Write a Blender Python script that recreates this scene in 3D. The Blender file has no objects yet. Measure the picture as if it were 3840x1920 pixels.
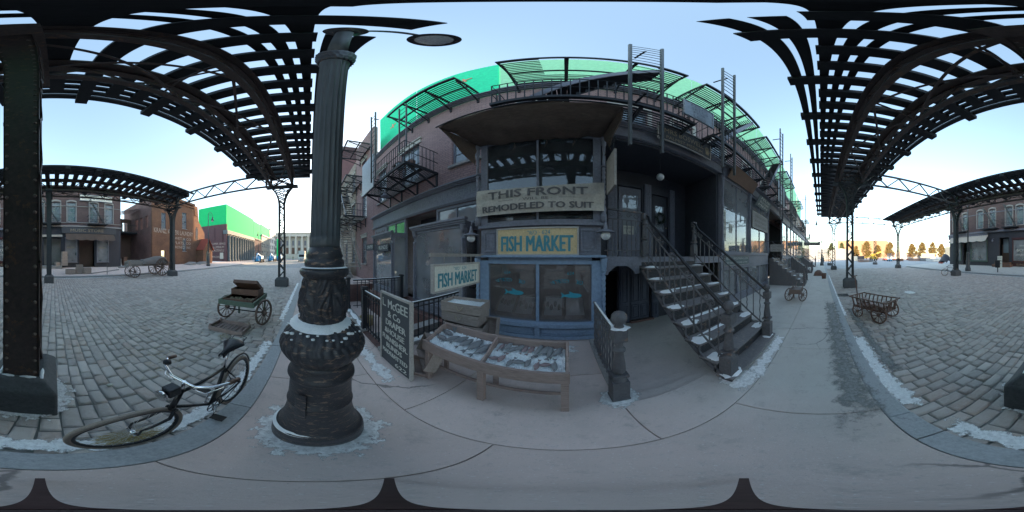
import bpy, math, random
from mathutils import Vector, Matrix, noise as mnoise
from math import sin, cos, tan, pi, radians as RD
random.seed(7)
S = bpy.context.scene
COL = S.collection
# ------------------------------------------------------------------ camera, sky, sun
S.render.engine = 'CYCLES'
cd = bpy.data.cameras.new('camera'); cam = bpy.data.objects.new('camera', cd); COL.objects.link(cam)
cd.type = 'PANO'
try: cd.cycles.panorama_type = 'EQUIRECTANGULAR'
except Exception: pass
try: cd.panorama_type = 'EQUIRECTANGULAR'
except Exception: pass
cd.clip_start = 0.02; cd.clip_end = 3000
cam.location = (0, 0, 1.75); cam.rotation_euler = (RD(90), 0, RD(18.75))
S.camera = cam
SUN_B, SUN_E = RD(-65), RD(12)            # measured from the facade's outward line (+Y), towards +X
sd = Vector((sin(SUN_B)*cos(SUN_E), cos(SUN_B)*cos(SUN_E), sin(SUN_E)))
w = bpy.data.worlds.new("World"); S.world = w; w.use_nodes = True
wn = w.node_tree; bg = wn.nodes['Background']
sky = wn.nodes.new('ShaderNodeTexSky'); sky.sky_type = 'NISHITA'; sky.sun_disc = False
sky.sun_elevation = SUN_E; sky.sun_rotation = math.atan2(sd.x, sd.y)
sky.air_density = 1.0; sky.dust_density = 1.0; sky.ozone_density = 2.5
hs = wn.nodes.new('ShaderNodeHueSaturation'); hs.inputs['Saturation'].default_value = 1.0
gm = wn.nodes.new('ShaderNodeGamma'); gm.inputs[1].default_value = .85
wn.links.new(sky.outputs[0], gm.inputs[0]); wn.links.new(gm.outputs[0], hs.inputs['Color']); tn = wn.nodes.new('ShaderNodeMix'); tn.data_type = 'RGBA'; tn.blend_type = 'MULTIPLY'; tn.inputs[0].default_value = 1; tn.inputs[7].default_value = (1.10, .99, .84, 1)
wn.links.new(hs.outputs[0], tn.inputs[6]); wn.links.new(tn.outputs[2], bg.inputs[0]); bg.inputs[1].default_value = 0.15
sl = bpy.data.lights.new('sun', 'SUN'); so = bpy.data.objects.new('sun', sl); COL.objects.link(so)
sl.energy = 2.0; sl.angle = RD(0.6); sl.color = (1.0, 0.72, 0.45)
so.rotation_euler = sd.to_track_quat('Z', 'Y').to_euler()
S.view_settings.view_transform = 'Standard'; S.view_settings.look = 'None'
S.view_settings.exposure = 2.7; S.view_settings.gamma = 1

# ------------------------------------------------------------------ materials
def nd(nt, t, **k):
    n = nt.nodes.new(t)
    for a, b in k.items(): setattr(n, a, b)
    return n
def base_mat(name, rough=.7, metal=0, spec=.4):
    m = bpy.data.materials.new(name); m.use_nodes = True
    b = m.node_tree.nodes['Principled BSDF']
    b.inputs['Roughness'].default_value = rough; b.inputs['Metallic'].default_value = metal
    b.inputs['Specular IOR Level'].default_value = spec
    return m, m.node_tree, b
def rgba(c): return (c[0], c[1], c[2], 1)
def mixc(nt, f, a, b):
    n = nd(nt, 'ShaderNodeMix', data_type='RGBA')
    for i, v in ((0, f), (6, a), (7, b)):
        if isinstance(v, (tuple, list)): n.inputs[i].default_value = rgba(v)
        elif isinstance(v, (int, float)): n.inputs[i].default_value = v
        else: nt.links.new(v, n.inputs[i])
    return n.outputs[2]
def noise(nt, vec, scale, detail=5, rough=.6):
    n = nd(nt, 'ShaderNodeTexNoise'); n.inputs['Scale'].default_value = scale
    n.inputs['Detail'].default_value = detail; n.inputs['Roughness'].default_value = rough
    nt.links.new(vec, n.inputs['Vector']); return n.outputs['Fac']
def ramp(nt, f, a, b):
    n = nd(nt, 'ShaderNodeMapRange'); n.inputs[1].default_value = a; n.inputs[2].default_value = b
    nt.links.new(f, n.inputs[0]); return n.outputs[0]
def math_(nt, op, a, b=None):
    n = nd(nt, 'ShaderNodeMath', operation=op)
    for i, v in ((0, a), (1, b)):
        if v is None: continue
        if isinstance(v, (int, float)): n.inputs[i].default_value = v
        else: nt.links.new(v, n.inputs[i])
    return n.outputs[0]
def pos(nt, sc=(1, 1, 1)):
    g = nd(nt, 'ShaderNodeTexCoord'); mp = nd(nt, 'ShaderNodeMapping'); mp.inputs['Scale'].default_value = sc
    nt.links.new(g.outputs['Object'], mp.inputs[0]); return mp.outputs[0]
def wpos(nt, sc=(1, 1, 1)):
    g = nd(nt, 'ShaderNodeNewGeometry'); mp = nd(nt, 'ShaderNodeMapping'); mp.inputs['Scale'].default_value = sc
    nt.links.new(g.outputs['Position'], mp.inputs[0]); return mp.outputs[0]
def bumpn(nt, b, h, s=.3, d=.02):
    n = nd(nt, 'ShaderNodeBump'); n.inputs['Strength'].default_value = s; n.inputs['Distance'].default_value = d
    nt.links.new(h, n.inputs['Height']); nt.links.new(n.outputs[0], b.inputs['Normal'])
def worn(name, c, c2=None, rough=.6, metal=0, scale=3, chip=None, chipc=(.2, .12, .08), bump=.25, grain=(1, 1, 1), spec=.4, var=.35):
    """weathered surface: colour drifts, fine grain, optional chips showing what is under the paint"""
    m, nt, b = base_mat(name, rough, metal, spec)
    p = pos(nt, grain)
    c2 = c2 or tuple(x*(1-var) for x in c)
    f1 = ramp(nt, noise(nt, p, scale, 6, .65), .3, .7)
    col = mixc(nt, f1, c, c2)
    f2 = noise(nt, p, scale*9, 4, .7)
    col = mixc(nt, ramp(nt, f2, .35, .75), col, tuple(min(1, x*1.25+.004) for x in c))
    if chip:
        f3 = ramp(nt, noise(nt, p, scale*3.1, 8, .7), chip, chip+.03)
        col = mixc(nt, f3, col, chipc)
    nt.links.new(col, b.inputs['Base Color'])
    r = ramp(nt, f1, 0, 1); rr = nd(nt, 'ShaderNodeMapRange'); rr.inputs[3].default_value = max(.05, rough-.12); rr.inputs[4].default_value = min(1, rough+.15)
    nt.links.new(f2, rr.inputs[0]); nt.links.new(rr.outputs[0], b.inputs['Roughness'])
    bumpn(nt, b, f2, bump, .006)
    return m
def brick(name, c1, c2, mortar, sx=.25, sz=.088, stain=(.05, .04, .04)):
    m, nt, b = base_mat(name, .9, 0, .2)
    g = nd(nt, 'ShaderNodeNewGeometry'); s = nd(nt, 'ShaderNodeSeparateXYZ'); nt.links.new(g.outputs['Position'], s.inputs[0])
    cb = nd(nt, 'ShaderNodeCombineXYZ')
    nt.links.new(math_(nt, 'ADD', s.outputs[0], s.outputs[1]), cb.inputs[0]); nt.links.new(s.outputs[2], cb.inputs[1])
    br = nd(nt, 'ShaderNodeTexBrick'); nt.links.new(cb.outputs[0], br.inputs['Vector'])
    br.inputs['Scale'].default_value = 1; br.inputs['Brick Width'].default_value = sx; br.inputs['Row Height'].default_value = sz
    br.inputs['Mortar Size'].default_value = .011; br.inputs['Mortar Smooth'].default_value = .3; br.inputs['Bias'].default_value = 0
    br.inputs['Color1'].default_value = rgba(c1); br.inputs['Color2'].default_value = rgba(c2); br.inputs['Mortar'].default_value = rgba(mortar)
    wv = wpos(nt)
    f = ramp(nt, noise(nt, wv, .6, 6, .65), .35, .7)
    col = mixc(nt, math_(nt, 'MULTIPLY', f, .6), br.outputs[0], stain)
    f2 = noise(nt, wv, 14, 4, .7)
    col = mixc(nt, math_(nt, 'MULTIPLY', ramp(nt, f2, .4, .8), .4), col, tuple(min(1, x*1.6) for x in c1))
    nt.links.new(col, b.inputs['Base Color'])
    h = math_(nt, 'ADD', math_(nt, 'MULTIPLY', br.outputs['Fac'], -1), math_(nt, 'MULTIPLY', f2, .5))
    bumpn(nt, b, h, .6, .01)
    return m
def glass(name, tint=(.75, .85, .9), haze=.12, refl=1.0, dirt=(.35, .38, .4)):
    m = bpy.data.materials.new(name); m.use_nodes = True; nt = m.node_tree
    nt.nodes.clear(); out = nd(nt, 'ShaderNodeOutputMaterial')
    tr = nd(nt, 'ShaderNodeBsdfTransparent'); tr.inputs[0].default_value = rgba(tint)
    gl = nd(nt, 'ShaderNodeBsdfGlossy'); gl.inputs['Roughness'].default_value = .03
    df = nd(nt, 'ShaderNodeBsdfDiffuse'); df.inputs[0].default_value = rgba(dirt)
    fr = nd(nt, 'ShaderNodeFresnel'); fr.inputs[0].default_value = 1.5
    wv = wpos(nt)
    f = ramp(nt, noise(nt, wv, .9, 3, .5), .25, .85)
    m1 = nd(nt, 'ShaderNodeMixShader'); nt.links.new(math_(nt, 'ADD', math_(nt, 'MULTIPLY', f, haze), haze*.5), m1.inputs[0])
    nt.links.new(tr.outputs[0], m1.inputs[1]); nt.links.new(df.outputs[0], m1.inputs[2])
    m2 = nd(nt, 'ShaderNodeMixShader'); nt.links.new(math_(nt, 'MINIMUM', math_(nt, 'MULTIPLY', fr.outputs[0], 2.2*refl), 1.0), m2.inputs[0])
    nt.links.new(m1.outputs[0], m2.inputs[1]); nt.links.new(gl.outputs[0], m2.inputs[2])
    bp = nd(nt, 'ShaderNodeBump'); bp.inputs['Strength'].default_value = .08; bp.inputs['Distance'].default_value = .02
    nt.links.new(noise(nt, wv, 2.5, 2, .5), bp.inputs['Height']); nt.links.new(bp.outputs[0], gl.inputs['Normal'])
    nt.links.new(m2.outputs[0], out.inputs[0])
    return m
def patch_mat(name, c, c2, mode='strip', thr=.5, scale=5, rough=.9, soft=.05, k=.55):
    """thin granular layer with a ragged edge"""
    m, nt, b = base_mat(name, rough, 0, .3)
    t = nd(nt, 'ShaderNodeTexCoord'); s = nd(nt, 'ShaderNodeSeparateXYZ'); nt.links.new(t.outputs['Generated'], s.inputs[0])
    dy = math_(nt, 'ABSOLUTE', math_(nt, 'SUBTRACT', s.outputs[1], .5)); dx = math_(nt, 'ABSOLUTE', math_(nt, 'SUBTRACT', s.outputs[0], .5))
    if mode == 'disc': d = math_(nt, 'SQRT', math_(nt, 'ADD', math_(nt, 'POWER', dx, 2), math_(nt, 'POWER', dy, 2)))
    else: d = math_(nt, 'MAXIMUM', dy, math_(nt, 'ADD', math_(nt, 'MULTIPLY', dx, 3), -1.0))
    wv = wpos(nt)
    n = noise(nt, wv, scale, 9, .72)
    v = math_(nt, 'SUBTRACT', math_(nt, 'ADD', n, k*.5), math_(nt, 'MULTIPLY', d, k*2))
    f = ramp(nt, v, thr, thr+soft)
    n2 = noise(nt, wv, 25, 5, .7)
    n3 = noise(nt, wv, 70, 4, .7)
    nt.links.new(mixc(nt, ramp(nt, n3, .62, .68), mixc(nt, ramp(nt, n2, .38, .62), c, c2), tuple(q*.5 for q in c2)), b.inputs['Base Color'])
    nt.links.new(f, b.inputs['Alpha']); bumpn(nt, b, n2, .8, .02)
    return m

M = {}
M['iron'] = worn('black_iron', (.022, .024, .03), rough=.55, scale=4, chip=.66, chipc=(.09, .05, .035), bump=.3)
M['steel'] = worn('riveted_steel', (.075, .052, .047), (.045, .033, .031), rough=.6, scale=2.5, chip=.58, chipc=(.13, .075, .05), bump=.35)
M['steel_far'] = worn('painted_steel', (.045, .055, .06), (.03, .034, .038), rough=.6, scale=2, chip=.68, chipc=(.13, .09, .07))
M['rivet'] = worn('rivet_steel', (.17, .13, .11), rough=.5, scale=20)
M['timber_dark'] = worn('tarred_timber', (.020, .021, .025), rough=.8, scale=3)
M['paint_black'] = worn('flaking_black_paint', (.040, .040, .047), (.024, .023, .027), rough=.36, scale=5, chip=.565, chipc=(.19, .13, .10), bump=.5, grain=(1, 1, 3.2))
M['shaft'] = worn('grey_black_paint', (.080, .088, .094), (.052, .055, .06), rough=.5, scale=1.6, chip=.70, chipc=(.4, .38, .34), bump=.3, grain=(1, 1, .25))
M['blue'] = worn('dusty_blue_paint', (.24, .32, .44), (.18, .245, .345), rough=.55, scale=2.4, chip=.68, chipc=(.16, .18, .2))
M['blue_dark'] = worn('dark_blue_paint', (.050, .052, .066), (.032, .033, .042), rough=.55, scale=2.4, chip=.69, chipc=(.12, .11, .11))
M['slate'] = worn('slate_grey_paint', (.195, .198, .235), (.135, .138, .165), rough=.6, scale=2.2, chip=.69, chipc=(.15, .14, .13))
M['stoop'] = worn('chipped_stoop_paint', (.115, .112, .12), (.075, .073, .08), rough=.55, scale=3, chip=.60, chipc=(.22, .15, .12), bump=.5)
M['bright_brick'] = brick('plum_brick', (.42, .27, .26), (.33, .21, .205), (.17, .14, .145), stain=(.15,.11,.11))
M['dark_brick'] = brick('brown_brick', (.24, .13, .115), (.18, .10, .09), (.15, .13, .12))
M['far_brick'] = brick('mauve_brick', (.17, .115, .112), (.135, .09, .09), (.11, .09, .09))
M['orange_brick'] = brick('warm_brick', (.26, .125, .075), (.20, .10, .065), (.18, .13, .10))
M['pale_brick'] = brick('pale_brick', (.42, .34, .28), (.34, .27, .23), (.3, .26, .22))
M['stone'] = worn('grey_stone', (.30, .29, .28), (.2, .19, .19), rough=.85, scale=2)
M['cream_stone'] = worn('cream_stone', (.48, .45, .40), (.36, .33, .3), rough=.85, scale=1.2)
M['concrete'] = worn('dark_concrete', (.10, .105, .11), (.065, .068, .072), rough=.9, scale=3, bump=.5)
M['kerb'] = worn('granite_kerb', (.38, .39, .40), (.28, .30, .31), rough=.85, scale=5, bump=.5)
M['wood'] = worn('grey_brown_timber', (.33, .25, .225), (.21, .155, .14), rough=.75, scale=3, grain=(.4, 2.5, 2.5), bump=.5, chip=.70, chipc=(.08, .06, .05))
M['crate'] = worn('weathered_crate', (.36, .30, .27), (.22, .185, .165), rough=.85, scale=3.2, grain=(.5, 2, 2), bump=.5)
M['board'] = worn('chalk_black_board', (0.08, 0.085, 0.095), (0.055, 0.06, 0.067), rough=.8, scale=3, grain=(3, 3, .5), chip=.67, chipc=(.13, .13, .13))
M['board_frame'] = worn('bare_grey_frame', (0.45, 0.42, 0.39), (0.3, 0.27, 0.25), rough=.8, scale=6)
M['letter_pale'] = worn('worn_pale_lettering', (0.62, 0.62, 0.57), (0.48, 0.48, 0.44), rough=.8, scale=9, chip=.62, chipc=(.07, .07, .07))
M['letter_wall'] = worn('faded_wall_lettering', (.52, .44, .38), (.38, .30, .25), rough=.9, scale=4, chip=.56, chipc=(.2, .11, .07))
M['letter_gold'] = worn('dull_gold_lettering', (.35, .29, .19), (.22, .18, .13), rough=.6, scale=9)
M['letter_teal'] = worn('teal_lettering', (0.075, 0.27, 0.33), (0.055, 0.2, 0.24), rough=.7, scale=12, chip=.62, chipc=(.45, .40, .30))
M['letter_sky'] = worn('sky_blue_window_paint', (.05, .33, .42), (.04, .24, .32), rough=.6, scale=20)
M['letter_dark'] = worn('dark_lettering', (0.13, 0.12, 0.12), (0.09, 0.085, 0.085), rough=.8, scale=8)
M['sign_cream'] = worn('cream_sign_paint', (.66, .50, .28), (.52, .39, .22), rough=.75, scale=4, chip=.66, chipc=(.25, .2, .14))
M['sign_white'] = worn('off_white_sign', (0.72, 0.7, 0.62), (0.6, 0.58, 0.52), rough=.7, scale=5)
M['canvas'] = worn('sackcloth', (0.46, 0.42, 0.365), (0.35, 0.32, 0.28), rough=.95, scale=2.5, bump=.5)
M['awning'] = worn('brown_canvas', (0.11, 0.082, 0.068), (0.07, 0.052, 0.043), rough=.95, scale=1.7, grain=(.6, 2, 2), bump=.6)
M['tarp'] = worn('wagon_tarp', (.20, .18, .17), (.13, .115, .11), rough=.9, scale=2)
M['grey_wood'] = worn('silvered_wood', (0.32, 0.29, 0.265), (0.2, 0.185, 0.17), rough=.85, scale=4, grain=(1, 3, 3))
M['green_wood'] = worn('faded_green_wood', (0.11, 0.16, 0.12), (0.075, 0.1, 0.08), rough=.7, scale=5, chip=.62, chipc=(.15, .12, .09))
M['brown_wood'] = worn('old_brown_wood', (0.16, 0.09, 0.066), (0.1, 0.06, 0.048), rough=.6, scale=5, chip=.66, chipc=(.2, .15, .12))
M['wheel_wood'] = worn('wheel_wood', (0.17, 0.12, 0.1), (0.11, 0.08, 0.068), rough=.7, scale=8)
M['snow'] = worn('frosty_snow', (0.88, 0.9, 0.92), (0.76, 0.79, 0.82), rough=.8, scale=20, bump=.9, spec=.3)
M['ice'] = worn('crushed_ice', (0.84, 0.89, 0.92), (0.68, 0.75, 0.8), rough=.25, scale=24, bump=.8, spec=.6)
M['chrome'] = worn('chrome', (.75, .76, .78), (.5, .5, .52), rough=.15, metal=1, scale=10, bump=.05)
M['bike_black'] = worn('bicycle_enamel', (.018, .018, .022), rough=.3, scale=8, chip=.68, chipc=(.12, .1, .09), bump=.1)
M['tyre'] = worn('grey_rubber', (.33, .275, .235), (.22, .18, .155), rough=.85, scale=14, bump=.5)
M['tyre_dark'] = worn('dark_rubber', (.035, .033, .033), rough=.8, scale=14)
M['leather'] = worn('black_leather', (.02, .022, .03), rough=.35, scale=10, bump=.3)
M['straw'] = worn('straw', (.42, .34, .17), (.28, .22, .12), rough=.9, scale=30)
M['rope'] = worn('rope', (.42, .36, .28), (.3, .25, .2), rough=.95, scale=40, bump=.8)
M['fish'] = worn('grey_fish_skin', (.20, .205, .22), (.10, .105, .115), rough=.32, scale=14, grain=(1, 3, 1), bump=.5, spec=.6)
M['fish_pale'] = worn('silver_fish_skin', (.20, .205, .215), (.09, .095, .105), rough=.3, scale=14, bump=.4, spec=.6)
M['fish_red'] = worn('pinkish_fish_skin', (.25, .18, .185), (.15, .11, .115), rough=.35, scale=14, bump=.4, spec=.6)
M['curtain'] = worn('net_curtain', (0.62, 0.61, 0.62), (0.5, 0.5, 0.51), rough=.9, scale=3, grain=(6, 6, .3))
M['interior'] = worn('dim_interior', (.055, .045, .042), (.03, .026, .025), rough=.9, scale=1.2)
M['interior_warm'] = worn('shop_back_wall', (.36, .31, .29), (.25, .21, .2), rough=.9, scale=1.2)
M['black'] = worn('plain_black', (.012, .012, .014), rough=.9)
M['glass'] = glass('shop_glass', haze=.46, refl=.8, dirt=(.52, .53, .56))
M['glass_dark'] = glass('smoky_upper_glass', tint=(.55, .58, .62), haze=.10, refl=.8)
M['glass_clear'] = glass('display_glass', tint=(.95, .95, .95), haze=.20, refl=.9, dirt=(.55, .46, .43))  # the dirt tint here paints a warm reflected haze onto the pane
M['glass_up'] = glass('upper_glass', tint=(.8, .85, .9), haze=.5, refl=.3)
M['opal'] = worn('opal_glass', (.62, .63, .64), (.5, .5, .52), rough=.25, scale=5, bump=.02)
M['sheet'] = worn('galvanised_sheet', (.34, .38, .41), (.26, .29, .32), rough=.5, metal=.3, scale=1.6, bump=.2)
M['green'] = worn('green_screen_cloth', (.012, .50, .16), (.010, .44, .14), rough=.9, scale=.7, bump=.1, var=.1)
M['green2'] = worn('sea_green_screen_cloth', (0.03, 0.72, 0.38), (0.025, 0.66, 0.34), rough=.9, scale=.7, bump=.1)
M['green_pale'] = worn('pale_green_screen_cloth', (0.34, 0.74, 0.46), (0.31, 0.7, 0.43), rough=.9, scale=.7, bump=.1)
M['marker'] = worn('orange_marker_tape', (.8, .3, .2), rough=.8)
M['lift_blue'] = worn('lift_blue', (.03, .30, .60), (.02, .22, .45), rough=.45, scale=3)
M['yellow'] = worn('machine_yellow', (.42, .30, .03), (.35, .25, .03), rough=.5)
M['red'] = worn('machine_red', (.45, .09, .06), (.35, .07, .05), rough=.5)
M['white'] = worn('white_paint', (.5, .5, .49), (.42, .42, .41), rough=.5, scale=2)
M['tent'] = worn('white_pvc', (.20, .22, .24), (.16, .175, .195), rough=.6, scale=1)
M['alu'] = worn('aluminium', (.6, .62, .64), (.45, .46, .48), rough=.4, metal=.6, scale=5)
M['warehouse'] = worn('ochre_cladding', (.30, .20, .13), (.26, .17, .115), rough=.8, scale=.3)
M['leaf'] = worn('autumn_leaf', (.15, .10, .03), (.085, .075, .025), rough=.8, scale=.6)
M['leaf_green'] = worn('late_green_leaf', (.06, .075, .03), (.04, .05, .02), rough=.8, scale=.6)
M['bark'] = worn('bark', (.09, .07, .05), rough=.9)
M['door_green'] = worn('sage_shop_paint', (.075, .12, .105), (.05, .08, .07), rough=.6, scale=2)
M['dark_maroon'] = worn('maroon_paint', (.09, .03, .032), (.06, .022, .024), rough=.6)
M['roof_red'] = worn('red_roof_tile', (.28, .07, .05), (.2, .055, .04), rough=.8, scale=3, grain=(1, 1, 6))
M['maroon_stucco'] = worn('maroon_stucco', (.12, .065, .07), (.08, .045, .05), rough=.9, scale=.8)
M['grey_stucco'] = worn('iron_grey_front', (.13, .16, .17), (.08, .10, .11), rough=.7, scale=.8)
M['skin'] = worn('skin', (.45, .3, .23), rough=.6)
M['coat_dark'] = worn('dark_coat', (.04, .035, .045), rough=.9)
M['coat_red'] = worn('maroon_coat', (.13, .045, .055), rough=.9)
M['paper'] = worn('old_paper', (.55, .54, .47), (.45, .43, .37), rough=.9, scale=5)
M['pine'] = worn('wreath_green', (.03, .045, .03), rough=.9, scale=20)
M['tripod'] = worn('brown_plastic', (.06, .035, .035), rough=.4)
M['cabbage'] = worn('potatoes', (.25, .2, .13), (.17, .13, .09), rough=.9, scale=10)

def slab_mat():
    m, nt, b = base_mat('sidewalk_slab', .8, 0, .3)
    wv = wpos(nt); g = nd(nt, 'ShaderNodeNewGeometry')
    isl = g.outputs['Random Per Island']
    c = mixc(nt, isl, (.64, .52, .48), (.71, .585, .545))
    sx = nd(nt, 'ShaderNodeSeparateXYZ'); nt.links.new(g.outputs['Position'], sx.inputs[0])
    f0 = ramp(nt, math_(nt, 'ADD', sx.outputs[0], math_(nt, 'MULTIPLY', noise(nt, wv, .8, 5, .6), 1.6)), 1.2, 2.6)
    c = mixc(nt, f0, c, (.57, .545, .505))
    f1 = ramp(nt, noise(nt, wv, 1.4, 7, .68), .38, .72); c = mixc(nt, math_(nt, 'MULTIPLY', f1, .5), c, (.43, .38, .355))
    f2 = ramp(nt, noise(nt, wv, 9, 7, .75), .55, .75); c = mixc(nt, math_(nt, 'MULTIPLY', f2, .3), c, (.68, .66, .65))
    f3 = ramp(nt, noise(nt, wv, 60, 3, .7), .62, .7); c = mixc(nt, math_(nt, 'MULTIPLY', f3, .6), c, (.78, .78, .78))
    f4 = ramp(nt, noise(nt, wv, 3.3, 9, .8), .54, .66); c = mixc(nt, math_(nt, 'MULTIPLY', f4, .6), c, (.36, .32, .30))
    f5 = ramp(nt, noise(nt, wv, 90, 3, .7), .64, .7); c = mixc(nt, math_(nt, 'MULTIPLY', f5, .5), c, (.2, .2, .2))
    f6 = ramp(nt, noise(nt, wv, 18, 6, .8), .56, .68); c = mixc(nt, math_(nt, 'MULTIPLY', f6, .4), c, (.30, .27, .26))
    wob = nd(nt, 'ShaderNodeMix', data_type='VECTOR'); wob.inputs[0].default_value = .25
    nz = nd(nt, 'ShaderNodeTexNoise'); nz.inputs['Scale'].default_value = 2.5; nz.inputs['Detail'].default_value = 6; nt.links.new(wv, nz.inputs['Vector'])
    nt.links.new(wv, wob.inputs[4]); nt.links.new(nz.outputs['Color'], wob.inputs[5])
    vo = nd(nt, 'ShaderNodeTexVoronoi', feature='DISTANCE_TO_EDGE'); vo.inputs['Scale'].default_value = 1.1; nt.links.new(wob.outputs[1], vo.inputs['Vector'])
    crk = math_(nt, 'MULTIPLY', ramp(nt, vo.outputs['Distance'], .012, .004), ramp(nt, noise(nt, wv, .45, 3, .5), .52, .60)); c = mixc(nt, math_(nt, 'MULTIPLY', crk, .7), c, (.12, .11, .105))
    nt.links.new(c, b.inputs['Base Color'])
    bumpn(nt, b, noise(nt, wv, 40, 6, .75), .4, .008)
    return m
M['slab'] = slab_mat()
def cobble_mat():
    m, nt, b = base_mat('granite_setts', .75, 0, .35)
    wv = wpos(nt); g = nd(nt, 'ShaderNodeNewGeometry')
    isl = g.outputs['Random Per Island']; c = mixc(nt, isl, (.36, .325, .30), (.57, .51, .465)); c = mixc(nt, math_(nt, 'MULTIPLY', ramp(nt, math_(nt, 'FRACT', math_(nt, 'MULTIPLY', isl, 17.3)), .82, .9), .5), c, (.42, .31, .25))
    f1 = ramp(nt, noise(nt, wv, .5, 6, .6), .35, .7); c = mixc(nt, math_(nt, 'MULTIPLY', f1, .5), c, (.44, .375, .33))
    f2 = ramp(nt, noise(nt, wv, 16, 6, .75), .45, .75); c = mixc(nt, math_(nt, 'MULTIPLY', f2, .4), c, (.58, .57, .57))
    f3 = ramp(nt, noise(nt, wv, 3, 9, .8), .66, .7); c = mixc(nt, math_(nt, 'MULTIPLY', f3, .5), c, (.45, .46, .48))
    nt.links.new(c, b.inputs['Base Color']); bumpn(nt, b, noise(nt, wv, 30, 6, .75), .5, .012)
    return m
M['cobble'] = cobble_mat()
def grout_mat():
    m, nt, b = base_mat('sett_joints', .95, 0, .2)
    wv = wpos(nt)
    c = mixc(nt, ramp(nt, noise(nt, wv, 2, 7, .7), .35, .7), (.22, .22, .21), (.36, .35, .33))
    nt.links.new(c, b.inputs['Base Color']); bumpn(nt, b, noise(nt, wv, 60, 5, .7), .5, .01)
    return m
M['grout'] = grout_mat()
M['asphalt'] = worn('pale_asphalt', (.34, .34, .35), (.26, .26, .265), rough=.9, scale=.25)
def farcobble():
    m, nt, b = base_mat('far_setts', .8, 0, .3)
    wv = wpos(nt)
    br = nd(nt, 'ShaderNodeTexBrick'); mp = nd(nt, 'ShaderNodeMapping'); mp.inputs['Rotation'].default_value = (0, 0, pi/2)
    nt.links.new(wv, mp.inputs[0]); nt.links.new(mp.outputs[0], br.inputs['Vector'])
    br.inputs['Scale'].default_value = 1; br.inputs['Brick Width'].default_value = .3; br.inputs['Row Height'].default_value = .165
    br.inputs['Mortar Size'].default_value = .02
    br.inputs['Color1'].default_value = (.28, .285, .3, 1); br.inputs['Color2'].default_value = (.35, .35, .36, 1); br.inputs['Mortar'].default_value = (.16, .16, .16, 1)
    c = mixc(nt, math_(nt, 'MULTIPLY', ramp(nt, noise(nt, wv, .6, 7, .7), .5, .75), .5), br.outputs[0], (.33, .32, .32))
    nt.links.new(c, b.inputs['Base Color']); return m
M['farcobble'] = farcobble()
M['snow_strip'] = patch_mat('gutter_snow', (.93, .94, .94), (.72, .73, .73), 'strip', .50, 8, soft=.09)
M['snow_disc'] = patch_mat('snow_ring', (.90, .90, .89), (.62, .61, .60), 'disc', .27, 9, soft=.05, k=.8)
M['dirt'] = patch_mat('kerbside_dirt', (.34, .345, .335), (.20, .205, .20), 'strip', .50, 6, soft=.25)
M['snow_dust'] = patch_mat('snow_dusting', (.9, .9, .9), (.7, .7, .7), 'strip', .60, 9, soft=.05)

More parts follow.
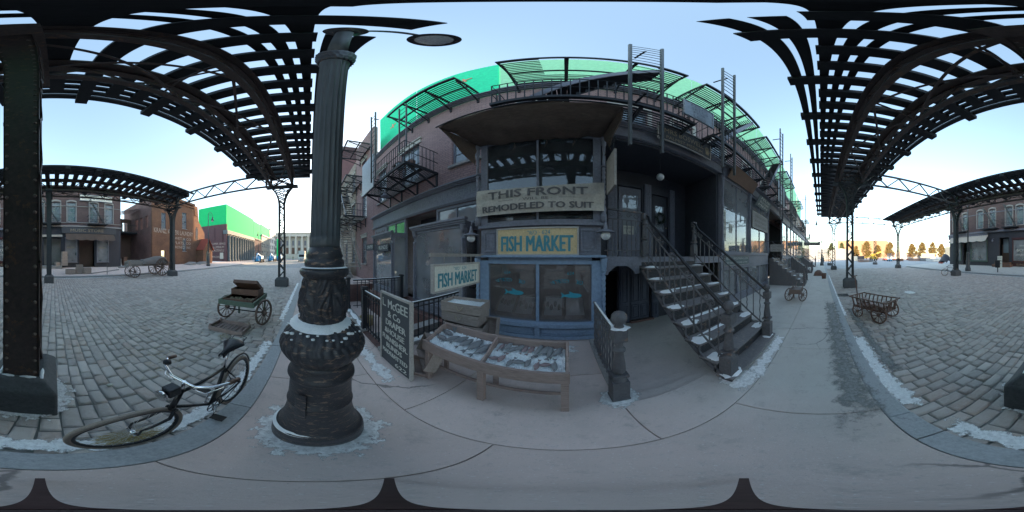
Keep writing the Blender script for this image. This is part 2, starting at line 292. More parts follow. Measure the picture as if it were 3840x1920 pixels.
# ------------------------------------------------------------------ geometry helpers
OFF = {}
class MB:
    def __init__(s): s.v = []; s.f = []; s.sm = []
    def add(s, vs, fs, smooth=False):
        o = len(s.v); s.v += [tuple(v) for v in vs]; s.f += [tuple(i+o for i in f) for f in fs]; s.sm += [smooth]*len(fs); return s
    def box(s, x0, x1, y0, y1, z0, z1):
        x0, x1 = sorted((x0, x1)); y0, y1 = sorted((y0, y1)); z0, z1 = sorted((z0, z1))
        vs = [(x, y, z) for x in (x0, x1) for y in (y0, y1) for z in (z0, z1)]
        return s.add(vs, [(0, 1, 3, 2), (4, 6, 7, 5), (0, 4, 5, 1), (2, 3, 7, 6), (0, 2, 6, 4), (1, 5, 7, 3)])
    def bar(s, a, b, w, h=None, up=(0, 0, 1)):
        a = Vector(a); b = Vector(b); h = h or w; d = (b-a)
        if d.length < 1e-6: return s
        d.normalize(); up = Vector(up)
        if abs(d.dot(up)) > .98: up = Vector((0, 1, 0)) if abs(d.y) < .9 else Vector((1, 0, 0))
        r = d.cross(up).normalized(); u = r.cross(d).normalized()
        vs = [p + r*sx*w/2 + u*sz*h/2 for p in (a, b) for sx in (-1, 1) for sz in (-1, 1)]
        return s.add(vs, [(0, 1, 3, 2), (4, 6, 7, 5), (0, 4, 5, 1), (2, 3, 7, 6), (0, 2, 6, 4), (1, 5, 7, 3)])
    def tube(s, pts, r, n=8, closed=False, caps=True):
        pts = [Vector(p) for p in pts]; m = len(pts); rs = r if isinstance(r, (list, tuple)) else [r]*m
        vs = []; prev = None
        for i, p in enumerate(pts):
            if closed: d = pts[(i+1) % m]-pts[i-1]
            else: d = pts[min(i+1, m-1)]-pts[max(i-1, 0)]
            d.normalize()
            if prev is None:
                up = Vector((0, 0, 1)) if abs(d.z) < .9 else Vector((1, 0, 0)); u = d.cross(up).normalized()
            else: u = (prev - d*prev.dot(d)).normalized()
            prev = u; v = d.cross(u)
            for k in range(n):
                a = 2*pi*k/n; vs.append(p + (u*cos(a)+v*sin(a))*rs[i])
        fs = []
        for i in range(m if closed else m-1):
            j = (i+1) % m
            for k in range(n): fs.append((i*n+k, i*n+(k+1) % n, j*n+(k+1) % n, j*n+k))
        s.add(vs, fs, True)
        if caps and not closed:
            o = len(s.v)-len(vs); s.f.append(tuple(o+k for k in range(n))[::-1]); s.f.append(tuple(o+(m-1)*n+k for k in range(n))); s.sm += [False, False]
        return s
    def lathe(s, prof, c=(0, 0, 0), n=24, flute=None, axis=None, mod=None):
        c = Vector(c); vs = []
        for i, (r, z) in enumerate(prof):
            for k in range(n):
                a = 2*pi*k/n; rr = mod(r, z, a) if mod else r
                off = Vector((cos(a)*rr, sin(a)*rr, z))
                if axis is not None: off = axis @ off
                vs.append(c+off)
        fs = [(i*n+k, i*n+(k+1) % n, (i+1)*n+(k+1) % n, (i+1)*n+k) for i in range(len(prof)-1) for k in range(n)]
        s.add(vs, fs, True)
        o = len(s.v)-len(vs); m = len(prof)
        s.f.append(tuple(o+k for k in range(n))[::-1]); s.f.append(tuple(o+(m-1)*n+k for k in range(n))); s.sm += [False, False]
        return s
    def ball(s, c, r, n=12, sc=(1, 1, 1)):
        m = n//2; vs = []; fs = []
        for i in range(1, m):
            t = pi*i/m
            for k in range(n):
                a = 2*pi*k/n; vs.append((c[0]+r*sc[0]*sin(t)*cos(a), c[1]+r*sc[1]*sin(t)*sin(a), c[2]+r*sc[2]*cos(t)))
        for i in range(m-2):
            for k in range(n): fs.append((i*n+k, (i+1)*n+k, (i+1)*n+(k+1) % n, i*n+(k+1) % n))
        top = len(vs); vs.append((c[0], c[1], c[2]+r*sc[2])); bot = len(vs); vs.append((c[0], c[1], c[2]-r*sc[2]))
        for k in range(n): fs.append((top, k, (k+1) % n)); fs.append((bot, (m-2)*n+(k+1) % n, (m-2)*n+k))
        return s.add(vs, fs, True)
    def grid(s, fn, nu, nv, smooth=True, thick=0):
        vs = [fn(i/nu, j/nv) for i in range(nu+1) for j in range(nv+1)]
        fs = [(i*(nv+1)+j, (i+1)*(nv+1)+j, (i+1)*(nv+1)+j+1, i*(nv+1)+j+1) for i in range(nu) for j in range(nv)]
        return s.add(vs, fs, smooth)
    def prism(s, poly, a, b, frame):
        """poly in 2D, frame(u,v,t)->world, t from a to b"""
        n = len(poly); vs = [frame(u, v, a) for u, v in poly]+[frame(u, v, b) for u, v in poly]
        fs = [tuple(range(n))[::-1], tuple(range(n, 2*n))]+[(i, (i+1) % n, n+(i+1) % n, n+i) for i in range(n)]
        return s.add(vs, fs)
    def xf(s, mat, start=0):
        for i in range(start, len(s.v)): s.v[i] = tuple(mat @ Vector(s.v[i]))
        return s
    def build(s, name, mat, parent=None, bevel=0, solid=0, origin=None):
        me = bpy.data.meshes.new(name)
        if parent is not None: off = OFF[parent]
        elif origin is not None: off = Vector(origin)
        else:
            xs = [v[0] for v in s.v]; ys = [v[1] for v in s.v]; zs = [v[2] for v in s.v]
            off = Vector(((min(xs)+max(xs))/2, (min(ys)+max(ys))/2, min(zs)))
        me.from_pydata([(v[0]-off.x, v[1]-off.y, v[2]-off.z) for v in s.v], [], s.f)
        me.polygons.foreach_set('use_smooth', s.sm); me.materials.append(M[mat] if isinstance(mat, str) else mat)
        me.validate(); me.update()
        o = bpy.data.objects.new(name, me); COL.objects.link(o); OFF[o] = off
        if parent is not None: o.parent = parent
        else: o.location = off
        if solid: md = o.modifiers.new('s', 'SOLIDIFY'); md.thickness = solid
        if bevel:
            md = o.modifiers.new('b', 'BEVEL'); md.width = bevel; md.segments = 2; md.limit_method = 'ANGLE'
        return o
def thing(name, label, cat, loc=(0, 0, 0), group=None):
    o = bpy.data.objects.new(name, None); COL.objects.link(o); o.location = loc; o.empty_display_size = .1
    OFF[o] = Vector(loc); o['label'] = label; o['category'] = cat
    if group: o['group'] = group
    return o
def tag(o, label, cat, group=None, kind=None):
    o['label'] = label; o['category'] = cat
    if group: o['group'] = group
    if kind: o['kind'] = kind
    return o
def struct(o): o['kind'] = 'structure'; return o
def dup(root, loc, rotz=0, label=None, group=None, scale=1):
    r = root.copy(); COL.objects.link(r); r.location = loc; r.rotation_euler = (0, 0, rotz); r.scale = (scale,)*3
    OFF[r] = Vector(loc)
    if label: r['label'] = label
    if group: r['group'] = group
    for ch in list(root.children):
        c = ch.copy(); COL.objects.link(c); c.parent = r
        for g in list(ch.children):
            d = g.copy(); COL.objects.link(d); d.parent = c
    return r
def at(p, y, X=None, Y=None, z=None, d=None):
    """direction seen at full-size photo pixel (p,y) met with a known plane -> world point"""
    b = RD((p-2120)*.09375); e = RD((960-y)*.09375)
    v = Vector((sin(b)*cos(e), cos(b)*cos(e), sin(e)))
    if X is not None: t = X/v.x
    elif Y is not None: t = Y/v.y
    elif z is not None: t = (z-1.75)/v.z
    else: t = d/cos(e)
    return Vector((0, 0, 1.75))+v*t
def lettering(parent, s, mat, o, u, v, wd, ht, name='lettering', depth=.004, lift=.003, shear=0, label=None, bold=0):
    cu = bpy.data.curves.new('t', 'FONT'); cu.body = s; cu.resolution_u = 2; cu.extrude = .0; cu.shear = shear; cu.offset = 0
    to = bpy.data.objects.new('t', cu); COL.objects.link(to)
    dg = bpy.context.evaluated_depsgraph_get(); me = bpy.data.meshes.new_from_object(to.evaluated_get(dg))
    bpy.data.objects.remove(to)
    if not me.vertices: return None
    xs = [q.co.x for q in me.vertices]; ys = [q.co.y for q in me.vertices]
    x0, x1, y0, y1 = min(xs), max(xs), min(ys), max(ys)
    o = Vector(o); u = Vector(u).normalized(); v = Vector(v).normalized(); n = u.cross(v)
    k = MB(); V = [(o + u*((q.co.x-x0)/(x1-x0)-.5)*wd + v*((q.co.y-y0)/(y1-y0)-.5)*ht + n*lift) for q in me.vertices]
    k.add(V, [tuple(p.vertices) for p in me.polygons])
    for q_, (bu, bv) in enumerate(((1, 0), (0, 1), (1, 1), (-1, .5)) if bold else ()):
        k.add([p+u*bu*bold+v*bv*bold*.6+n*.0007*(q_+1) for p in V], [tuple(p.vertices) for p in me.polygons])
    m = k.build(name, mat, parent)
    return m
def wall_holes(mb, x0, x1, z0, z1, holes, y0, y1, axis='x'):
    xs = sorted({x0, x1} | {h[0] for h in holes} | {h[1] for h in holes}); zs = sorted({z0, z1} | {h[2] for h in holes} | {h[3] for h in holes})
    xs = [x for x in xs if x0 <= x <= x1]; zs = [z for z in zs if z0 <= z <= z1]
    for i in range(len(xs)-1):
        run = None
        for j in range(len(zs)-1):
            cx = (xs[i]+xs[i+1])/2; cz = (zs[j]+zs[j+1])/2
            inside = any(h[0] < cx < h[1] and h[2] < cz < h[3] for h in holes)
            if not inside:
                if run is None: run = zs[j]
            if inside or j == len(zs)-2:
                end = zs[j] if inside else zs[j+1]
                if run is not None and end > run:
                    if axis == 'x': mb.box(xs[i], xs[i+1], y0, y1, run, end)
                    else: mb.box(y0, y1, xs[i], xs[i+1], run, end)
                run = None
def sash(parent, xc, w, z0, z1, yf, n, frame='slate', pane='glass_up', mull=(1, 2), back='curtain', arched=False, sill='stone', lintel='stone', fw=.06):
    """window in a wall whose outer face is y=yf, outward n (+1/-1 in y)"""
    x0, x1 = xc-w/2, xc+w/2; k = MB(); ya = yf-n*.09; yb = yf-n*.15
    k.box(x0, x0+fw, ya, yb, z0, z1).box(x1-fw, x1, ya, yb, z0, z1).box(x0+fw, x1-fw, ya, yb, z1-fw, z1).box(x0+fw, x1-fw, ya, yb, z0, z0+fw)
    k.box(x0+fw, x1-fw, ya-n*.004, yb, (z0+z1)/2-.03, (z0+z1)/2+.03)
    for i in range(1, mull[0]+1):
        if mull[0] == 0: break
        x = x0+(x1-x0)*i/(mull[0]+1); k.box(x-.018, x+.018, ya-n*.01, yb-n*.003, z0+fw, z1-fw)
    for j in range(1, mull[1]):
        z = z0+(z1-z0)*(j/mull[1]*.5); k.box(x0+fw, x1-fw, ya-n*.014, yb-n*.006, z-.012, z+.012)
        z += (z1-z0)/2; k.box(x0+fw, x1-fw, ya-n*.014, yb-n*.006, z-.012, z+.012)
    f = k.build('window', frame, parent)
    MB().box(x0+fw*.5, x1-fw*.5, yf-n*.12, yf-n*.125, z0+fw*.5, z1-fw*.5).build('pane', pane, f)
    if back:
        MB().grid(lambda a, b: (x0+(x1-x0)*a, yf-n*(.24+.012*sin(a*40)), z0+(z1-z0)*b), 24, 1).build('curtain', back, f)
    MB().box(x0-.02, x1+.02, yf-n*.29, yf-n*.30, z0-.02, z1+.02).build('dark_backing', 'interior', f)  # dark sheet whose colour stands in for the unlit room behind
    if sill: MB().box(x0-.1, x1+.1, yf+n*.09, yf-n*.08, z0-.1, z0-.002).build('sill', sill, f, bevel=.008)
    if lintel:
        q = MB()
        if arched:
            N = 8
            for i in range(N):
                a0 = i/N; a1 = (i+1)/N; h = lambda a: .16*sin(pi*a)
                q.add([(x0-.12+(w+.24)*a0, yf+n*.002*0+n*.06, z1+h(a0)-.02), (x0-.12+(w+.24)*a1, yf+n*.06, z1+h(a1)-.02), (x0-.12+(w+.24)*a1, yf+n*.06, z1+h(a1)+.2), (x0-.12+(w+.24)*a0, yf+n*.06, z1+h(a0)+.2),
                       (x0-.12+(w+.24)*a0, yf-n*.1, z1+h(a0)-.02), (x0-.12+(w+.24)*a1, yf-n*.1, z1+h(a1)-.02), (x0-.12+(w+.24)*a1, yf-n*.1, z1+h(a1)+.2), (x0-.12+(w+.24)*a0, yf-n*.1, z1+h(a0)+.2)],
                      [(0, 1, 2, 3), (0, 4, 5, 1), (3, 2, 6, 7), (4, 7, 6, 5)])
            q.box(x0-.13, x0-.003, yf+n*.05, yf, z0, z1-.03).box(x1+.003, x1+.13, yf+n*.05, yf, z0, z1-.03)
        else:
            q.box(x0-.12, x1+.12, yf+n*.05, yf-n*.05, z1+.002, z1+.22).box(x0-.18, x1+.18, yf+n*.10, yf+n*.001, z1+.222, z1+.29)
        q.build('lintel', lintel, f)
    return f
def hl(i, seq): return seq[i % len(seq)]

# ================================================================== GROUND
SZ = -.13                                               # street level; the sidewalk is 0
struct(MB().box(-700, 700, -700, 700, -1.6, -1.5).build('ground', 'asphalt'))
struct(MB().box(-200, -26, -13.9, -.66, SZ-.3, SZ-.012).build('road_far', 'farcobble'))
struct(MB().box(24, 420, -260, 160, -.4, SZ-.02).build('yard', 'asphalt'))
struct(MB().box(-26, 24, -13.9, -.6, -.4, SZ-.03).build('road_bed', 'grout'))
rr = random.Random(3)
def cobbles():
    mb = MB(); x = -26; k = 0
    while x < 24:
        wx = .155+rr.uniform(-.016, .016); y = -13.85+rr.uniform(0, .25)
        while y < -.68:
            ly = .25+rr.uniform(-.08, .09); y1 = min(y+ly, -.68+rr.uniform(0, .02))
            if y1-y > .07:
                g = .007; i = .024; zt = SZ+rr.uniform(-.007, .007); zb = SZ-.022
                tx, ty = rr.uniform(-.007, .007), rr.uniform(-.009, .009)
                ax = rr.uniform(-.012, .012)
                A = [(x+g, y+g), (x+wx-g, y+g), (x+wx-g+ax, y1-g), (x+g+ax, y1-g)]
                B = [(x+g+i*.45, y+g+i*.5), (x+wx-g-i*.45, y+g+i*.5), (x+wx-g-i*.45+ax, y1-g-i*.5), (x+g+i*.45+ax, y1-g-i*.5)]
                C_ = [(x+g+i*1.3, y+g+i*1.4), (x+wx-g-i*1.3, y+g+i*1.4), (x+wx-g-i*1.3+ax, y1-g-i*1.4), (x+g+i*1.3+ax, y1-g-i*1.4)]
                tz = [-tx-ty, tx-ty, tx+ty, -tx+ty]
                vs = [(a, b, zb) for a, b in A]+[(a, b, zt-.006+tz[q]) for q, (a, b) in enumerate(B)]+[(a, b, zt+tz[q]) for q, (a, b) in enumerate(C_)]
                fs = [(8, 9, 10, 11)]+[(q, (q+1) % 4, 4+(q+1) % 4, 4+q) for q in range(4)]+[(4+q, 4+(q+1) % 4, 8+(q+1) % 4, 8+q) for q in range(4)]
                if x < -2 or x > 1 or y < -3 or True: mb.add(vs, fs, True)
            y = y1+.002
        x += wx; k += 1
    return mb
struct(cobbles().build('street_setts', 'cobble'))
# near sidewalk: slabs with open joints over a dark bed
bed = MB()
bed.box(-60, -2.32, -.46, 1.09, -.35, -.03).box(-2.32, .47, -.45, 4.0, -.35, -.03).box(.47, 3.9, -.45, 1.29, -.35, -.03).box(3.9, 90, -.45, 4.2, -.35, -.03)
bed.box(-60, -9.7, 1.09, 4.2, -.35, -.03)
struct(bed.build('sidewalk_bed', 'grout'))
sl_ = MB(); G = .0035
def slabs(x0, x1, y0, y1, joints):
    xs = [x0]+[j for j in joints if x0 < j < x1]+[x1]
    for a, b in zip(xs, xs[1:]):
        t = rr.uniform(-.002, .002); e = .004
        A = [(a+G, y0+G), (b-G, y0+G), (b-G, y1-G), (a+G, y1-G)]; B = [(a+G+e, y0+G+e), (b-G-e, y0+G+e), (b-G-e, y1-G-e), (a+G+e, y1-G-e)]
        sl_.add([(p, q, -.1) for p, q in A]+[(p, q, t-.005) for p, q in A]+[(p, q, t) for p, q in B],
                [(8, 9, 10, 11)]+[(i, (i+1) % 4, 4+(i+1) % 4, 4+i) for i in range(4)]+[(4+i, 4+(i+1) % 4, 8+(i+1) % 4, 8+i) for i in range(4)])
slabs(-60, 90, -.459, .70, [-.33+1.53*k for k in range(-40, 60)])
J2 = [-1.06+1.53*k for k in range(-40, 60)]
slabs(-60, -2.32, .70, 1.10, J2); slabs(-9.7, -2.32, 1.1, 1.12, [])
for q in (0, 1): slabs(-60, -9.7, 1.10+1.55*q, 2.65+1.55*q, J2)
slabs(-2.32, .47, .70, 1.95, J2); slabs(-2.32, .47, 1.95, 3.2, J2)
slabs(.47, 3.9, .70, 1.29, J2)
for q in (0, 1): slabs(3.9, 90, .70+1.6*q, 2.3+1.6*q, J2)
struct(sl_.build('sidewalk', 'slab'))
# sunken floor under the stoop with two shallow steps
fl = MB().box(.47, 3.9, 1.29, 1.46, -.3, -.05).box(.47, 3.9, 1.461, 1.66, -.3, -.10).box(.47, 3.9, 1.661, 4.6, -.3, -.15)
struct(fl.build('sunken_step_floor', 'slab'))
# areaway beside the sidewalk on the left
struct(MB().box(-9.7, -2.32, 1.12, 3.9, -1.4, -1.1).build('areaway_floor', 'slab'))
# kerbs
for (a, b, nm, y0, y1, L) in ((-60, 1.05, 'kerb', -.655, -.462, 1.75), (6.2, 90, 'kerb', -.655, -.462, 1.75), (-60, 24, 'kerb', -14.1, -13.9, 1.9)):
    k = MB(); x = a
    while x < b:
        x1 = min(x+L*rr.uniform(.9, 1.1), b); k.box(x+.004, x1-.004, y0, y1, -.3, rr.uniform(-.006, .004) + (.0 if y0 > -5 else .02)); x = x1
    o = k.build(nm, 'kerb', bevel=.007); struct(o)
struct(MB().box(1.05, 6.2, -.655, -.462, -.3, -.012).build('broken_kerb', 'kerb', bevel=.02))
# far sidewalk ramps gently up to the shop fronts
fs = MB(); 
for i in range(-45, 14):
    x = i*1.8
    fs.grid(lambda a, b: (x+.01+a*1.78, -14.11-b*2.9, .01+b*.17), 1, 1, False); fs.grid(lambda a, b: (x+.01+a*1.78, -17.02-b*3.1, .183+b*.17), 1, 1, False)
struct(fs.build('far_sidewalk', 'slab'))
# snow and dirt lying on the ground: thin layers of stuff
def patch(name, mat, x0, x1, y0, y1, z, label, cat, amp=.004, nx=20, ny=6):
    o = MB().grid(lambda a, b: (x0+(x1-x0)*a, y0+(y1-y0)*b, z+amp*mnoise.noise(Vector((a*nx, b*ny, z)))), nx, ny).build(name, mat)
    return tag(o, label, cat, kind='stuff')
patch('gutter_snow', 'snow_strip', -3.6, 1.2, -.98, -.64, SZ+.012, 'long strip of frosty snow in the gutter under the bicycle', 'snow')
patch('gutter_snow', 'snow_strip', -12, -3.6, -.95, -.62, SZ+.012, 'thin snow line in the gutter running left past the green cart', 'snow')
patch('gutter_snow', 'snow_strip', 1.0, 3.6, -1.02, -.52, SZ+.016, 'broad crusty snow in the gutter where the kerb is broken', 'snow')
patch('gutter_snow', 'snow_strip', 3.5, 17, -.85, -.55, SZ+.012, 'snow line in the gutter running right past the handcart', 'snow')
patch('kerbside_dirt', 'dirt', .55, 6.5, -.75, .1, .006, 'dark grit spread over the broken kerb and sidewalk edge', 'dirt')
patch('kerbside_dirt', 'dirt', 1.6, 6.0, -1.25, -.75, SZ+.011, 'dark grit in the gutter beside the broken kerb', 'dirt')
patch('snow_ring', 'snow_disc', -1.52, -.50, -.44, .56, .006, 'ring of frosty snow round the foot of the ornate lamp post', 'snow')
patch('snow_dusting', 'snow_dust', -2.3, .5, 2.35, 3.1, .006, 'snow dusting at the foot of the blue fish shop front', 'snow')
patch('snow_dusting', 'snow_dust', 1.2, 3.4, .5, 1.1, .006, 'scattered snow on the slabs before the stoop', 'snow')
patch('snow_ring', 'snow_disc', .25, .72, 1.17, 1.64, .006, 'small ring of snow round the foot of the ball topped newel', 'snow')
patch('snow_ring', 'snow_disc', 1.35, 1.95, .62, 1.2, .007, 'snow at the foot of the left stoop corner', 'snow')
patch('snow_dusting', 'snow_disc', -.32, .90, -2.30, -1.04, SZ+.012, 'snow scattered round the concrete foot of the riveted column', 'snow')
patch('snow_dusting', 'snow_dust', -3.2, -1.4, .62, 1.15, .006, 'snow crumbs along the stone coping by the black sign board', 'snow')
patch('snow_dusting', 'snow_dust', -14, 20, -13.9, -13.2, SZ+.012, 'faint snow line along the opposite kerb', 'snow', nx=40)

# ================================================================== ELEVATED TRACK
STR = [(-2.23, -2.05), (-1.97, -1.82), (-1.73, -1.57), (-1.48, -1.34), (-1.24, -1.10), (-.83, -.40), (.40, .83), (1.10, 1.24), (1.34, 1.48), (1.57, 1.73), (1.82, 1.97), (2.05, 2.23)]
def track(c, xa, xb, label, gap=None):
    t = thing('elevated_track', label, 'elevated track', (xa, c, 6.3))
    n = int((xb-xa)/.61); tie = {}
    for i in range(n+1):
        x = xa+i*.61; lg = i % 3 == 1; hw = 2.30 if lg else 1.76
        if lg not in tie:
            o = MB().box(xa-.15, xa+.15, c-hw, c+hw, 7.25, 7.44).build('tie', 'timber_dark', t); tie[lg] = o
            o.location.x = x-xa
        else:
            o = tie[lg].copy(); COL.objects.link(o); o.location = (x-xa, 0, 0)
    for k, (a, b) in enumerate(STR):
        ex = .12 if k % 2 else -.2
        main = abs(a+b) in (0,) or k in (5, 6)
        for p0, p1 in (((xa-ex-.1, gap[0]), (gap[1], xb+.2+ex)) if gap and k > 9 else ((xa-ex-.1, xb+.2+ex),)):
            MB().box(p0, p1, c+a, c+b, 7.16 if main else 7.444, 7.248 if main else 7.56).build('girder' if main else 'plank', 'steel' if main else 'timber_dark', t)
    for s in (-1, 1):
        y = c+s*.66; k = MB().box(xa, xb, y-.07, y+.07, 6.36, 6.46).box(xa, xb, y-.05, y+.05, 7.06, 7.155)
        m = int((xb-xa)/1.3); st = (xb-xa)/m
        for i in range(m):
            x0 = xa+i*st; k.bar((x0, y, 6.47), (x0+st/2, y, 7.05), .05, .05); k.bar((x0+st/2, y, 7.05), (x0+st, y, 6.47), .05, .05)
        k.build('truss', 'steel', t)
    k = MB(); m = int((xb-xa)/2.6); st = (xb-xa)/m
    for i in range(m):
        x0 = xa+i*st; k.bar((x0, c-.6, 6.41), (x0+st, c+.6, 6.43), .06, .03); k.bar((x0, c+.6, 6.41), (x0+st, c-.6, 6.38), .06, .03)
        k.bar((x0+.3, c-.6, 6.5), (x0+.3, c+.6, 7.05), .045, .045); k.bar((x0+.3, c+.6, 6.5), (x0+.3, c-.6, 7.0), .04, .04)
    k.build('cross_bracing', 'steel', t)
    return t
NC, FC = -1.7, -11.5
track(NC, -10.44, 22.6, 'dark elevated railway deck of open ties passing overhead above the kerb', (-1.22, .55))
track(FC, -10.6, 23.2, 'dark elevated railway deck across the street in front of the music store')
def cross(x, label):
    k = MB(); y0, y1 = NC-.75, FC+.75
    k.bar((x, y0, 6.42), (x, y1, 6.42), .12, .10); k.bar((x, y0, 7.36), (x, y1, 7.36), .12, .10) if False else k.bar((x, y0, 7.30), (x, y1, 7.30), .12, .10)
    n = 5; st = (y1-y0)/n
    for i in range(n):
        a = y0+i*st; k.bar((x, a, 6.47), (x, a+st*.5, 7.25), .07, .07); k.bar((x, a+st*.5, 7.25), (x, a+st, 6.47), .07, .07)
    k.bar((x, y0-.25, 6.47), (x, y0-.25, 7.25), .14, .1); k.bar((x, y1+.25, 6.47), (x, y1+.25, 7.25), .14, .1)
    tag(k.build('cross_truss', 'steel_far'), label, 'truss', 'lattice trusses spanning the street between the tracks')
cross(-10.0, 'lattice truss spanning the street at the far left end of the tracks')
cross(9.6, 'lattice truss spanning the street right of the parked handcart')
cross(22.3, 'lattice truss spanning the street at the far right end of the tracks')

def column_mesh(t, near=False, mat='steel'):
    """laced column: two solid plates facing +-Y that splay into a bracket, lacing on the +-X sides"""
    H0, HF, HT = .42, 4.9, 6.28
    hx = .165; base_hw = .20
    def hw(z):
        if z < HF: return base_hw+.02*(HF-z)/HF
        q = (z-HF)/(HT-HF); return base_hw+.50*q**2.2
    zs = [H0+(HF-H0)*i/4 for i in range(5)]+[HF+(HT-HF)*i/8 for i in range(1, 9)]
    ox, oy = OFF[t].x, OFF[t].y
    for s in (-1, 1):
        k = MB()
        for za, zb in zip(zs, zs[1:]):
            ya, yb = oy+s*hw(za), oy+s*hw(zb); q = s*.03
            k.add([(ox-hx, ya, za), (ox+hx, ya, za), (ox+hx, yb, zb), (ox-hx, yb, zb), (ox-hx, ya-q, za), (ox+hx, ya-q, za), (ox+hx, yb-q, zb), (ox-hx, yb-q, zb)],
                  [(0, 1, 2, 3), (5, 4, 7, 6), (0, 3, 7, 4), (1, 5, 6, 2)])
            for sx in (-1, 1):
                k.add([(ox+sx*hx, ya, za), (ox+sx*(hx-.02), ya, za), (ox+sx*(hx-.02), yb, zb), (ox+sx*hx, yb, zb), (ox+sx*hx, ya-s*.09, za), (ox+sx*(hx-.02), ya-s*.09, za), (ox+sx*(hx-.02), yb-s*.09, zb), (ox+sx*hx, yb-s*.09, zb)],
                      [(0, 1, 2, 3), (0, 3, 7, 4), (1, 5, 6, 2), (4, 7, 6, 5)])
        pl = k.build('plate', mat, t)
        rv = MB(); z = H0+.08; stepz = .165
        if near:
            while z < HT-.1:
                for sx in (-1, 1): rv.ball((ox+sx*(hx-.035), oy+s*(hw(z)-.002), z), .019, 10)
                z += stepz
            rv.build('rivet_row', 'rivet', pl)
    k = MB(); z = H0+.02; f = 1
    while z < HT-.1:
        dz = .42 if z < HF else .30; z1 = min(z+dz, HT-.02)
        for sx in (-1, 1):
            x = ox+sx*(hx+.006); k.bar((x, oy-f*(hw(z)-.04), z), (x, oy+f*(hw(z1)-.04), z1), .012, .055, up=(1, 0, 0)) if False else k.bar((x, oy-f*(hw(z)-.04), z), (x, oy+f*(hw(z1)-.04), z1), .055, .012, up=(1, 0, 0))
            if z > HF-.3: k.bar((x+.008*sx, oy+f*(hw(z)-.04), z), (x+.008*sx, oy-f*(hw(z1)-.04), z1), .05, .012, up=(1, 0, 0))
        z = z1; f = -f
    k.build('lacing', mat, t)
    k = MB().box(ox-.24, ox+.24, oy-1.0, oy+1.0, HT, HT+.07)
    for sx in (-1, 1):
        x = ox+sx*.15
        for s in (-1, 1): k.bar((x, oy+s*.68, HT+.07), (x, oy+s*.68, 7.15), .08, .08)
        k.bar((x, oy-.66, HT+.1), (x, oy+.66, 7.1), .06, .03, up=(1, 0, 0)); k.bar((x+.01, oy+.66, HT+.1), (x+.01, oy-.66, 7.1), .06, .03, up=(1, 0, 0))
    k.build('bracket_cap', mat, t)
    b = MB(); A = .33; B = .22; z0, z1, z2 = SZ-.1, .30, .43
    vs = [(ox+sx*A, oy+sy*(A+.06), z0) for sx, sy in ((-1, -1), (1, -1), (1, 1), (-1, 1))]+[(ox+sx*A, oy+sy*(A+.06), z1) for sx, sy in ((-1, -1), (1, -1), (1, 1), (-1, 1))]+[(ox+sx*B, oy+sy*(B+.06), z2) for sx, sy in ((-1, -1), (1, -1), (1, 1), (-1, 1))]
    b.add(vs, [(8, 9, 10, 11)]+[(i, (i+1) % 4, 4+(i+1) % 4, 4+i) for i in range(4)]+[(4+i, 4+(i+1) % 4, 8+(i+1) % 4, 8+i) for i in range(4)])
    bo = b.build('footing', 'concrete', t, bevel=.025)
c0 = thing('track_column', 'huge riveted steel column on a concrete foot close beside the bicycle', 'steel column', (.295, -1.66, SZ), 'riveted columns carrying the elevated tracks')
column_mesh(c0, True)
c1 = thing('track_column', 'laced steel column behind the green produce cart', 'steel column', (-10.0, NC, SZ), 'riveted columns carrying the elevated tracks')
column_mesh(c1, False, 'steel_far')
for (x, y, l) in ((9.6, NC, 'laced steel column with dark block foot beyond the handcart'), (22.3, NC, 'slender laced column standing behind the nearer one at the right end of the near track'),
                  (.3, FC, 'plain steel column before the music store steps, beside stacked crates'), (-10.3, FC, 'steel column between the tarped wagon and the laundry wall'),
                  (10.6, FC, 'stout green grey column before the corner of the opposite shops, bicycle leaning at it'), (22.6, FC, 'tall laced column alone at the right end of the far track')):
    dup(c1, (x, y, SZ), 0, l, 'riveted columns carrying the elevated tracks')
# short free-standing laced stumps in the yard
def stump(x, y, h, label):
    t = thing('lattice_stump', label, 'steel column', (x, y, SZ), 'unfinished laced column stumps in the yard')
    k = MB()
    for s in (-1, 1):
        k.box(x-.17, x+.17, y+s*.24-.03, y+s*.24+.03, SZ+.4, h)
    z = .4; f = 1
    while z < h-.4:
        for sx in (-1, 1): k.bar((x+sx*.17, y-f*.22, z), (x+sx*.17, y+f*.22, z+.42), .06, .014, up=(1, 0, 0))
        z += .42; f = -f
    k.build('shaft', 'steel', t); MB().box(x-.4, x+.4, y-.45, y+.45, SZ-.02, SZ+.45).build('footing', 'concrete', t, bevel=.05)
stump(33, NC, 6.0, 'bare laced stump standing behind the near track columns')
stump(34.5, FC-.3, 6.0, 'bare laced stump among the yellow trees and machines')

# ================================================================== ORNATE LAMP POST (close by)
LB = Vector((-1.02, .05, 0)); LEAN = Vector((.14, .15, 6.3))
lp = thing('ornate_lamp_post', 'towering black fluted cast iron lamp post with chipped paint and snow on its swollen base', 'lamp post', LB)
shear = Matrix(((1, 0, LEAN.x/6.3, 0), (0, 1, LEAN.y/6.3, 0), (0, 0, 1, 0), (0, 0, 0, 1)))
def lp_build(mb, nm, mat, par=lp, bevel=0):
    s = Matrix.Translation(LB) @ shear @ Matrix.Translation(-LB); mb.xf(s); return mb.build(nm, mat, par, bevel)
base = MB().lathe([(.283, 0), (.286, .05), (.280, .09), (.284, .12), (.280, .17), (.272, .205), (.262, .215), (.246, .25), (.226, .34), (.210, .44), (.200, .53), (.196, .585), (.203, .592), (.204, .608), (.197, .616), (.192, .75), (.190, .885), (.199, .90), (.206, .918), (.204, .94), (.193, .955),
                    (.187, 1.02), (.186, 1.06)], LB, 64)
b0 = lp_build(base, 'pedestal', 'paint_black')
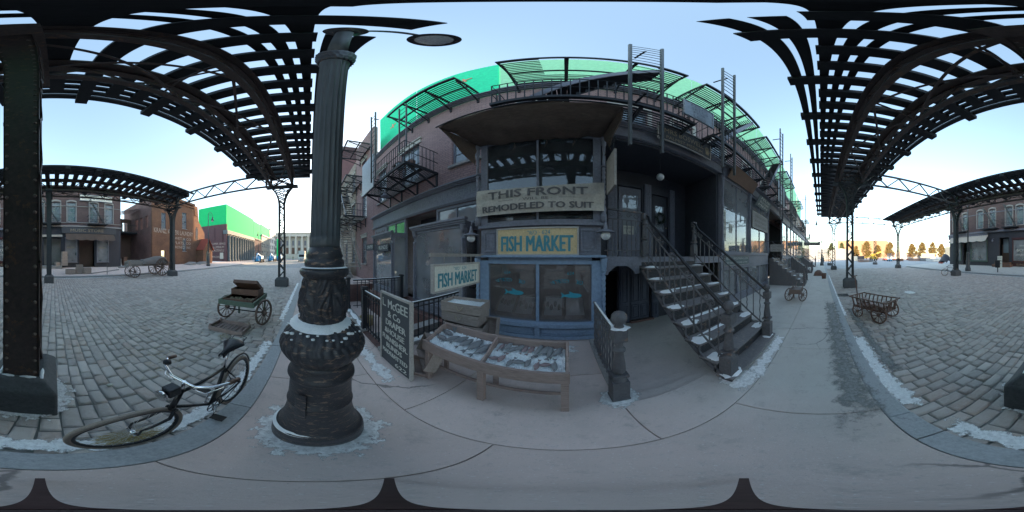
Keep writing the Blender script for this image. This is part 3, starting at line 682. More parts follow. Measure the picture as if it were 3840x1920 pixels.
pn = MB().grid(lambda a, b: (LB.x+(.205+.012*0+.0)*0+(.2105)*cos(-.75+a*.34), LB.y+.2105*sin(-.75+a*.34), .40+b*.4), 6, 1); lp_build(pn, 'access_panel', 'paint_black', b0)
def gad(r, z, a):
    if z < 1.245:
        q = max(0, min(1, (z-1.05)/.05)); return r + .012*q*abs(sin(a*17+z*16))-.004
    q = max(0, min(1, (z-1.25)/.01))*max(0, min(1, (1.345-z)/.03)); return r + .010*q*abs(sin(a*15))
g_ = MB().lathe([(.186, 1.05), (.198, 1.075), (.216, 1.10), (.234, 1.13), (.247, 1.16), (.253, 1.19), (.250, 1.215), (.240, 1.232), (.236, 1.24), (.234, 1.25), (.228, 1.262), (.210, 1.285), (.19, 1.305), (.17, 1.325), (.15, 1.34), (.13, 1.35)], LB, 204, mod=gad)
lp_build(g_, 'gadrooned_bulge', 'paint_black')
def leaf(r, z, a):
    q = (z-1.36)/.28
    if q < 0 or q > 1: return r
    k = cos(a*4+.4); l = sin(pi*min(1, q*1.05))**.7
    veins = .5+.5*cos(a*24+6*sin(q*5))
    return r - .004 + l*(.030*max(0, k)**.7*(.35+.65*veins) + .018*max(0, -k)**2*abs(sin(q*9+a*8)))+.006*mnoise.noise(Vector((cos(a)*14, sin(a)*14, z*26)))
v_ = MB().lathe([(.128, 1.35), (.140, 1.37), (.132, 1.39)]+[(.122+.014*sin(pi*min(1, .35+i/16*.9))+.0*i, 1.395+.225*i/16) for i in range(17)]+[(.138, 1.63), (.148, 1.64), (.150, 1.66), (.142, 1.675), (.11, 1.68)], LB, 144, mod=leaf)
lp_build(v_, 'acanthus_vase', 'paint_black')
lp_build(MB().lathe([(.105, 1.68), (.118, 1.69), (.122, 1.705), (.118, 1.725), (.106, 1.735), (.112, 1.75), (.104, 1.77), (.096, 1.80)], LB, 40), 'neck_ring', 'paint_black')
def flt(r, z, a):
    q = max(0, min(1, (z-1.83)/.03))*max(0, min(1, (3.98-z)/.04)); c = abs(sin(a*9)); return r - .0085*q*c**.6
sh_ = MB().lathe([(.091, 1.79), (.091, 1.82), (.091, 1.84), (.091, 1.87)]+[(.091-.006*i/12, 1.87+2.07*i/12) for i in range(13)]+[(.086, 3.965), (.088, 3.99), (.09, 4.03)], LB, 144, mod=flt)
lp_build(sh_, 'fluted_shaft', 'shaft')
lp_build(MB().lathe([(.095, 4.02), (.11, 4.05), (.103, 4.08), (.112, 4.11), (.118, 4.16), (.108, 4.20), (.116, 4.25), (.119, 4.31), (.108, 4.37), (.09, 4.40), (.06, 4.42)], LB, 96, mod=lambda r, z, a: r+.004*sin(a*20+z*30)), 'capital', 'paint_black')
lp_build(MB().lathe([(.062, 4.40), (.056, 5.2), (.050, 6.2)], LB, 32), 'upper_pole', 'shaft')
lp_build(MB().lathe([(.05, 6.18), (.075, 6.22), (.095, 6.27), (.128, 6.30), (.130, 6.32), (.10, 6.34), (.04, 6.38)], LB, 40), 'crown_disc', 'paint_black')
TP = LB+LEAN; HD = Vector((-.905, .87, 6.86))
arm = MB()
def armpt(t, off=0):
    p = TP.lerp(HD, t); p = p+Vector((0, 0, .42*sin(pi*min(1, t*1.0))*(1-.25*t)+off*sin(pi*t))); return p
arm.tube([armpt(i/20) for i in range(21)], .026, 8); arm.tube([armpt(i/20, -.10) for i in range(21)], .016, 8)
for i in range(1, 10): arm.tube([armpt(i/10), armpt(i/10+.05, -.10)], .014, 6)
arm.build('scroll_arm', 'paint_black', lp)
hd = MB().lathe([(.205, 0), (.213, .01), (.20, .03), (.12, .09), (.05, .13), (.03, .17)], HD-Vector((0, 0, .12)), 40).build('lamp_head', 'paint_black', lp)
MB().lathe([(.02, -.06), (.09, -.05), (.14, -.02), (.158, .004), (.15, .008)], HD-Vector((0, 0, .12)), 32).build('glass_bowl', 'opal', hd)
sn = MB()
sn.grid(lambda a, b: (LB.x+cos(a*2*pi)*(.140+.050*b+.012*mnoise.noise(Vector((cos(a*6.28)*5, sin(a*6.28)*5, 0))))+.02, LB.y+sin(a*2*pi)*(.140+.050*b+.01*mnoise.noise(Vector((cos(a*6.28)*5, sin(a*6.28)*5, 3))))+.02, 1.362-.040*b*b), 60, 3)
sn.grid(lambda a, b: (LB.x+cos(a*2*pi)*(.112+.030*b)+.038, LB.y+sin(a*2*pi)*(.112+.030*b)+.04, 1.688-.006*b*b), 50, 3)
sn.grid(lambda a, b: (LB.x+cos(a*2.2-1.9)*(.255+.022*b), LB.y+sin(a*2.2-1.9)*(.255+.022*b), .232-.035*b+.006*mnoise.noise(Vector((a*9, b*3, 0)))), 40, 3)
for i in range(26):
    a = -1.9+i*.16+random.uniform(-.05, .05); r = random.uniform(.195, .235)
    sn.ball((LB.x+cos(a)*r+.027, LB.y+sin(a)*r+.027, 1.318-(r-.2)*1.5), random.uniform(.006, .016), 7, (1, 1, .5))
sn.build('snow_cap', 'snow', lp)

# ================================================================== NEAR ROW OF BUILDINGS
def cornice(mb, x0, x1, y, z, ht=.12, proj=.12):
    """stepped moulding projecting towards -Y from the plane y"""
    mb.box(x0-.02, x1+.02, y-proj*.4, y, z, z+ht*.3).box(x0-.04, x1+.04, y-proj*.7, y, z+ht*.3, z+ht*.6).box(x0-.07, x1+.07, y-proj, y, z+ht*.6, z+ht)
def panel(mb, x0, x1, z0, z1, y, d=.018, w=.035):
    mb.box(x0, x1, y-d, y, z0, z0+w).box(x0, x1, y-d, y, z1-w, z1).box(x0, x0+w, y-d, y, z0+w, z1-w).box(x1-w, x1, y-d, y, z0+w, z1-w)
    mb.box(x0+w*1.9, x1-w*1.9, y-d*.6, y, z0+w*1.9, z1-w*1.9)
WY = 4.0
# ---- fish market building --------------------------------------------------
fm = thing('fish_market_building', 'brick building with blue fish shop bay below and dark porch with two doors beside it', 'building', (1.2, WY, 0))
k = MB(); wall_holes(k, -1.76, 4.3, 4.78, 8.45, [(-1.15, -.1, 5.25, 7.25), (1.15, 2.2, 5.25, 7.25), (3.1, 3.95, 5.25, 7.25)], WY, WY+.3)
k.build('wall', 'bright_brick', fm)
for xc, ww in ((-.625, 1.05), (1.675, 1.05), (3.525, .85)): sash(fm, xc, ww, 5.25, 7.25, WY, -1, arched=True, lintel='cream_stone')
k = MB(); cornice(k, -1.76, 4.3, WY, 8.455, .2, .2); k.build('cornice', 'slate', fm)
BY = 3.05; X0, X1 = -1.76, .70
lo = MB()          # blue lower shop front
lo.box(X0, X1, BY, BY+.14, .02, .10).box(X0, X1, BY+.04, BY+.14, .10, .33).box(X0-.04, X1+.04, BY-.09, BY+.12, .33, .42)
lo.box(X0, X0+.20, BY, BY+.12, .42, 1.66).box(X1-.20, X1, BY, BY+.12, .42, 1.66).box(X0+.2, X1-.2, BY, BY+.12, 1.59, 1.72)
lo.box((X0+X1)/2-.03, (X0+X1)/2+.03, BY+.01, BY+.09, .42, 1.59)
panel(lo, X0+.08, -.60, .11, .32, BY+.04); panel(lo, -.46, X1-.08, .11, .32, BY+.04); lo.box(-.58, -.48, BY-.03, BY+.04, .11, .33)
lo.box(X0-.06, X1+.06, BY-.11, BY+.12, 1.722, 1.765)
lo.build('lower_shop_front', 'blue', fm, bevel=.006)
for i, (a, b) in enumerate(((X0+.2, -.56), (-.50, X1-.2))):
    MB().box(a, b, BY+.05, BY+.056, .42, 1.59).build('display_pane', 'glass_clear', fm)
md = MB()          # grey blue middle band and upper frame
md.box(X0+.02, X1-.02, BY+.01, BY+.13, 1.767, 2.33)
panel(md, X0+.10, X0+.42, 1.83, 2.26, BY+.01); panel(md, X1-.42, X1-.10, 1.83, 2.26, BY+.01)
md.box(X0-.02, X1+.02, BY-.06, BY+.12, 2.33, 2.39)
md.box(X0+.02, X0+.17, BY+.01, BY+.12, 2.39, 4.6).box(X1-.17, X1-.02, BY+.01, BY+.12, 2.39, 4.6).box(X0+.17, X1-.17, BY+.01, BY+.12, 4.5, 4.6)
md.box(X0-.03, X1+.03, BY-.08, BY+.2, 4.6, 4.68).box(X0+.0, X1, BY+.03, WY, 4.682, 4.76).box(X0+.17, X1-.17, BY+.01, BY+.1, 2.39, 2.46)
md.box(-.55, -.51, BY+.02, BY+.08, 2.46, 4.5).box(X0+.17, X1-.17, BY+.025, BY+.085, 3.02, 3.07)
md.build('upper_shop_front', 'slate', fm, bevel=.005)
for a, b in ((X0+.17, -.55), (-.51, X1-.17)):
    for z0, z1 in ((2.46, 3.02), (3.07, 4.5)): MB().box(a, b, BY+.045, BY+.05, z0, z1).build('upper_pane', 'glass_dark', fm)
# barley twist pilasters with capitals at both corners
for x in (X0-.05, X1+.03):
    k = MB()
    k.lathe([(.055, .42), (.055, .55), (.035, .58)], (x, BY-.01, 0), 12); 
    k.lathe([(.034, .58+.02*i) for i in range(44)], (x, BY-.01, 0), 16, mod=lambda r, z, a: r+.007*sin(a*2-z*60)) 
    k.lathe([(.04, 1.44), (.06, 1.47), (.045, 1.5), (.06, 1.54), (.06, 1.62), (.07, 1.65), (.07, 1.71)], (x, BY-.01, 0), 14)
    k.build('pilaster', 'blue', fm)
    k = MB().lathe([(.06, 2.40), (.06, 2.55), (.04, 2.60), (.055, 2.66), (.035, 2.70)], (x, BY-.01, 0), 12)
    k.lathe([(.032, 2.70+.025*i) for i in range(38)], (x, BY-.01, 0), 16, mod=lambda r, z, a: r+.007*sin(a*2-z*55))
    k.lathe([(.033, 3.65), (.05, 3.67), (.033, 3.7), (.033, 4.25), (.05, 4.28), (.05, 4.36), (.038, 4.38), (.07, 4.48), (.075, 4.6)], (x, BY-.01, 0), 14)
    k.build('barley_twist_column', 'slate', fm)
k = MB()           # bay sides, floors and rooms behind
k.box(X0, X0+.1, BY+.145, 4.6, .02, 4.58); k.box(X1-.1, X1, BY+.145, 4.6, .02, 4.58)
k.build('bay_side', 'slate', fm)
MB().box(X0+.1, X1-.1, 4.5, 4.55, 1.81, 4.54).build('upper_room_wall', 'interior', fm)
k = MB().box(X0+.1, X1-.1, BY+.15, 4.6, 1.74, 1.80).box(X0+.1, X1-.1, 4.0, 4.05, 0.05, 1.74).box(X0+.1, X1-.1, 4.61, 4.66, 0, 4.6).box(X0+.1, X1-.1, BY+.15, 4.6, 4.55, 4.595).box(X0+.1, X1-.1, BY+.15, 4.6, -.02, .05)
k.build('interior', 'interior_warm', fm)
k = MB().box(X0+.105, X1-.105, BY+.16, BY+1.0, .34, .40); k.build('display_shelf', 'grey_wood', fm)
# porch
PX0, PX1, PY = X1, 4.3, 4.62
k = MB().box(PX0, PX1, BY+.25, PY+.1, 1.60, 1.72).box(PX0, 1.54, BY, BY+.25, 1.55, 1.74).box(3.12, PX1, BY, BY+.25, 1.55, 1.74).box(1.54, 3.12, BY+.02, BY+.25, 1.62, 1.735)
for s in (0, 1):
    a = PX0+.02 if s == 0 else 1.5
    pts = [(a+(.0 if s == 0 else 0)+q*(1 if s == 0 else -1), zz) for q, zz in ((0, 1.55), (.28, 1.55), (.2, 1.50), (.12, 1.43), (.1, 1.38), (0, 1.38))]
    k.prism(pts, BY+.02, BY+.08, lambda u, v, t: (u, t, v))
k.build('porch_floor', 'slate', fm)
k = MB(); dx = [(1.55, 2.35), (2.72, 3.36)]
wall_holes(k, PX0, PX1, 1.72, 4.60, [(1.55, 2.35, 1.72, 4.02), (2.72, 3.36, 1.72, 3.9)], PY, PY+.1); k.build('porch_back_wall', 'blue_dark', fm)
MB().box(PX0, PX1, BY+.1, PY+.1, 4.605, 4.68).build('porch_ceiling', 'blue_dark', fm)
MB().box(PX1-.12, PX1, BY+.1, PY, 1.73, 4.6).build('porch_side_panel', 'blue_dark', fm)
k = MB()
for a, b in ((1.22, 1.5), (2.42, 2.66), (3.42, 3.62)): k.box(a, b, PY-.06, PY-.002, 1.73, 4.2); panel(k, a+.03, b-.03, 1.8, 2.6, PY-.06); panel(k, a+.03, b-.03, 2.7, 3.8, PY-.06); panel(k, a+.03, b-.03, 3.85, 4.15, PY-.06)
k.build('pilaster_panel', 'slate', fm)
for n_, (a, b) in enumerate(dx):
    zt = 4.02 if n_ == 0 else 3.9
    k = MB(); t0 = 2.45 if n_ == 0 else 2.6; t1 = 3.75 if n_ == 0 else 3.5
    wall_holes(k, a+.03, b-.03, 1.74, zt-.03, [(a+.15, b-.13, t0, t1)], PY+.03, PY+.08)
    panel(k, a+.12, b-.12, 1.85, t0-.15, PY+.03)
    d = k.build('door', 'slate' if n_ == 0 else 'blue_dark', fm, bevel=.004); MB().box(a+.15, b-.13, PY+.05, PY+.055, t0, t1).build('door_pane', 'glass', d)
    MB().box(a+.1, b-.1, PY+.3, PY+.31, 1.8, 4).build('dark_hall', 'interior', d); MB().ball((b-.08, PY+.0, 2.72), .025, 10).build('handle', 'letter_gold', d)
k = MB().box(PX0-.02, PX1+.1, BY-.02, BY+.14, 4.69, 5.0); cornice(k, PX0+.1, PX1, BY-.02, 5.0, .12, .14); k.box(PX0, PX1, BY+.145, WY, 4.97, 5.05); k.build('porch_lintel', 'slate', fm)
MB().box(PX0, PX1, PY+.36, PY+.42, -.2, 4.75).box(PX0, PX1, PY+.101, PY+.36, 4.62, 4.75).box(PX0, PX1, PY+.101, PY+.36, 1.55, 1.70).box(PX0-.05, PX0, PY, PY+.42, -.2, 4.75).box(PX1, PX1+.02, PY, PY+.42, -.2, 4.75).build('hall_wall', 'interior', fm)
MB().box(-1.76, 4.3, WY+.301, 5.15, 8.2, 8.4).box(-1.76, 4.3, 5.1, 5.15, -.2, 8.2).build('roof', 'slate', fm)
# basement wall, doors under the stoop
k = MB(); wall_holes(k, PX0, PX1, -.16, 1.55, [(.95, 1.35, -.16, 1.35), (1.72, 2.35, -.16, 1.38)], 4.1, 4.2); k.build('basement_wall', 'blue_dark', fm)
M['blue_dim'] = worn('dim_blue_door_paint', (.075, .088, .125), (.05, .058, .085), rough=.6, scale=3)
k = MB().box(1.74, 2.33, 4.13, 4.17, -.13, 1.36)
for a, b in ((1.78, 2.01), (2.06, 2.29)): panel(k, a, b, -.06, .36, 4.13, .02, .03); panel(k, a, b, .44, 1.28, 4.13, .02, .03)
k.build('basement_door', 'blue_dim', fm, bevel=.004)
k = MB()
for a, b in ((1.38, 1.68), (2.39, 2.6)): k.box(a, b, 4.04, 4.098, -.14, 1.5); panel(k, a+.04, b-.04, .45, 1.4, 4.04); panel(k, a+.04, b-.04, -.05, .36, 4.04)
k.build('basement_pilaster', 'blue_dim', fm)
MB().box(.71, 1.6, 4.5, 4.55, -.15, 1.59).box(.71, .75, 4.21, 4.5, -.15, 1.59).box(1.56, 1.6, 4.21, 4.5, -.15, 1.59).build('cellar_dark', 'black', fm)  # cellar darkness put in as a black box behind the opening
MB().box(1.70, 2.42, 3.98, 4.09, -.149, -.09).build('brick_sill', 'dark_brick', fm)
# stoop stairs
M['tread'] = worn('worn_tread', (.20, .185, .185), (.13, .12, .125), rough=.7, scale=4, chip=.6, chipc=(.3, .25, .23))
st = thing('stoop_stairs', 'wide iron stoop with pierced risers, snow on its treads and turned newel posts', 'staircase', (2.32, 2, 0))
SX0, SX1 = 1.54, 3.10
steps = [(.94, .09)]+[(1.15+.272*i, .30+.2035*i) for i in range(7)]
def lattice_mat():
    m, nt, b = base_mat('pierced_iron', .6, 0, .4)
    p = wpos(nt); s = nd(nt, 'ShaderNodeSeparateXYZ'); nt.links.new(p, s.inputs[0])
    xy = math_(nt, 'ADD', s.outputs[0], s.outputs[1])
    u = math_(nt, 'MULTIPLY', math_(nt, 'ADD', xy, s.outputs[2]), 110); v = math_(nt, 'MULTIPLY', math_(nt, 'SUBTRACT', xy, s.outputs[2]), 110)
    h = math_(nt, 'MULTIPLY', math_(nt, 'SINE', u), math_(nt, 'SINE', v))
    f = ramp(nt, h, .28, .42)
    n = ramp(nt, noise(nt, p, 12, 6, .7), .56, .62)
    nt.links.new(mixc(nt, f, mixc(nt, n, (.055, .055, .062), (.18, .13, .11)), (.004, .004, .005)), b.inputs['Base Color'])
    return m
M['lattice'] = lattice_mat()
for i, (y, z) in enumerate(steps):
    y1 = steps[i+1][0] if i+1 < len(steps) else BY+.02
    xa, xb = (SX0, SX1)
    MB().box(xa-.03, xb+.03, y-.035, y1+.01, z-.03, z).build('tread', 'tread', st, bevel=.006)
    zb = steps[i-1][1] if i else 0
    MB().box(xa+.01, xb-.01, y+.0, y+.012, zb+.002, z-.032).build('riser', 'lattice', st)
MB().box(SX0+.01, SX1-.01, BY+.0, BY+.012, steps[-1][1]+.002, 1.62).build('riser', 'lattice', st)
for s, x in ((0, SX0), (1, SX1)):
    k = MB(); a, b = (x-.015, .93, .0), (x-.015, 3.0, 1.46)
    k.bar((x, .95, -.02), (x, 3.04, 1.49), .03, .07)
    for i, (y, z) in enumerate(steps):
        y1 = steps[i+1][0] if i+1 < len(steps) else BY; zb = steps[i-1][1] if i else 0
        k.bar((x, y+.01, zb), (x, y+.01, z-.03), .03, .03); k.bar((x, y, z-.045), (x, y1, z-.045), .03, .03)
    k.build('stringer', 'stoop', st)
def newel(par, x, y, z, h=1.05, mat='stoop', sc=1.0):
    k = MB(); q = .085*sc
    k.box(x-q, x+q, y-q, y+q, z, z+.30*h).box(x-q*1.08, x+q*1.08, y-q*1.08, y+q*1.08, z, z+.03)
    k.lathe([(q*1.0, .30*h), (q*.6, .34*h), (q*.75, .36*h)], (x, y, z), 16); k.box(x-q*.95, x+q*.95, y-q*.95, y+q*.95, z+.365*h, z+.40*h)
    k.lathe([(q*.6, .40*h), (q*.85, .43*h), (q*.8, .5*h), (q*.55, .66*h), (q*.6, .68*h), (q*.8, .69*h), (q*.8, .71*h), (q*.5, .73*h), (q*.5, .80*h)], (x, y, z), 16, mod=lambda r, zz, a: r-.006*abs(sin(a*6))*(1 if zz < .66*h else 0))
    k.box(x-q*.8, x+q*.8, y-q*.8, y+q*.8, z+.80*h, z+.93*h)
    return k.build('newel_post', mat, par, bevel=.004)
newel(st, SX0+.09, 1.04, .09, 1.02); newel(st, SX1-.09, 1.04, .09, 1.02)
for x in (SX0+.09, SX1-.09): 
    k = MB().lathe([(.03, 0), (.05, .02), (.03, .04), (.06, .07), (.065, .11), (.045, .15), (.01, .165)], (x, 1.04, 1.04), 16); k.build('newel_ball', 'stoop', st)
newel(st, SX0+.06, 3.02, 1.74, .98, sc=.8); newel(st, SX1-.06, 3.02, 1.74, .98, sc=.8)
def twist(mb, a, b, r=.011, tw=True):
    a = Vector(a); b = Vector(b)
    if tw:
        d = b-a; n = 24; o = len(mb.v)
        pts = [a+d*i/n for i in range(n+1)]
        mb.tube([p+Vector((cos(i*1.3)*.005, sin(i*1.3)*.005, 0)) for i, p in enumerate(pts)], r, 6)
    else: mb.bar(a, b, r*1.7, r*1.7)
def scroll(mb, c, r, u, v, turns=1.4, w=.008, sgn=1):
    u = Vector(u); v = Vector(v); c = Vector(c); n = 18
    mb.tube([c+(u*cos(sgn*2*pi*turns*i/n)+v*sin(sgn*2*pi*turns*i/n))*(r*(1-.8*i/n)) for i in range(n+1)], w, 6)
for x in (SX0+.09, SX1-.09):
    a = Vector((x, 1.04, 1.06)); b = Vector((x, 2.85, 2.44)); c = Vector((x, 3.0, 2.62))
    k = MB().tube([a, a+Vector((0, .06, .05)), b, (x, 2.92, 2.56), c], .027, 10); k.build('handrail', 'bike_black', st)
    k = MB(); lo_ = lambda t: Vector((x, 1.12+(2.98-1.12)*t, .34+(1.82-.34)*t)); up_ = lambda t: Vector((x, 1.12+(2.98-1.12)*t, .92+(2.36-.92)*t))
    k.bar(lo_(0), lo_(1), .014, .03); k.bar(up_(0), up_(1), .014, .024)
    k.build('rail_bar', 'stoop', st)
    for i in range(13):
        t = (i+.5)/13; p = lo_(t); q = up_(t); kk = MB()
        if i % 3 == 0: p = p-Vector((0, 0, .16)); q = q+Vector((0, 0, .14))
        twist(kk, p, q, .010, i % 2 == 0); kk.build('baluster', 'stoop', st)
    k = MB()
    for t in (.12, .32, .52, .72, .9):
        m = (up_(t)+Vector((0, 0, .07))); d = Vector((0, .79, .61)); e = Vector((0, -.61, .79))
        scroll(k, m-d*.06, .055, d, e); scroll(k, m+d*.06, .055, -d, e, sgn=-1)
    k.build('scrollwork', 'stoop', st)
k = MB()
def heap(mb, x, y, z, rx, ry, h, seed=0, n=9):
    def fn(a, b):
        u, v = a*2-1, b*2-1; r = max(abs(u), abs(v)); l = math.hypot(u, v) or 1
        uu, vv = u*r/l, v*r/l; w_ = 1+.35*mnoise.noise(Vector((math.atan2(v, u)*1.5, seed*3.1, 2)))
        hh = h*(1-r**2.5)+h*.5*mnoise.noise(Vector((uu*4+seed, vv*4, 1)))*(1-r)
        return (x+rx*uu*w_, y+ry*vv*w_, z+max(hh, .001)-.0005)
    mb.grid(fn, n, n)
for i, (y, z) in enumerate(steps):
    heap(k, SX0+.10+.03*(i % 2), y+.07, z, .15, .11, .028, i, 12)
    heap(k, SX1-.12, y+.08, z, .13+.03*(i % 3), .09, .018, i+20, 10)
    if i in (2, 3, 5): heap(k, SX0+.7, y+.19, z, .5, .045, .012, i+40, 10)
k.build('snow', 'snow', st)
for hx_, hy_, ra, rb in ((.105, -1.50, .022, .11), (.487, -1.52, .022, .11), (.22, -1.425, .09, .02), (.40, -1.42, .07, .018)):
    kf = MB(); heap(kf, hx_, hy_, .425, ra, rb, .02, hx_*9, 12); kf.build('snow', 'snow', c0)
# porch railing left of the stairs
pr = thing('porch_railing', 'low iron railing with scrolls between the fish shop bay and the stoop', 'railing', (1.1, BY, 1.74))
k = MB().tube([(X1+.06, BY+.03, 2.70), (1.54, BY+.0, 2.67)], .024, 8); k.build('handrail', 'stoop', pr)
k = MB().bar((X1+.06, BY+.03, 2.50), (1.54, BY, 2.48), .018, .018).bar((X1+.06, BY+.03, 1.86), (1.54, BY, 1.86), .02, .02); k.build('rail_bar', 'stoop', pr)
for i in range(8):
    kk = MB(); x = X1+.12+i*.1; twist(kk, (x, BY+.02, 1.74), (x, BY+.02, 2.49), .010, i % 2 == 0); kk.build('baluster', 'stoop', pr)
k = MB()
for x in (.90, 1.06, 1.26, 1.42): scroll(k, (x, BY+.02, 2.59), .06, (1, 0, 0), (0, 0, 1), sgn=1 if x in (.90, 1.26) else -1)
k.build('scrollwork', 'stoop', pr)
# short fence with newel standing out from the shop corner
sf = thing('stone_newel_fence', 'short cast iron fence ending in a fat ball-topped newel between fish stall and stoop', 'railing', (.5, 1.9, 0))
nl = newel(sf, .485, 1.42, .0, 1.12, 'stoop', .95); MB().lathe([(.04, 0), (.05, .02), (.035, .035), (.06, .06), (.078, .10), (.075, .14), (.05, .17), (.01, .185)], (.485, 1.42, 1.04), 20).build('ball_finial', 'stoop', nl)
k = MB().bar((.50, 1.48, .93), (.50, 2.78, .93), .04, .03).bar((.50, 1.48, .78), (.50, 2.78, .78), .02, .02).bar((.50, 1.48, .12), (.50, 2.78, .12), .03, .02); k.build('rail_bar', 'stoop', sf)
for i in range(11):
    y = 1.55+i*.12; kk = MB(); twist(kk, (.50, y, 0.02), (.50, y, .92), .012, i % 2 == 0); kk.build('baluster', 'stoop', sf)
k = MB()
for i in range(5): scroll(k, (.50, 1.62+i*.26, .86), .05, (0, 1, 0), (0, 0, 1))
k.build('scrollwork', 'stoop', sf)
k = MB(); k.grid(lambda a, b: (.484+.032*b, 1.5+1.2*a, .946+.014*sin(pi*b)+.004*mnoise.noise(Vector((a*20, 0, 0)))), 30, 3); heap(k, .485, 1.42, 1.045, .09, .09, .014, 3); k.build('snow', 'snow', sf)
MB().box(.44, .56, 1.36, 3.03, .0, .045).build('stone_kerb', 'stone', sf, bevel=.01)

# ---- things on the fish shop ------------------------------------------------
def signboard(name, label, x0, x1, z0, z1, y, mat, frame='board_frame', t=.04, fw=.03, cat='sign', group=None):
    s = thing(name, label, cat, ((x0+x1)/2, y, z0), group)
    MB().box(x0, x1, y-t*.6, y, z0, z1).build('board', mat, s)
    k = MB().box(x0-fw, x1+fw, y-t, y, z1, z1+fw).box(x0-fw, x1+fw, y-t, y, z0-fw, z0).box(x0-fw, x0, y-t, y, z0, z1).box(x1, x1+fw, y-t, y, z0, z1); k.build('frame', frame, s, bevel=.004)
    return s
U, V = (1, 0, 0), (0, 0, 1)
s = signboard('fish_market_sign', 'cream board with large teal words fish market fixed over the blue shop window', -1.32, .22, 1.79, 2.27, BY-.015, 'sign_cream')
lettering(s, 'FISH MARKET', 'letter_teal', (-.55, BY-.0395, 1.985), U, V, 1.38, .30, bold=.011)
lettering(s, '\u05e8\u05e9\u05db \u00b7 624', 'letter_teal', (-.50, BY-.0395, 2.20), U, V, .44, .085)
bn = thing('cloth_banner', 'grey cloth banner with lettering, tied across the upper window of the fish shop', 'banner', (-.55, BY-.1, 2.6))
def bf(a, b):
    x = -1.80+2.52*a; sag = .06*sin(pi*a)
    z = 2.60+(.60-.10*0)*b - sag*b*1.5 - .02*sin(pi*a)*(1-b)+.015*a
    y = BY-.09+.014*sin(a*9+b*3)*sin(b*pi)+.016*sin((a*1.0+b*.25)*34)*max(0, 1-a*3.5)+.016*sin((a-b*.25)*34)*max(0, a*3.5-2.5)+.008*sin(b*13+a*4)+.01*mnoise.noise(Vector((a*7, b*4, 0)))+.010*sin((a-b*.4)*30)*b*(1-a)
    return (x, y, z)
MB().grid(bf, 60, 14).build('cloth', 'canvas', bn)
lettering(bn, 'THIS FRONT', 'letter_dark', (-.55, BY-.112, 3.005), U, V, 1.9, .17, bold=.009)
lettering(bn, '\u00b7 WILL BE \u00b7', 'letter_dark', (-.55, BY-.112, 2.865), U, V, .62, .052)
lettering(bn, 'REMODELED TO SUIT', 'letter_dark', (-.56, BY-.112, 2.715), U, V, 2.15, .13, bold=.009)
for m_ in [q for q in bn.children if q.name.startswith('lettering')]:
    for v_ in m_.data.vertices:
        wx_ = v_.co.x+OFF[bn].x; wz_ = v_.co.z+OFF[bn].z; a_ = (wx_+1.8)/2.52; dl = v_.co.y
        b_ = .5
        for _ in range(6): b_ += (wz_-bf(a_, b_)[2])/.6
        v_.co.y = bf(a_, b_)[1]-.016-OFF[bn].y
MB().box(-1.28, -.98, BY-.117, BY-.114, 2.862, 2.868).box(-.12, .18, BY-.117, BY-.114, 2.862, 2.868).build('rule', 'letter_dark', bn)
# awning canvas
aw = thing('canvas_awning', 'sagging torn brown canvas awning over the fish shop window', 'awning', (-.65, 2.2, 4.6))
def af(a, b):                                    # a along X, b from front pole (0) to wall (1)
    x = -2.15+2.95*a+(.35*b*(1-a)) - .10*b*a; y = 2.18+.84*b
    z = 4.83-.06*a-.27*b-.14*sin(pi*a)*sin(pi*b)+.05*mnoise.noise(Vector((a*6, b*4, 0)))-.16*sin(pi*a)**.8*b*b*(1.25-a*.7)+.03*mnoise.noise(Vector((a*14, 2, 0)))*b+.012*sin(a*55+b*4)*b
    return (x, y, z)
MB().grid(af, 44, 14).build('canopy', 'awning', aw, solid=.008)
for s_, (tip, cor, low) in enumerate((((-2.15, 2.18, 4.83), (-1.80, 3.0, 4.55), (-1.86, 2.96, 3.95)), ((.80, 2.18, 4.77), (.70, 3.0, 4.5), (.82, 2.9, 4.02)))):
    tip, cor, low = map(Vector, (tip, cor, low))
    MB().grid(lambda a, b: tuple(tip*(1-a)+(cor*(1-b)+low*b)*a+Vector((.03*sin(a*7)*b+.08*sin(pi*a)*sin(pi*b)*(1 if s_ else -1), .02*sin(b*9), -.06*sin(pi*a)*b))), 16, 10).build('side_flap', 'awning', aw)
MB().tube([(-2.2, 2.16, 4.85), (.95, 2.16, 4.78)], .018, 8).build('front_pole', 'iron', aw)
k = MB()
for x in (-.95, -.35, .15): k.tube([(x, 2.95, 4.33), (x+.02, 2.93, 4.22), (x-.03, 2.94, 4.08)], [.006, .012, .003], 5)
k.tube([(-1.86, 2.96, 3.96), (-1.80, 3.03, 3.90), (-1.78, 3.0, 3.7)], .008, 5)
k.build('tie_cord', 'awning', aw)
def wall_lamp(x, label):
    t = thing('wall_lamp', label, 'wall lamp', (x, BY-.2, 2.1), 'enamel wall lamps flanking the fish market sign')
    k = MB().tube([(x, BY+.02, 2.42), (x, BY-.06, 2.52), (x, BY-.16, 2.50), (x, BY-.2, 2.36)], .010, 8); k.build('bracket', 'slate', t)
    MB().lathe([(.165, 0), (.168, .006), (.15, .02), (.07, .055), (.035, .07), (.04, .10), (.03, .13), (.018, .2)], (x, BY-.2, 2.175), 28).build('shade', 'slate', t)
    MB().ball((x, BY-.2, 2.12), .088, 20, (1, 1, .95)).build('globe', 'opal', t)
wall_lamp(-1.86, 'white globe lamp with grey shade left of the fish market sign'); wall_lamp(.72, 'white globe lamp with grey shade right of the fish market sign')
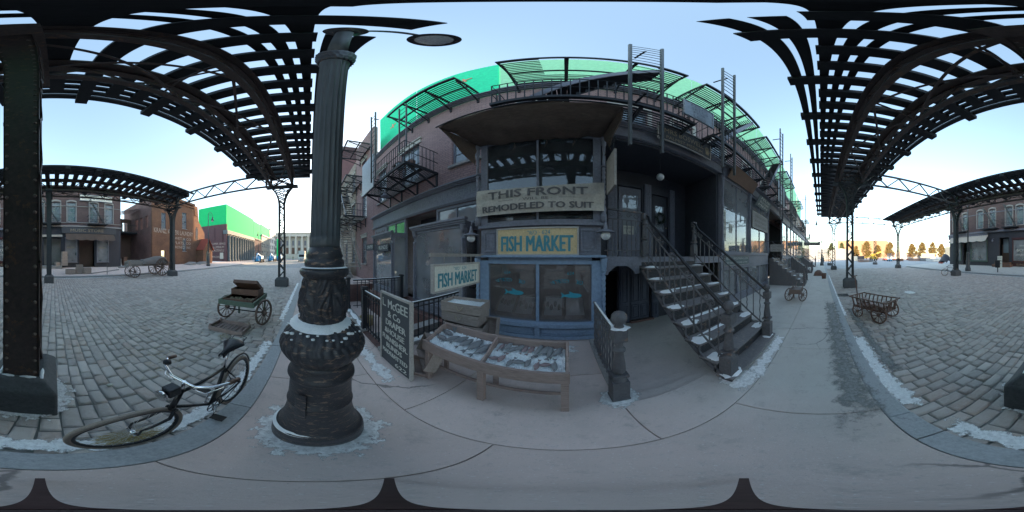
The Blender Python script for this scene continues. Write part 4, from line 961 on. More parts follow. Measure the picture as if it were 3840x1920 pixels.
# pendant inside upper bay and porch globe
pl = thing('pendant_lamp', 'white dome pendant lamp hanging behind the upper shop window', 'lamp', (-.38, 3.7, 3.9))
MB().lathe([(.15, 0), (.14, .06), (.09, .11), (.03, .13), (.015, .16)], (-.38, 3.7, 3.85), 24).build('shade', 'opal', pl); MB().tube([(-.38, 3.7, 4.0), (-.38, 3.7, 4.55)], .006, 6).build('cord', 'iron', pl)
pg = thing('porch_globe', 'round white globe lamp hanging in the dark porch', 'lamp', (2.3, 3.6, 3.2)); p_ = at(2476, 664, Y=3.5)
MB().ball(tuple(p_), .105, 20).build('globe', 'opal', pg); MB().tube([p_+Vector((0, 0, .1)), (p_.x, p_.y, 4.6)], .008, 6).build('stem', 'iron', pg)
# wreath on second door, card on first
wr = MB(); wc = Vector((3.04, PY-.03, 3.05)); 
for i in range(170):
    a = random.uniform(0, 2*pi); r = .155+random.gauss(0, .022); c = wc+Vector((cos(a)*r, random.uniform(-.03, .02), sin(a)*r))
    d = Vector((random.uniform(-1, 1), random.uniform(-.6, .6), random.uniform(-1, 1))).normalized()*.045; wr.bar(c-d, c+d, .012, .006)
tag(wr.build('wreath', 'pine'), 'dark evergreen wreath hung on the right porch door', 'wreath')
s = signboard('palmist_card', 'pale paper card reading palmist in the left porch door', 1.72, 2.05, 2.42, 2.68, PY-.005, 'paper', t=.01, fw=.01)
lettering(s, 'PALMIST', 'letter_dark', (1.885, PY-.012, 2.61), U, V, .27, .06); lettering(s, '50c', 'letter_dark', (1.94, PY-.012, 2.49), U, V, .12, .07)
# Mrs Boswell sign, leaning out from the lintel
s = signboard('palmist_sign', 'long dim board of a palmist and medium hung above the dark porch', 1.85, 3.52, 4.80, 5.42, BY-.16, 'board')
lettering(s, 'MRS BOSWELL', 'letter_gold', (2.62, BY-.186, 5.16), U, V, 1.25, .19); lettering(s, 'PALMIST-MEDIUM', 'letter_gold', (2.62, BY-.186, 4.92), U, V, 1.15, .12)
k = MB(); 
for i, (dx, l) in enumerate(((-.06, .12), (-.03, .16), (0, .17), (.03, .15))): k.bar((3.40+dx, BY-.19, 5.02), (3.40+dx*1.5, BY-.19, 5.06+l), .022, .004)
k.bar((3.45, BY-.19, 4.98), (3.49, BY-.19, 5.08), .022, .004); k.box(3.33, 3.46, BY-.192, BY-.188, 4.92, 5.04); k.build('painted_hand', 'letter_gold', s)
# hanging side board on right corner of bay
hb = thing('hanging_side_board', 'narrow weathered board hanging edge-on from the right corner of the fish shop', 'sign', (.75, 2.8, 3.2))
MB().box(.76, .80, 2.45, 2.95, 2.95, 3.75).build('board', 'grey_wood', hb, bevel=.005)
k = MB().tube([(.74, 3.05, 3.95), (.78, 2.4, 3.98)], .012, 8); scroll(k, (.78, 2.5, 4.06), .06, (0, 1, 0), (0, 0, 1)); k.tube([(.78, 2.55, 3.98), (.78, 2.55, 3.75)], .006, 6); k.build('bracket', 'iron', hb)
# perpendicular fish market sign
hs = thing('hanging_fish_sign', 'cream hanging board with teal words fish market over the wooden crates', 'sign', (-1.70, 2.2, 1.2))
XS = -1.70; MB().box(XS-.02, XS+.015, 1.62, 2.86, 1.23, 1.60).build('board', 'sign_white', hs)
k = MB()
for a, b, c, d in ((1.59, 2.89, 1.60, 1.63), (1.59, 2.89, 1.20, 1.23)): k.box(XS-.03, XS+.03, a, b, c, d)
k.box(XS-.03, XS+.03, 1.59, 1.62, 1.23, 1.60).box(XS-.03, XS+.03, 2.86, 2.89, 1.23, 1.60); k.build('frame', 'board_frame', hs)
lettering(hs, 'FISH MARKET', 'letter_teal', (XS+.015, 2.24, 1.375), (0, 1, 0), V, 1.08, .22, bold=.009); lettering(hs, '\u05e8\u05e9\u05db \u00b7 624', 'letter_teal', (XS+.015, 2.24, 1.545), (0, 1, 0), V, .36, .06)
k = MB().box(XS-.02, XS+.02, 1.55, 3.1, 1.74, 1.79); 
for y in (1.85, 2.6): k.tube([(XS, y, 1.63), (XS, y, 1.74)], .006, 6)
k.build('hanging_bar', 'grey_wood', hs)
# window paint: numbers, words and a blue fish on each display pane
for i, xc in enumerate((-1.10, .02)):
    t = thing('window_lettering', hl(i, ['blue painted words and fish on the left display pane of the fish shop', 'blue painted words and fish on the right display pane of the fish shop']), 'window lettering', (xc, BY+.03, .9), 'painted lettering on the fish shop panes')
    lettering(t, '624', 'letter_sky', (xc+(-.05 if i == 0 else .08), BY+.046, 1.42), U, V, .13, .06)
    wd = '\u05df\u05d9\u05e8\u05d3\u05d4\u05de\u05dc  \u05e8\u05e9\u05db'; N = len(wd)
    for j, ch in enumerate(wd):
        if ch == ' ': continue
        a = (j/(N-1)-.5)*1.5; c = (xc+.42*sin(a), BY+.046, 1.13+.16*cos(a)-.02)
        lettering(t, ch, 'letter_sky', c, (cos(a), 0, -sin(a)), (sin(a), 0, cos(a)), .045 if ch not in '\u05d9\u05df' else .018, .075)
    fx, fz = xc+.12, 1.03-(.02 if i == 0 else .05); pts = [(fx+.17*cos(q)*(1), fz+.045*sin(q)*(1-.25*cos(q)*-1)) for q in [2*pi*m/20 for m in range(20)]]
    k = MB().prism(pts, BY+.042, BY+.046, lambda u, v, w_: (u, w_, v)); k.prism([(fx-.13, fz), (fx-.23, fz+.07), (fx-.20, fz), (fx-.24, fz-.06)], BY+.0425, BY+.0455, lambda u, v, w_: (u, w_, v))
    k.prism([(fx-.05, fz+.035), (fx-.08, fz+.09), (fx+.05, fz+.04)], BY+.0425, BY+.0455, lambda u, v, w_: (u, w_, v)); k.build('painted_fish', 'letter_sky', t)

# ---- draper's building to the left ------------------------------------------
dr = thing('draper_building', 'brick draper shop with two glazed bays under a dark fascia, left of fish shop', 'building', (-5.5, WY, 0))
DX0, DX1 = -9.6, -1.78
k = MB(); wall_holes(k, DX0, DX1, -1.1, 8.45, [(-3.35, -2.3, 4.95, 7.05), (-6.35, -5.0, 4.95, 7.05), (-8.9, -7.8, 4.95, 7.05), (-9.3, -2.15, 0, 3.48)], WY, WY+.3); k.build('wall', 'bright_brick', dr)
sash(dr, -2.825, 1.05, 4.95, 7.05, WY, -1, lintel='cream_stone'); sash(dr, -5.675, 1.35, 4.95, 7.05, WY, -1, lintel='cream_stone'); sash(dr, -8.35, 1.1, 4.95, 7.05, WY, -1, lintel='cream_stone')
k = MB(); cornice(k, DX0, DX1, WY, 8.455, .18, .18); k.build('cornice', 'slate', dr)
k = MB().box(-9.5, -1.95, WY-.07, WY-.002, 3.50, 4.02); cornice(k, -9.5, -1.95, WY-.072, 4.02, .14, .18); cornice(k, -9.5, -1.95, WY-.072, 3.40, .10, .07); fas = k.build('fascia', 'slate', dr, bevel=.004)
M['letter_faint'] = worn('faint_lettering', (.24, .255, .27), (.17, .18, .19), rough=.8, scale=9, chip=.6, chipc=(.12, .135, .16))
lettering(dr, 'AND  Co  FURNISHERS', 'letter_faint', (-3.95, WY-.074, 3.76), U, V, 3.9, .19)
k = MB()           # transom frames
for a, b in ((-4.0, -2.25), (-7.7, -5.9)):
    k.box(a, b, WY-.05, WY+.06, 3.30, 3.39).box(a, b, WY-.05, WY+.06, 2.70, 2.78).box(a, a+.09, WY-.05, WY+.06, 2.78, 3.30).box(b-.09, b, WY-.05, WY+.06, 2.78, 3.30).box((a+b)/2-.025, (a+b)/2+.025, WY-.04, WY+.04, 2.78, 3.30)
k.box(-9.3, -7.75, WY-.04, WY+.06, 2.7, 3.39); tr_ = k.build('transom_frame', 'slate', dr)
for a, b in ((-3.91, -2.34), (-7.61, -5.99)): MB().box(a, b, WY+.0, WY+.005, 2.78, 3.30).build('transom_pane', 'glass', tr_)
lettering(dr, 'PIANOS', 'dark_maroon', (-8.5, WY-.045, 3.02), U, V, 1.2, .35)
def bay(par, x0, x1, z0, z1, y0=3.25, mat='slate'):
    k = MB(); cornice(k, x0-.02, x1+.02, y0+.0, z1, .16, .14); k.box(x0, x1, y0, WY-.01, z1, z1+.1)
    k.box(x0, x1, y0, y0+.1, -.02, z0).box(x0, x0+.08, y0+.1, WY, -.02, z0).box(x1-.08, x1, y0+.1, WY, -.02, z0)
    panel(k, x0+.1, x1-.1, .02, z0-.06, y0)
    for x in (x0, x1-.09): k.box(x, x+.09, y0, y0+.09, z0, z1); k.box(x, x+.09, WY-.1, WY-.01, z0, z1)
    k.box(x0+.09, x1-.09, y0+.01, y0+.08, z0, z0+.07).box(x0+.09, x1-.09, y0+.01, y0+.08, z1-.08, z1).box(x0+.01, x0+.08, y0+.09, WY-.1, z1-.08, z1).box(x1-.08, x1-.01, y0+.09, WY-.1, z1-.08, z1)
    k.box(x0-.03, x1+.03, y0-.04, y0+.05, z0-.05, z0)
    f = k.build('bay_window', mat, par, bevel=.004)
    MB().box(x0+.09, x1-.09, y0+.04, y0+.045, z0+.07, z1-.08).build('pane', 'glass', f)
    MB().box(x0+.04, x0+.045, y0+.09, WY-.1, z0, z1-.08).build('pane', 'glass', f); MB().box(x1-.045, x1-.04, y0+.09, WY-.1, z0, z1-.08).build('pane', 'glass', f)
    MB().grid(lambda a, b: (x0+.1+(x1-x0-.2)*a, y0+.12+.012*sin(a*60), z1-.08-(.42+.025*abs(sin(a*50)))*b), 70, 2).build('valance', 'curtain', f)
    q = MB()
    for x in (x0+.04, x1-.05):
        q.lathe([(.045, 0), (.05, .04), (.03, .06), (.03, z1-z0-.42), (.045, z1-z0-.38), (.035, z1-z0-.34)], (x, y0-.03, z0), 12)
        q.lathe([(.035, 0), (.045, .08), (.065, .16), (.075, .2)], (x, y0-.03, z1-.22), 12, mod=lambda r, z, a: r+.008*sin(a*6))
    q.build('column', mat, f)
    MB().box(x0+.1, x1-.1, y0+.12, WY+.2, z0-.02, z0+.03).build('display_floor', 'grey_wood', f)
    MB().grid(lambda a, b: (x0+.45+.5*a+.15*(1-b)*(a-.5), y0+.45+.08*sin(a*20), z0+.05+.75*b), 20, 6).build('draped_cloth', 'curtain', f)
    return f
bay(dr, -4.34, -2.3, .30, 2.55); bay(dr, -7.75, -5.77, .30, 2.62)
k = MB().box(-5.75, -4.36, 4.7, 4.8, 0, 3.4); panel(k, -5.6, -5.1, .1, 2.2, 4.7); panel(k, -5.0, -4.5, .1, 2.2, 4.7); k.build('entrance_door', 'blue_dark', dr)
MB().box(DX0+.3, DX1-.3, 5.6, 5.65, -.1, 3.5).box(DX0+.3, DX1-.3, WY+.31, 5.6, 3.49, 3.55).box(DX0+.3, DX1-.3, WY+.02, 5.6, -.06, 0).build('interior', 'interior_warm', dr)
for nm, x, z, tx, y, l in (('blinds_sign', -6.55, 2.12, 'BLINDS', 3.19, 'small black board reading blinds on the left glazed bay'), ('draper_sign', -8.15, 2.22, 'DRAPER', 3.19, 'small dark board reading draper hung left of the blinds board')):
    s = signboard(nm, l, x-.52, x+.52, z-.15, z+.15, y, 'board', 'iron', t=.03, fw=.02); lettering(s, tx, 'letter_pale', (x, y-.0185, z+.02), U, V, .85, .17)
for z_, l_ in ((1.25, 'upper small pale notice pasted on the right glazed bay'), (.97, 'lower small pale notice pasted on the right glazed bay')): tag(MB().box(-2.83, -2.60, 3.19, 3.196, z_, z_+.24).build('paper_notice', 'paper'), l_, 'notice')
MB().box(DX0, DX1-.02, WY+.301, 5.7, 8.2, 8.4).box(DX0, DX1-.02, 5.66, 5.7, -.2, 8.2).build('roof', 'slate', dr)
# areaway walls, coping, fences
k = MB().box(-9.7, -2.33, 1.12, 1.26, -1.4, -.01).box(-2.46, -2.33, 1.262, 3.2, -1.4, -.01).box(-9.7, -9.57, 1.262, 3.9, -1.4, -.01).box(-9.57, -2.46, 3.05, 3.20, -1.4, -.06); 
aw_ = thing('areaway_wall', 'low brick areaway wall with frosty pale stone coping beside the draper shop', 'low wall', (-6, 1.2, -.1)); k.build('brickwork', 'dark_brick', aw_)
MB().box(-9.72, -3.3, 1.10, 1.30, .0, .07).box(-2.48, -2.30, 1.10, 3.2, .0, .07).build('coping', 'stone', aw_, bevel=.01)
k = MB(); 
for i in range(9): heap(k, -3.6-.62*i, 1.19, .069, .33, .07, .014, i+60)
heap(k, -2.39, 1.8, .069, .07, .6, .014, 81); k.build('snow', 'snow', aw_)
k = MB()
for i in range(6): k.box(-3.2+.28*i, -2.92+.28*i, 1.27, 3.0, -1.2, -.02-.19*(5-i) if False else -.02-.17*i)
tag(k.build('cellar_steps', 'stone'), 'worn stone steps down into the areaway', 'steps')
def fence(name, label, a, b, h, posts=(), group='iron area railings'):
    a = Vector(a); b = Vector(b); t = thing(name, label, 'railing', a, group); L = (b-a).length; d = (b-a)/L; q = Vector((0, 0, 1))
    MB().tube([a+q*h, b+q*h], .024, 8).build('top_rail', 'iron', t); MB().bar(a+q*.08, b+q*.08, .03, .02).bar(a+q*(h-.09), b+q*(h-.09), .03, .014).build('rail_bar', 'iron', t)
    n = int(L/.125)
    for i in range(1, n): p = a+d*(L*i/n); MB().box(p.x-.009, p.x+.009, p.y-.009, p.y+.009, p.z+.0, p.z+h-.01).build('baluster', 'iron', t)
    for p in posts:
        c = a+d*L*p; k = MB().box(c.x-.055, c.x+.055, c.y-.055, c.y+.055, c.z, c.z+h+.04).box(c.x-.075, c.x+.075, c.y-.075, c.y+.075, c.z+h+.04, c.z+h+.07).box(c.x-.065, c.x+.065, c.y-.065, c.y+.065, c.z+h+.07, c.z+h+.10).box(c.x-.07, c.x+.07, c.y-.07, c.y+.07, c.z, c.z+.12)
        k.build('post', 'iron', t, bevel=.004)
    k = MB().grid(lambda u, v: tuple(a+d*L*u+Vector((-d.y, d.x, 0))*.02*(v*2-1)+q*(h+.022+.008*sin(pi*v)+.003*mnoise.noise(Vector((u*30, 0, 1))))), max(6, int(L*8)), 3); k.build('frost', 'snow', t)
    return t
fence('area_railing', 'front iron railing from the square black post to behind the black sign board', (-3.38, 1.19, .07), (-1.75, 1.19, .07), .90, (0.0,))
fence('area_railing', 'iron railing running back from the sign board to the shop beside the leaning crate', (-2.39, 1.35, .07), (-2.39, 3.1, .07), .80, ())
fence('area_railing', 'iron railing with snowy top before the left glazed bay, further along', (-9.6, 1.19, .07), (-4.9, 1.19, .07), .92, (1.0,))
fence('area_railing', 'iron railing across the far end of the areaway behind the lamp post', (-4.9, 1.35, .07), (-4.9, 3.1, .07), .92, (1.0,))
# black sign board standing on the sidewalk
ab = thing('standing_sign_board', 'tall black sign board with chalky draper lettering and a bare wood frame', 'sign board', (-1.86, 1.08, 0))
BO = Vector((-1.855, 1.07, 0)); 
MB().box(-2.22, -1.49, 1.06, 1.085, .01, 1.19).build('board', 'board', ab)
MB().box(-2.25, -2.22, 1.045, 1.09, 0, 1.22).box(-1.49, -1.46, 1.045, 1.09, 0, 1.22).box(-2.22, -1.49, 1.045, 1.09, 1.19, 1.22).build('frame', 'board_frame', ab, bevel=.004)
for tx, z, wd, ht, dx in (('L. McGEE', 1.07, .64, .125, 0), ('& Co', .915, .32, .10, .0), ('DRAPER', .775, .50, .095, .03), ('&HOUSE', .635, .50, .09, .0), ('FURNISHER.', .50, .64, .09, 0), ('BLINDS', .37, .40, .085, 0), ('MADE&FITTED', .24, .63, .08, 0), ('622', .10, .26, .075, .17)):
    lettering(ab, tx, 'letter_pale', (-1.855+dx, 1.059, z), U, V, wd, ht, bold=.004)
MB().bar((-2.1, 1.10, 1.1), (-2.1, 1.45, .0), .04, .02).bar((-1.6, 1.10, 1.1), (-1.6, 1.19, .0), .04, .02).build('prop_leg', 'board_frame', ab)

# ---- clothing shop building to the right ------------------------------------
cb_ = thing('clothing_building', 'dark shop building with tall reflecting show windows right of the stoop', 'building', (7.5, WY, 0))
CX0, CX1 = 4.32, 9.0
k = MB(); wall_holes(k, CX0, 12.3, 4.78, 8.45, [(4.9, 5.9, 5.25, 7.25), (7.6, 8.6, 5.25, 7.25), (10.2, 11.2, 5.25, 7.25)], WY, WY+.3); k.build('wall', 'bright_brick', cb_)
for xc in (5.4, 8.1, 10.7): sash(cb_, xc, 1.0, 5.25, 7.25, WY, -1, arched=True, lintel='cream_stone')
k = MB(); cornice(k, CX0, 12.3, WY, 8.455, .2, .2); k.build('cornice', 'slate', cb_)
k = MB().box(CX0, 12.3, BY-.02, BY+.14, 4.69, 5.05); cornice(k, CX0, 12.3, BY-.02, 5.05, .1, .14); k.box(CX0, 12.3, BY+.141, WY, 4.97, 5.05); k.build('lintel', 'slate', cb_)
k = MB()
for x in (CX0, 6.4, CX1-.12): k.box(x, x+.12, BY, BY+.12, 1.9, 4.68)
k.box(CX0+.12, CX1-.12, BY+.01, BY+.11, 4.55, 4.68).box(CX0, CX1, BY-.03, BY+.13, 1.78, 1.92).box(CX0, CX1, BY+.01, BY+.1, 1.36, 1.775).box(CX0, CX1, BY-.02, BY+.12, 1.28, 1.358)
k.box(5.36, 5.39, BY+.02, BY+.09, 1.92, 4.55).box(7.7, 7.73, BY+.02, BY+.09, 1.92, 4.55)
for x in (CX0, 5.4, 6.4, 7.6, CX1-.12): k.box(x, x+.1, BY+.005, BY+.1, 0.3, 1.28)
k.box(CX0, CX1, BY, BY+.1, .0, .3); panel(k, CX0+.2, 6.3, .04, .26, BY); panel(k, 6.6, CX1-.2, .04, .26, BY); k.build('shop_front', 'slate', cb_, bevel=.004)
for a, b in ((CX0+.12, 5.36), (5.39, 6.4), (6.52, 7.7), (7.73, CX1-.12)):
    MB().box(a, b, BY+.05, BY+.055, 1.92, 4.55).build('show_pane', 'glass', cb_); MB().box(a, b, BY+.06, BY+.065, .3, 1.28).build('basement_pane', 'glass', cb_)
k = MB().box(CX0, CX1, 4.6, 4.65, 0, 4.7).box(CX0, CX1, BY+.15, 4.6, 1.7, 1.76).box(CX0, CX0+.03, BY+.15, 4.6, 0, 4.7).box(CX1-.03, CX1, BY+.15, 5.2, 0, 4.7).box(CX1, 12.3, 5.2, 5.25, 0, 4.7).box(CX1, 12.3, BY+.15, 5.2, 4.62, 4.68); k.build('interior', 'interior', cb_)
MB().box(CX0, 12.3, WY+.301, 5.15, 8.2, 8.4).box(CX0+.03, 12.3, 5.26, 5.3, -.2, 8.2).build('roof', 'slate', cb_)
for x in (CX0+.03, 6.46, CX1-.06):
    MB().lathe([(.06, 0), (.06, .3), (.035, .35), (.03, 1.5), (.05, 1.55), (.03, 1.6), (.03, 2.2), (.06, 2.4), (.07, 2.7)], (x, BY-.04, 1.9), 12).build('turned_column', 'slate', cb_)
s = signboard('shop_name_board', 'grey board naming a clothier and son below the tall show window', 4.5, 6.35, 1.42, 1.74, BY-.005, 'grey_stucco', t=.02, fw=.015)
lettering(s, 'FELIX J. WOLMARK & SON', 'letter_pale', (5.42, BY-.019, 1.65), U, V, 1.7, .11); lettering(s, 'BEST SELECTION OF WORK CLOTHING', 'letter_pale', (5.42, BY-.019, 1.51), U, V, 1.6, .06)
s = signboard('goods_board', 'pale lettered board covering the upper part of the second show window', 6.75, 8.75, 3.1, 3.85, BY-.02, 'stone', t=.03, fw=.03)
for i, tx in enumerate(('WORKING CLOTHES', 'BOOTS & SHOES', 'TRUNKS & BAGS')): lettering(s, tx, 'letter_dark', (7.75, BY-.042, 3.68-.22*i), U, V, 1.5, .11)
for xw, tw, zt, l in ((4.55, ('22', 'LEG', 'MEAL', '20'), 3.2, 'narrow pale price bill pasted left in the show window'), (4.98, ('15',), 2.75, 'second pale price bill with number fifteen in the show window')):
    s = signboard('price_bill', l, xw-.10, xw+.10, zt-.26*len(tw)+.1, zt+.16, BY+.045, 'paper', t=.006, fw=.004)
    for i, tx in enumerate(tw): lettering(s, tx, 'letter_dark', (xw, BY+.037, zt-.25*i), U, V, .15, .14)
# credit board hanging perpendicular over the sidewalk
cs = thing('clothing_credit_sign', 'small pale board reading clothing on credit, hung from a rod over the sidewalk', 'sign', (7.1, 2.35, 1.9))
k = MB().box(7.09, 7.12, 1.66, 2.30, 1.95, 2.28); k.build('board', 'stone', cs, bevel=.004); MB().tube([(7.1, BY, 2.42), (7.1, 1.6, 2.42)], .012, 6).tube([(7.1, 1.8, 2.28), (7.1, 1.8, 2.42)], .006, 6).tube([(7.1, 2.2, 2.28), (7.1, 2.2, 2.42)], .006, 6).build('bracket', 'iron', cs)
lettering(cs, 'CLOTHING', 'letter_dark', (7.09, 1.98, 2.18), (0, -1, 0), V, .5, .10); lettering(cs, 'ON CREDIT', 'letter_dark', (7.09, 1.98, 2.04), (0, -1, 0), V, .5, .09)
# tilted boards leaning out under the platforms
for n_, (xa, xb, z, txs, l) in enumerate(((4.6, 6.6, 4.62, (), 'blank brown board tilted out above the first show window'), (6.9, 8.6, 4.2, ('FELIX', 'SELLS CHEAP', 'MEN'), 'lettered grey board tilted out above the second show window'))):
    s = thing('tilted_board', l, 'sign', ((xa+xb)/2, BY-.3, z)); k = MB()
    dz, dy = .42, .38
    k.add([(xa, BY-.05, z+dz), (xb, BY-.05, z+dz), (xb, BY-.05-dy, z+.9), (xa, BY-.05-dy, z+.9), (xa, BY-.02, z+dz-.01), (xb, BY-.02, z+dz-.01), (xb, BY-.02-dy, z+.89), (xa, BY-.02-dy, z+.89)], [(0, 1, 2, 3), (4, 7, 6, 5), (0, 4, 5, 1), (3, 2, 6, 7), (0, 3, 7, 4), (1, 5, 6, 2)]) if False else k.add(
        [(xa, BY-.08, z), (xb, BY-.08, z), (xb, BY-.36, z+.48), (xa, BY-.36, z+.48), (xa, BY-.05, z+.015), (xb, BY-.05, z+.015), (xb, BY-.33, z+.495), (xa, BY-.33, z+.495)], [(0, 1, 2, 3), (4, 7, 6, 5), (0, 4, 5, 1), (3, 2, 6, 7), (0, 3, 7, 4), (1, 5, 6, 2)])
    k.build('board', 'brown_wood' if n_ == 0 else 'grey_stucco', s)
    for i, tx in enumerate(txs): t_ = .82-.28*i; lettering(s, tx, 'letter_pale', ((xa+xb)/2, BY-.08-.28*t_, z+.48*t_), (1, 0, 0), (0, -.504, .864), 1.2, .1)
# porch pieces further right: stoops
def simple_stoop(x0, x1, label, ytop=BY, nst=8):
    t = thing('far_stoop', label, 'staircase', ((x0+x1)/2, 2, 0), 'iron stoops along the right row'); 
    for i in range(nst):
        y = .95+.265*i; z = .18+.205*i; MB().box(x0, x1, y, ytop+.02, z-.205 if i else 0, z).build('step', 'stoop', t)
    for x in (x0+.06, x1-.06):
        k = MB().tube([(x, .98, 1.1), (x, 2.9, 2.6)], .025, 6); k.bar((x, 1.0, .35), (x, 2.9, 1.85), .02, .03)
        for i in range(9): y = 1.05+.22*i; k.bar((x, y, .35+.78*(y-1)), (x, y, 1.1+.78*(y-1)), .014, .014)
        k.build('railing', 'stoop', t); newel(t, x, .98, .15, 1.1)
    k = MB(); 
    for i in range(nst): heap(k, x0+.25, 1.05+.265*i, .18+.205*i, .16, .08, .02, i)
    k.build('snow', 'snow', t)
simple_stoop(9.3, 10.8, 'first stoop beyond the clothing shop windows')
# far right row: repeating fronts up to the end
def row_house(x0, x1, n_, label, mat):
    t = thing('row_house', label, 'building', ((x0+x1)/2, WY, 0), 'shop houses closing the right hand row')
    L = x1-x0; nw = int(L/2.7); holes = [(x0+L*(i+.5)/nw-.5, x0+L*(i+.5)/nw+.5, 5.25, 7.25) for i in range(nw)]
    k = MB(); wall_holes(k, x0, x1, 4.78, 8.45, holes, WY, WY+.3); k.box(x0, x1, WY+.6, WY+.7, 0, 8.4); k.build('wall', mat, t)
    for h in holes: sash(t, (h[0]+h[1])/2, 1.0, 5.25, 7.25, WY, -1, arched=n_ % 2 == 0, lintel='cream_stone')
    k = MB(); cornice(k, x0, x1, WY, 8.455, .22, .22); k.build('cornice', 'slate', t)
    k = MB().box(x0, x1, BY-.05, BY+.12, 4.5, 5.0); cornice(k, x0, x1, BY-.05, 5.0, .12, .16); k.box(x0, x1, BY+.121, WY, 4.9, 5.0); k.build('fascia', 'slate', t)
    k = MB(); m = max(2, int(L/1.6))
    for i in range(m+1): x = x0+(L-.14)*i/m; k.box(x, x+.14, BY, BY+.12, 0, 4.5)
    k.box(x0, x1, BY+.01, BY+.11, 1.5, 1.8).box(x0, x1, BY+.01, BY+.11, 0, .35); f = k.build('shop_front', hl(n_, ['slate', 'door_green', 'dark_maroon']), t)
    MB().box(x0+.05, x1-.05, BY+.05, BY+.055, .35, 4.5).build('panes', 'glass', f); MB().box(x0, x1, WY+.4, WY+.45, 0, 4.6).build('interior', 'interior', t)
row_house(12.4, 19.8, 0, 'brick shop house right after the clothing shop', 'bright_brick')
row_house(19.9, 30.0, 1, 'second last shop house of the right row', 'pale_brick')
row_house(30.1, 41.0, 2, 'last shop house at the far right end of the row', 'dark_brick')
simple_stoop(16.5, 18.0, 'middle stoop of the right row'); simple_stoop(26, 27.5, 'farthest stoop of the right row')
es = thing('projecting_shop_sign', 'long dark shop board projecting over the sidewalk at the far right', 'sign', (28, 1.6, 3.8))
MB().box(28, 28.1, .2, 3.0, 3.55, 4.15).build('board', 'board', es); lettering(es, 'STAUFFER', 'letter_gold', (28, 1.6, 3.85), (0, -1, 0), V, 2.2, .36); MB().tube([(28.05, 3.0, 4.3), (28.05, .0, 4.3)], .03, 6).build('bracket', 'iron', es)

# ---- left: further houses with wooden stair ---------------------------------
lh = thing('tall_brick_house', 'tall brick house with stacked iron platforms beyond the draper shop', 'building', (-15, WY, 0))
k = MB(); hs_ = [(x-.5, x+.5, z, z+1.9) for x in (-11.4, -14.2, -17, -20) for z in (1.2, 4.6, 7.8)]
wall_holes(k, -13.5, DX0-.02, -.1, 12.4, hs_, WY, WY+.3); k.build('wall', 'bright_brick', lh)
k = MB(); wall_holes(k, -24, -13.52, -.1, 10.9, hs_, WY-.05, WY+.3); k.build('pale_wall', 'pale_brick', lh)
for a, b, z0, z1 in hs_: sash(lh, (a+b)/2, 1.0, z0, z1, WY-(.05 if a < -13.5 else 0), -1, lintel='cream_stone')
MB().box(-24, DX0-.02, 10, 10.2, -.1, 10.9).box(-24, -23.8, WY+.3, 10, -.1, 10.9).build('back_wall', 'pale_brick', lh)
ws = thing('wooden_stair', 'steep grey wooden outside stair with thin handrails left of the draper shop', 'staircase', (-11, 2.6, 0))
A, B = Vector((-9.9, 2.8, .95)), Vector((-13.6, 2.8, 4.55))
for y in (2.25, 3.2): MB().bar(A+Vector((0, y-2.8, 0)), B+Vector((0, y-2.8, 0)), .05, .26).build('stringer', 'grey_wood', ws)
for i in range(17): p = A.lerp(B, (i+.5)/17); MB().box(p.x-.14, p.x+.14, 2.28, 3.17, p.z, p.z+.035).build('tread', 'grey_wood', ws)
for y in (2.25, 3.2):
    k = MB().tube([A+Vector((0, y-2.8, .9)), B+Vector((0, y-2.8, .9))], .02, 6)
    for i in range(6): p = A.lerp(B, i/5); k.bar((p.x, y, p.z), (p.x, y, p.z+.9), .03, .03)
    k.build('handrail', 'grey_wood', ws)
sst = thing('stone_stair', 'pale stone steps with arch and iron rail at the foot of the tall brick house', 'staircase', (-15, 2, 0))
for i in range(7): MB().box(-15.5+.0, -12.4-.42*i*0-.42*(6-i)*0 if False else -12.4-.36*i, 1.5, 3.4, .2*i, .2*i+.2).build('step', 'stone', sst)
fence('stair_railing', 'thin iron rail on the pale stone steps', (-15.4, 1.55, 1.4), (-12.6, 1.55, .4), 1.0)
nb = thing('orange_brick_studio', 'long plain orange brick building at the far left end of the near row', 'building', (-40, WY+2, 0))
MB().box(-62, -24.5, WY+2, WY+14, -.1, 11.0).build('wall', 'orange_brick', nb); MB().box(-80, -31, WY+2.3, WY+13, 11.01, 27).build('sun_blocker', 'maroon_stucco', nb); MB().box(-62, -24.5, WY+1.94, WY+1.996, 3.0, 3.6).build('blue_band', 'lift_blue', nb)  # tall upper block is added, mostly unseen, to keep sun off the street

# ---- green screens on the roofs ---------------------------------------------
def screen(name, label, x0, x1, y, z0, z1, mat, marks=()):
    t = thing(name, label, 'green screen', ((x0+x1)/2, y, z0), 'green screens above the near row')
    m_ = max(2, int((x1-x0)/3.6))
    for i in range(m_):
        xa = x0+(x1-x0)*i/m_; xb = x0+(x1-x0)*(i+1)/m_; dy = .02*(i % 2)
        MB().grid(lambda a, b: (xa+.002+(xb-xa-.004)*a, y+dy+.018*mnoise.noise(Vector((a*3+i*7, b*5, 0)))+.012*sin(a*pi), z0+(z1-z0)*b), 10, 14).build('cloth_panel', mat, t)
    k = MB(); n = max(2, int((x1-x0)/3))
    for i in range(n+1): x = x0+.05+(x1-x0-.1)*i/n; k.box(x-.05, x+.05, y+.125, y+.22, z0, z1)
    k.build('frame', 'alu', t)
    for mx, mz in marks: MB().bar((mx-.35, y-.006, mz-.08), (mx+.35, y-.006, mz+.08), .01, .1, up=(0, 0, 1)).bar((mx-.07, y-.009, mz+.28), (mx+.07, y-.009, mz-.28), .01, .1, up=(1, 0, 0)).build('tape_cross', 'marker', t)
    return t
GY = 5.2
screen('green_screen', 'vivid green screen with orange tape crosses above the draper shop', -11.2, -2.25, GY, 8.0, 15.35, 'green2', ((-9.2, 12.6), (-3.7, 13.6)))
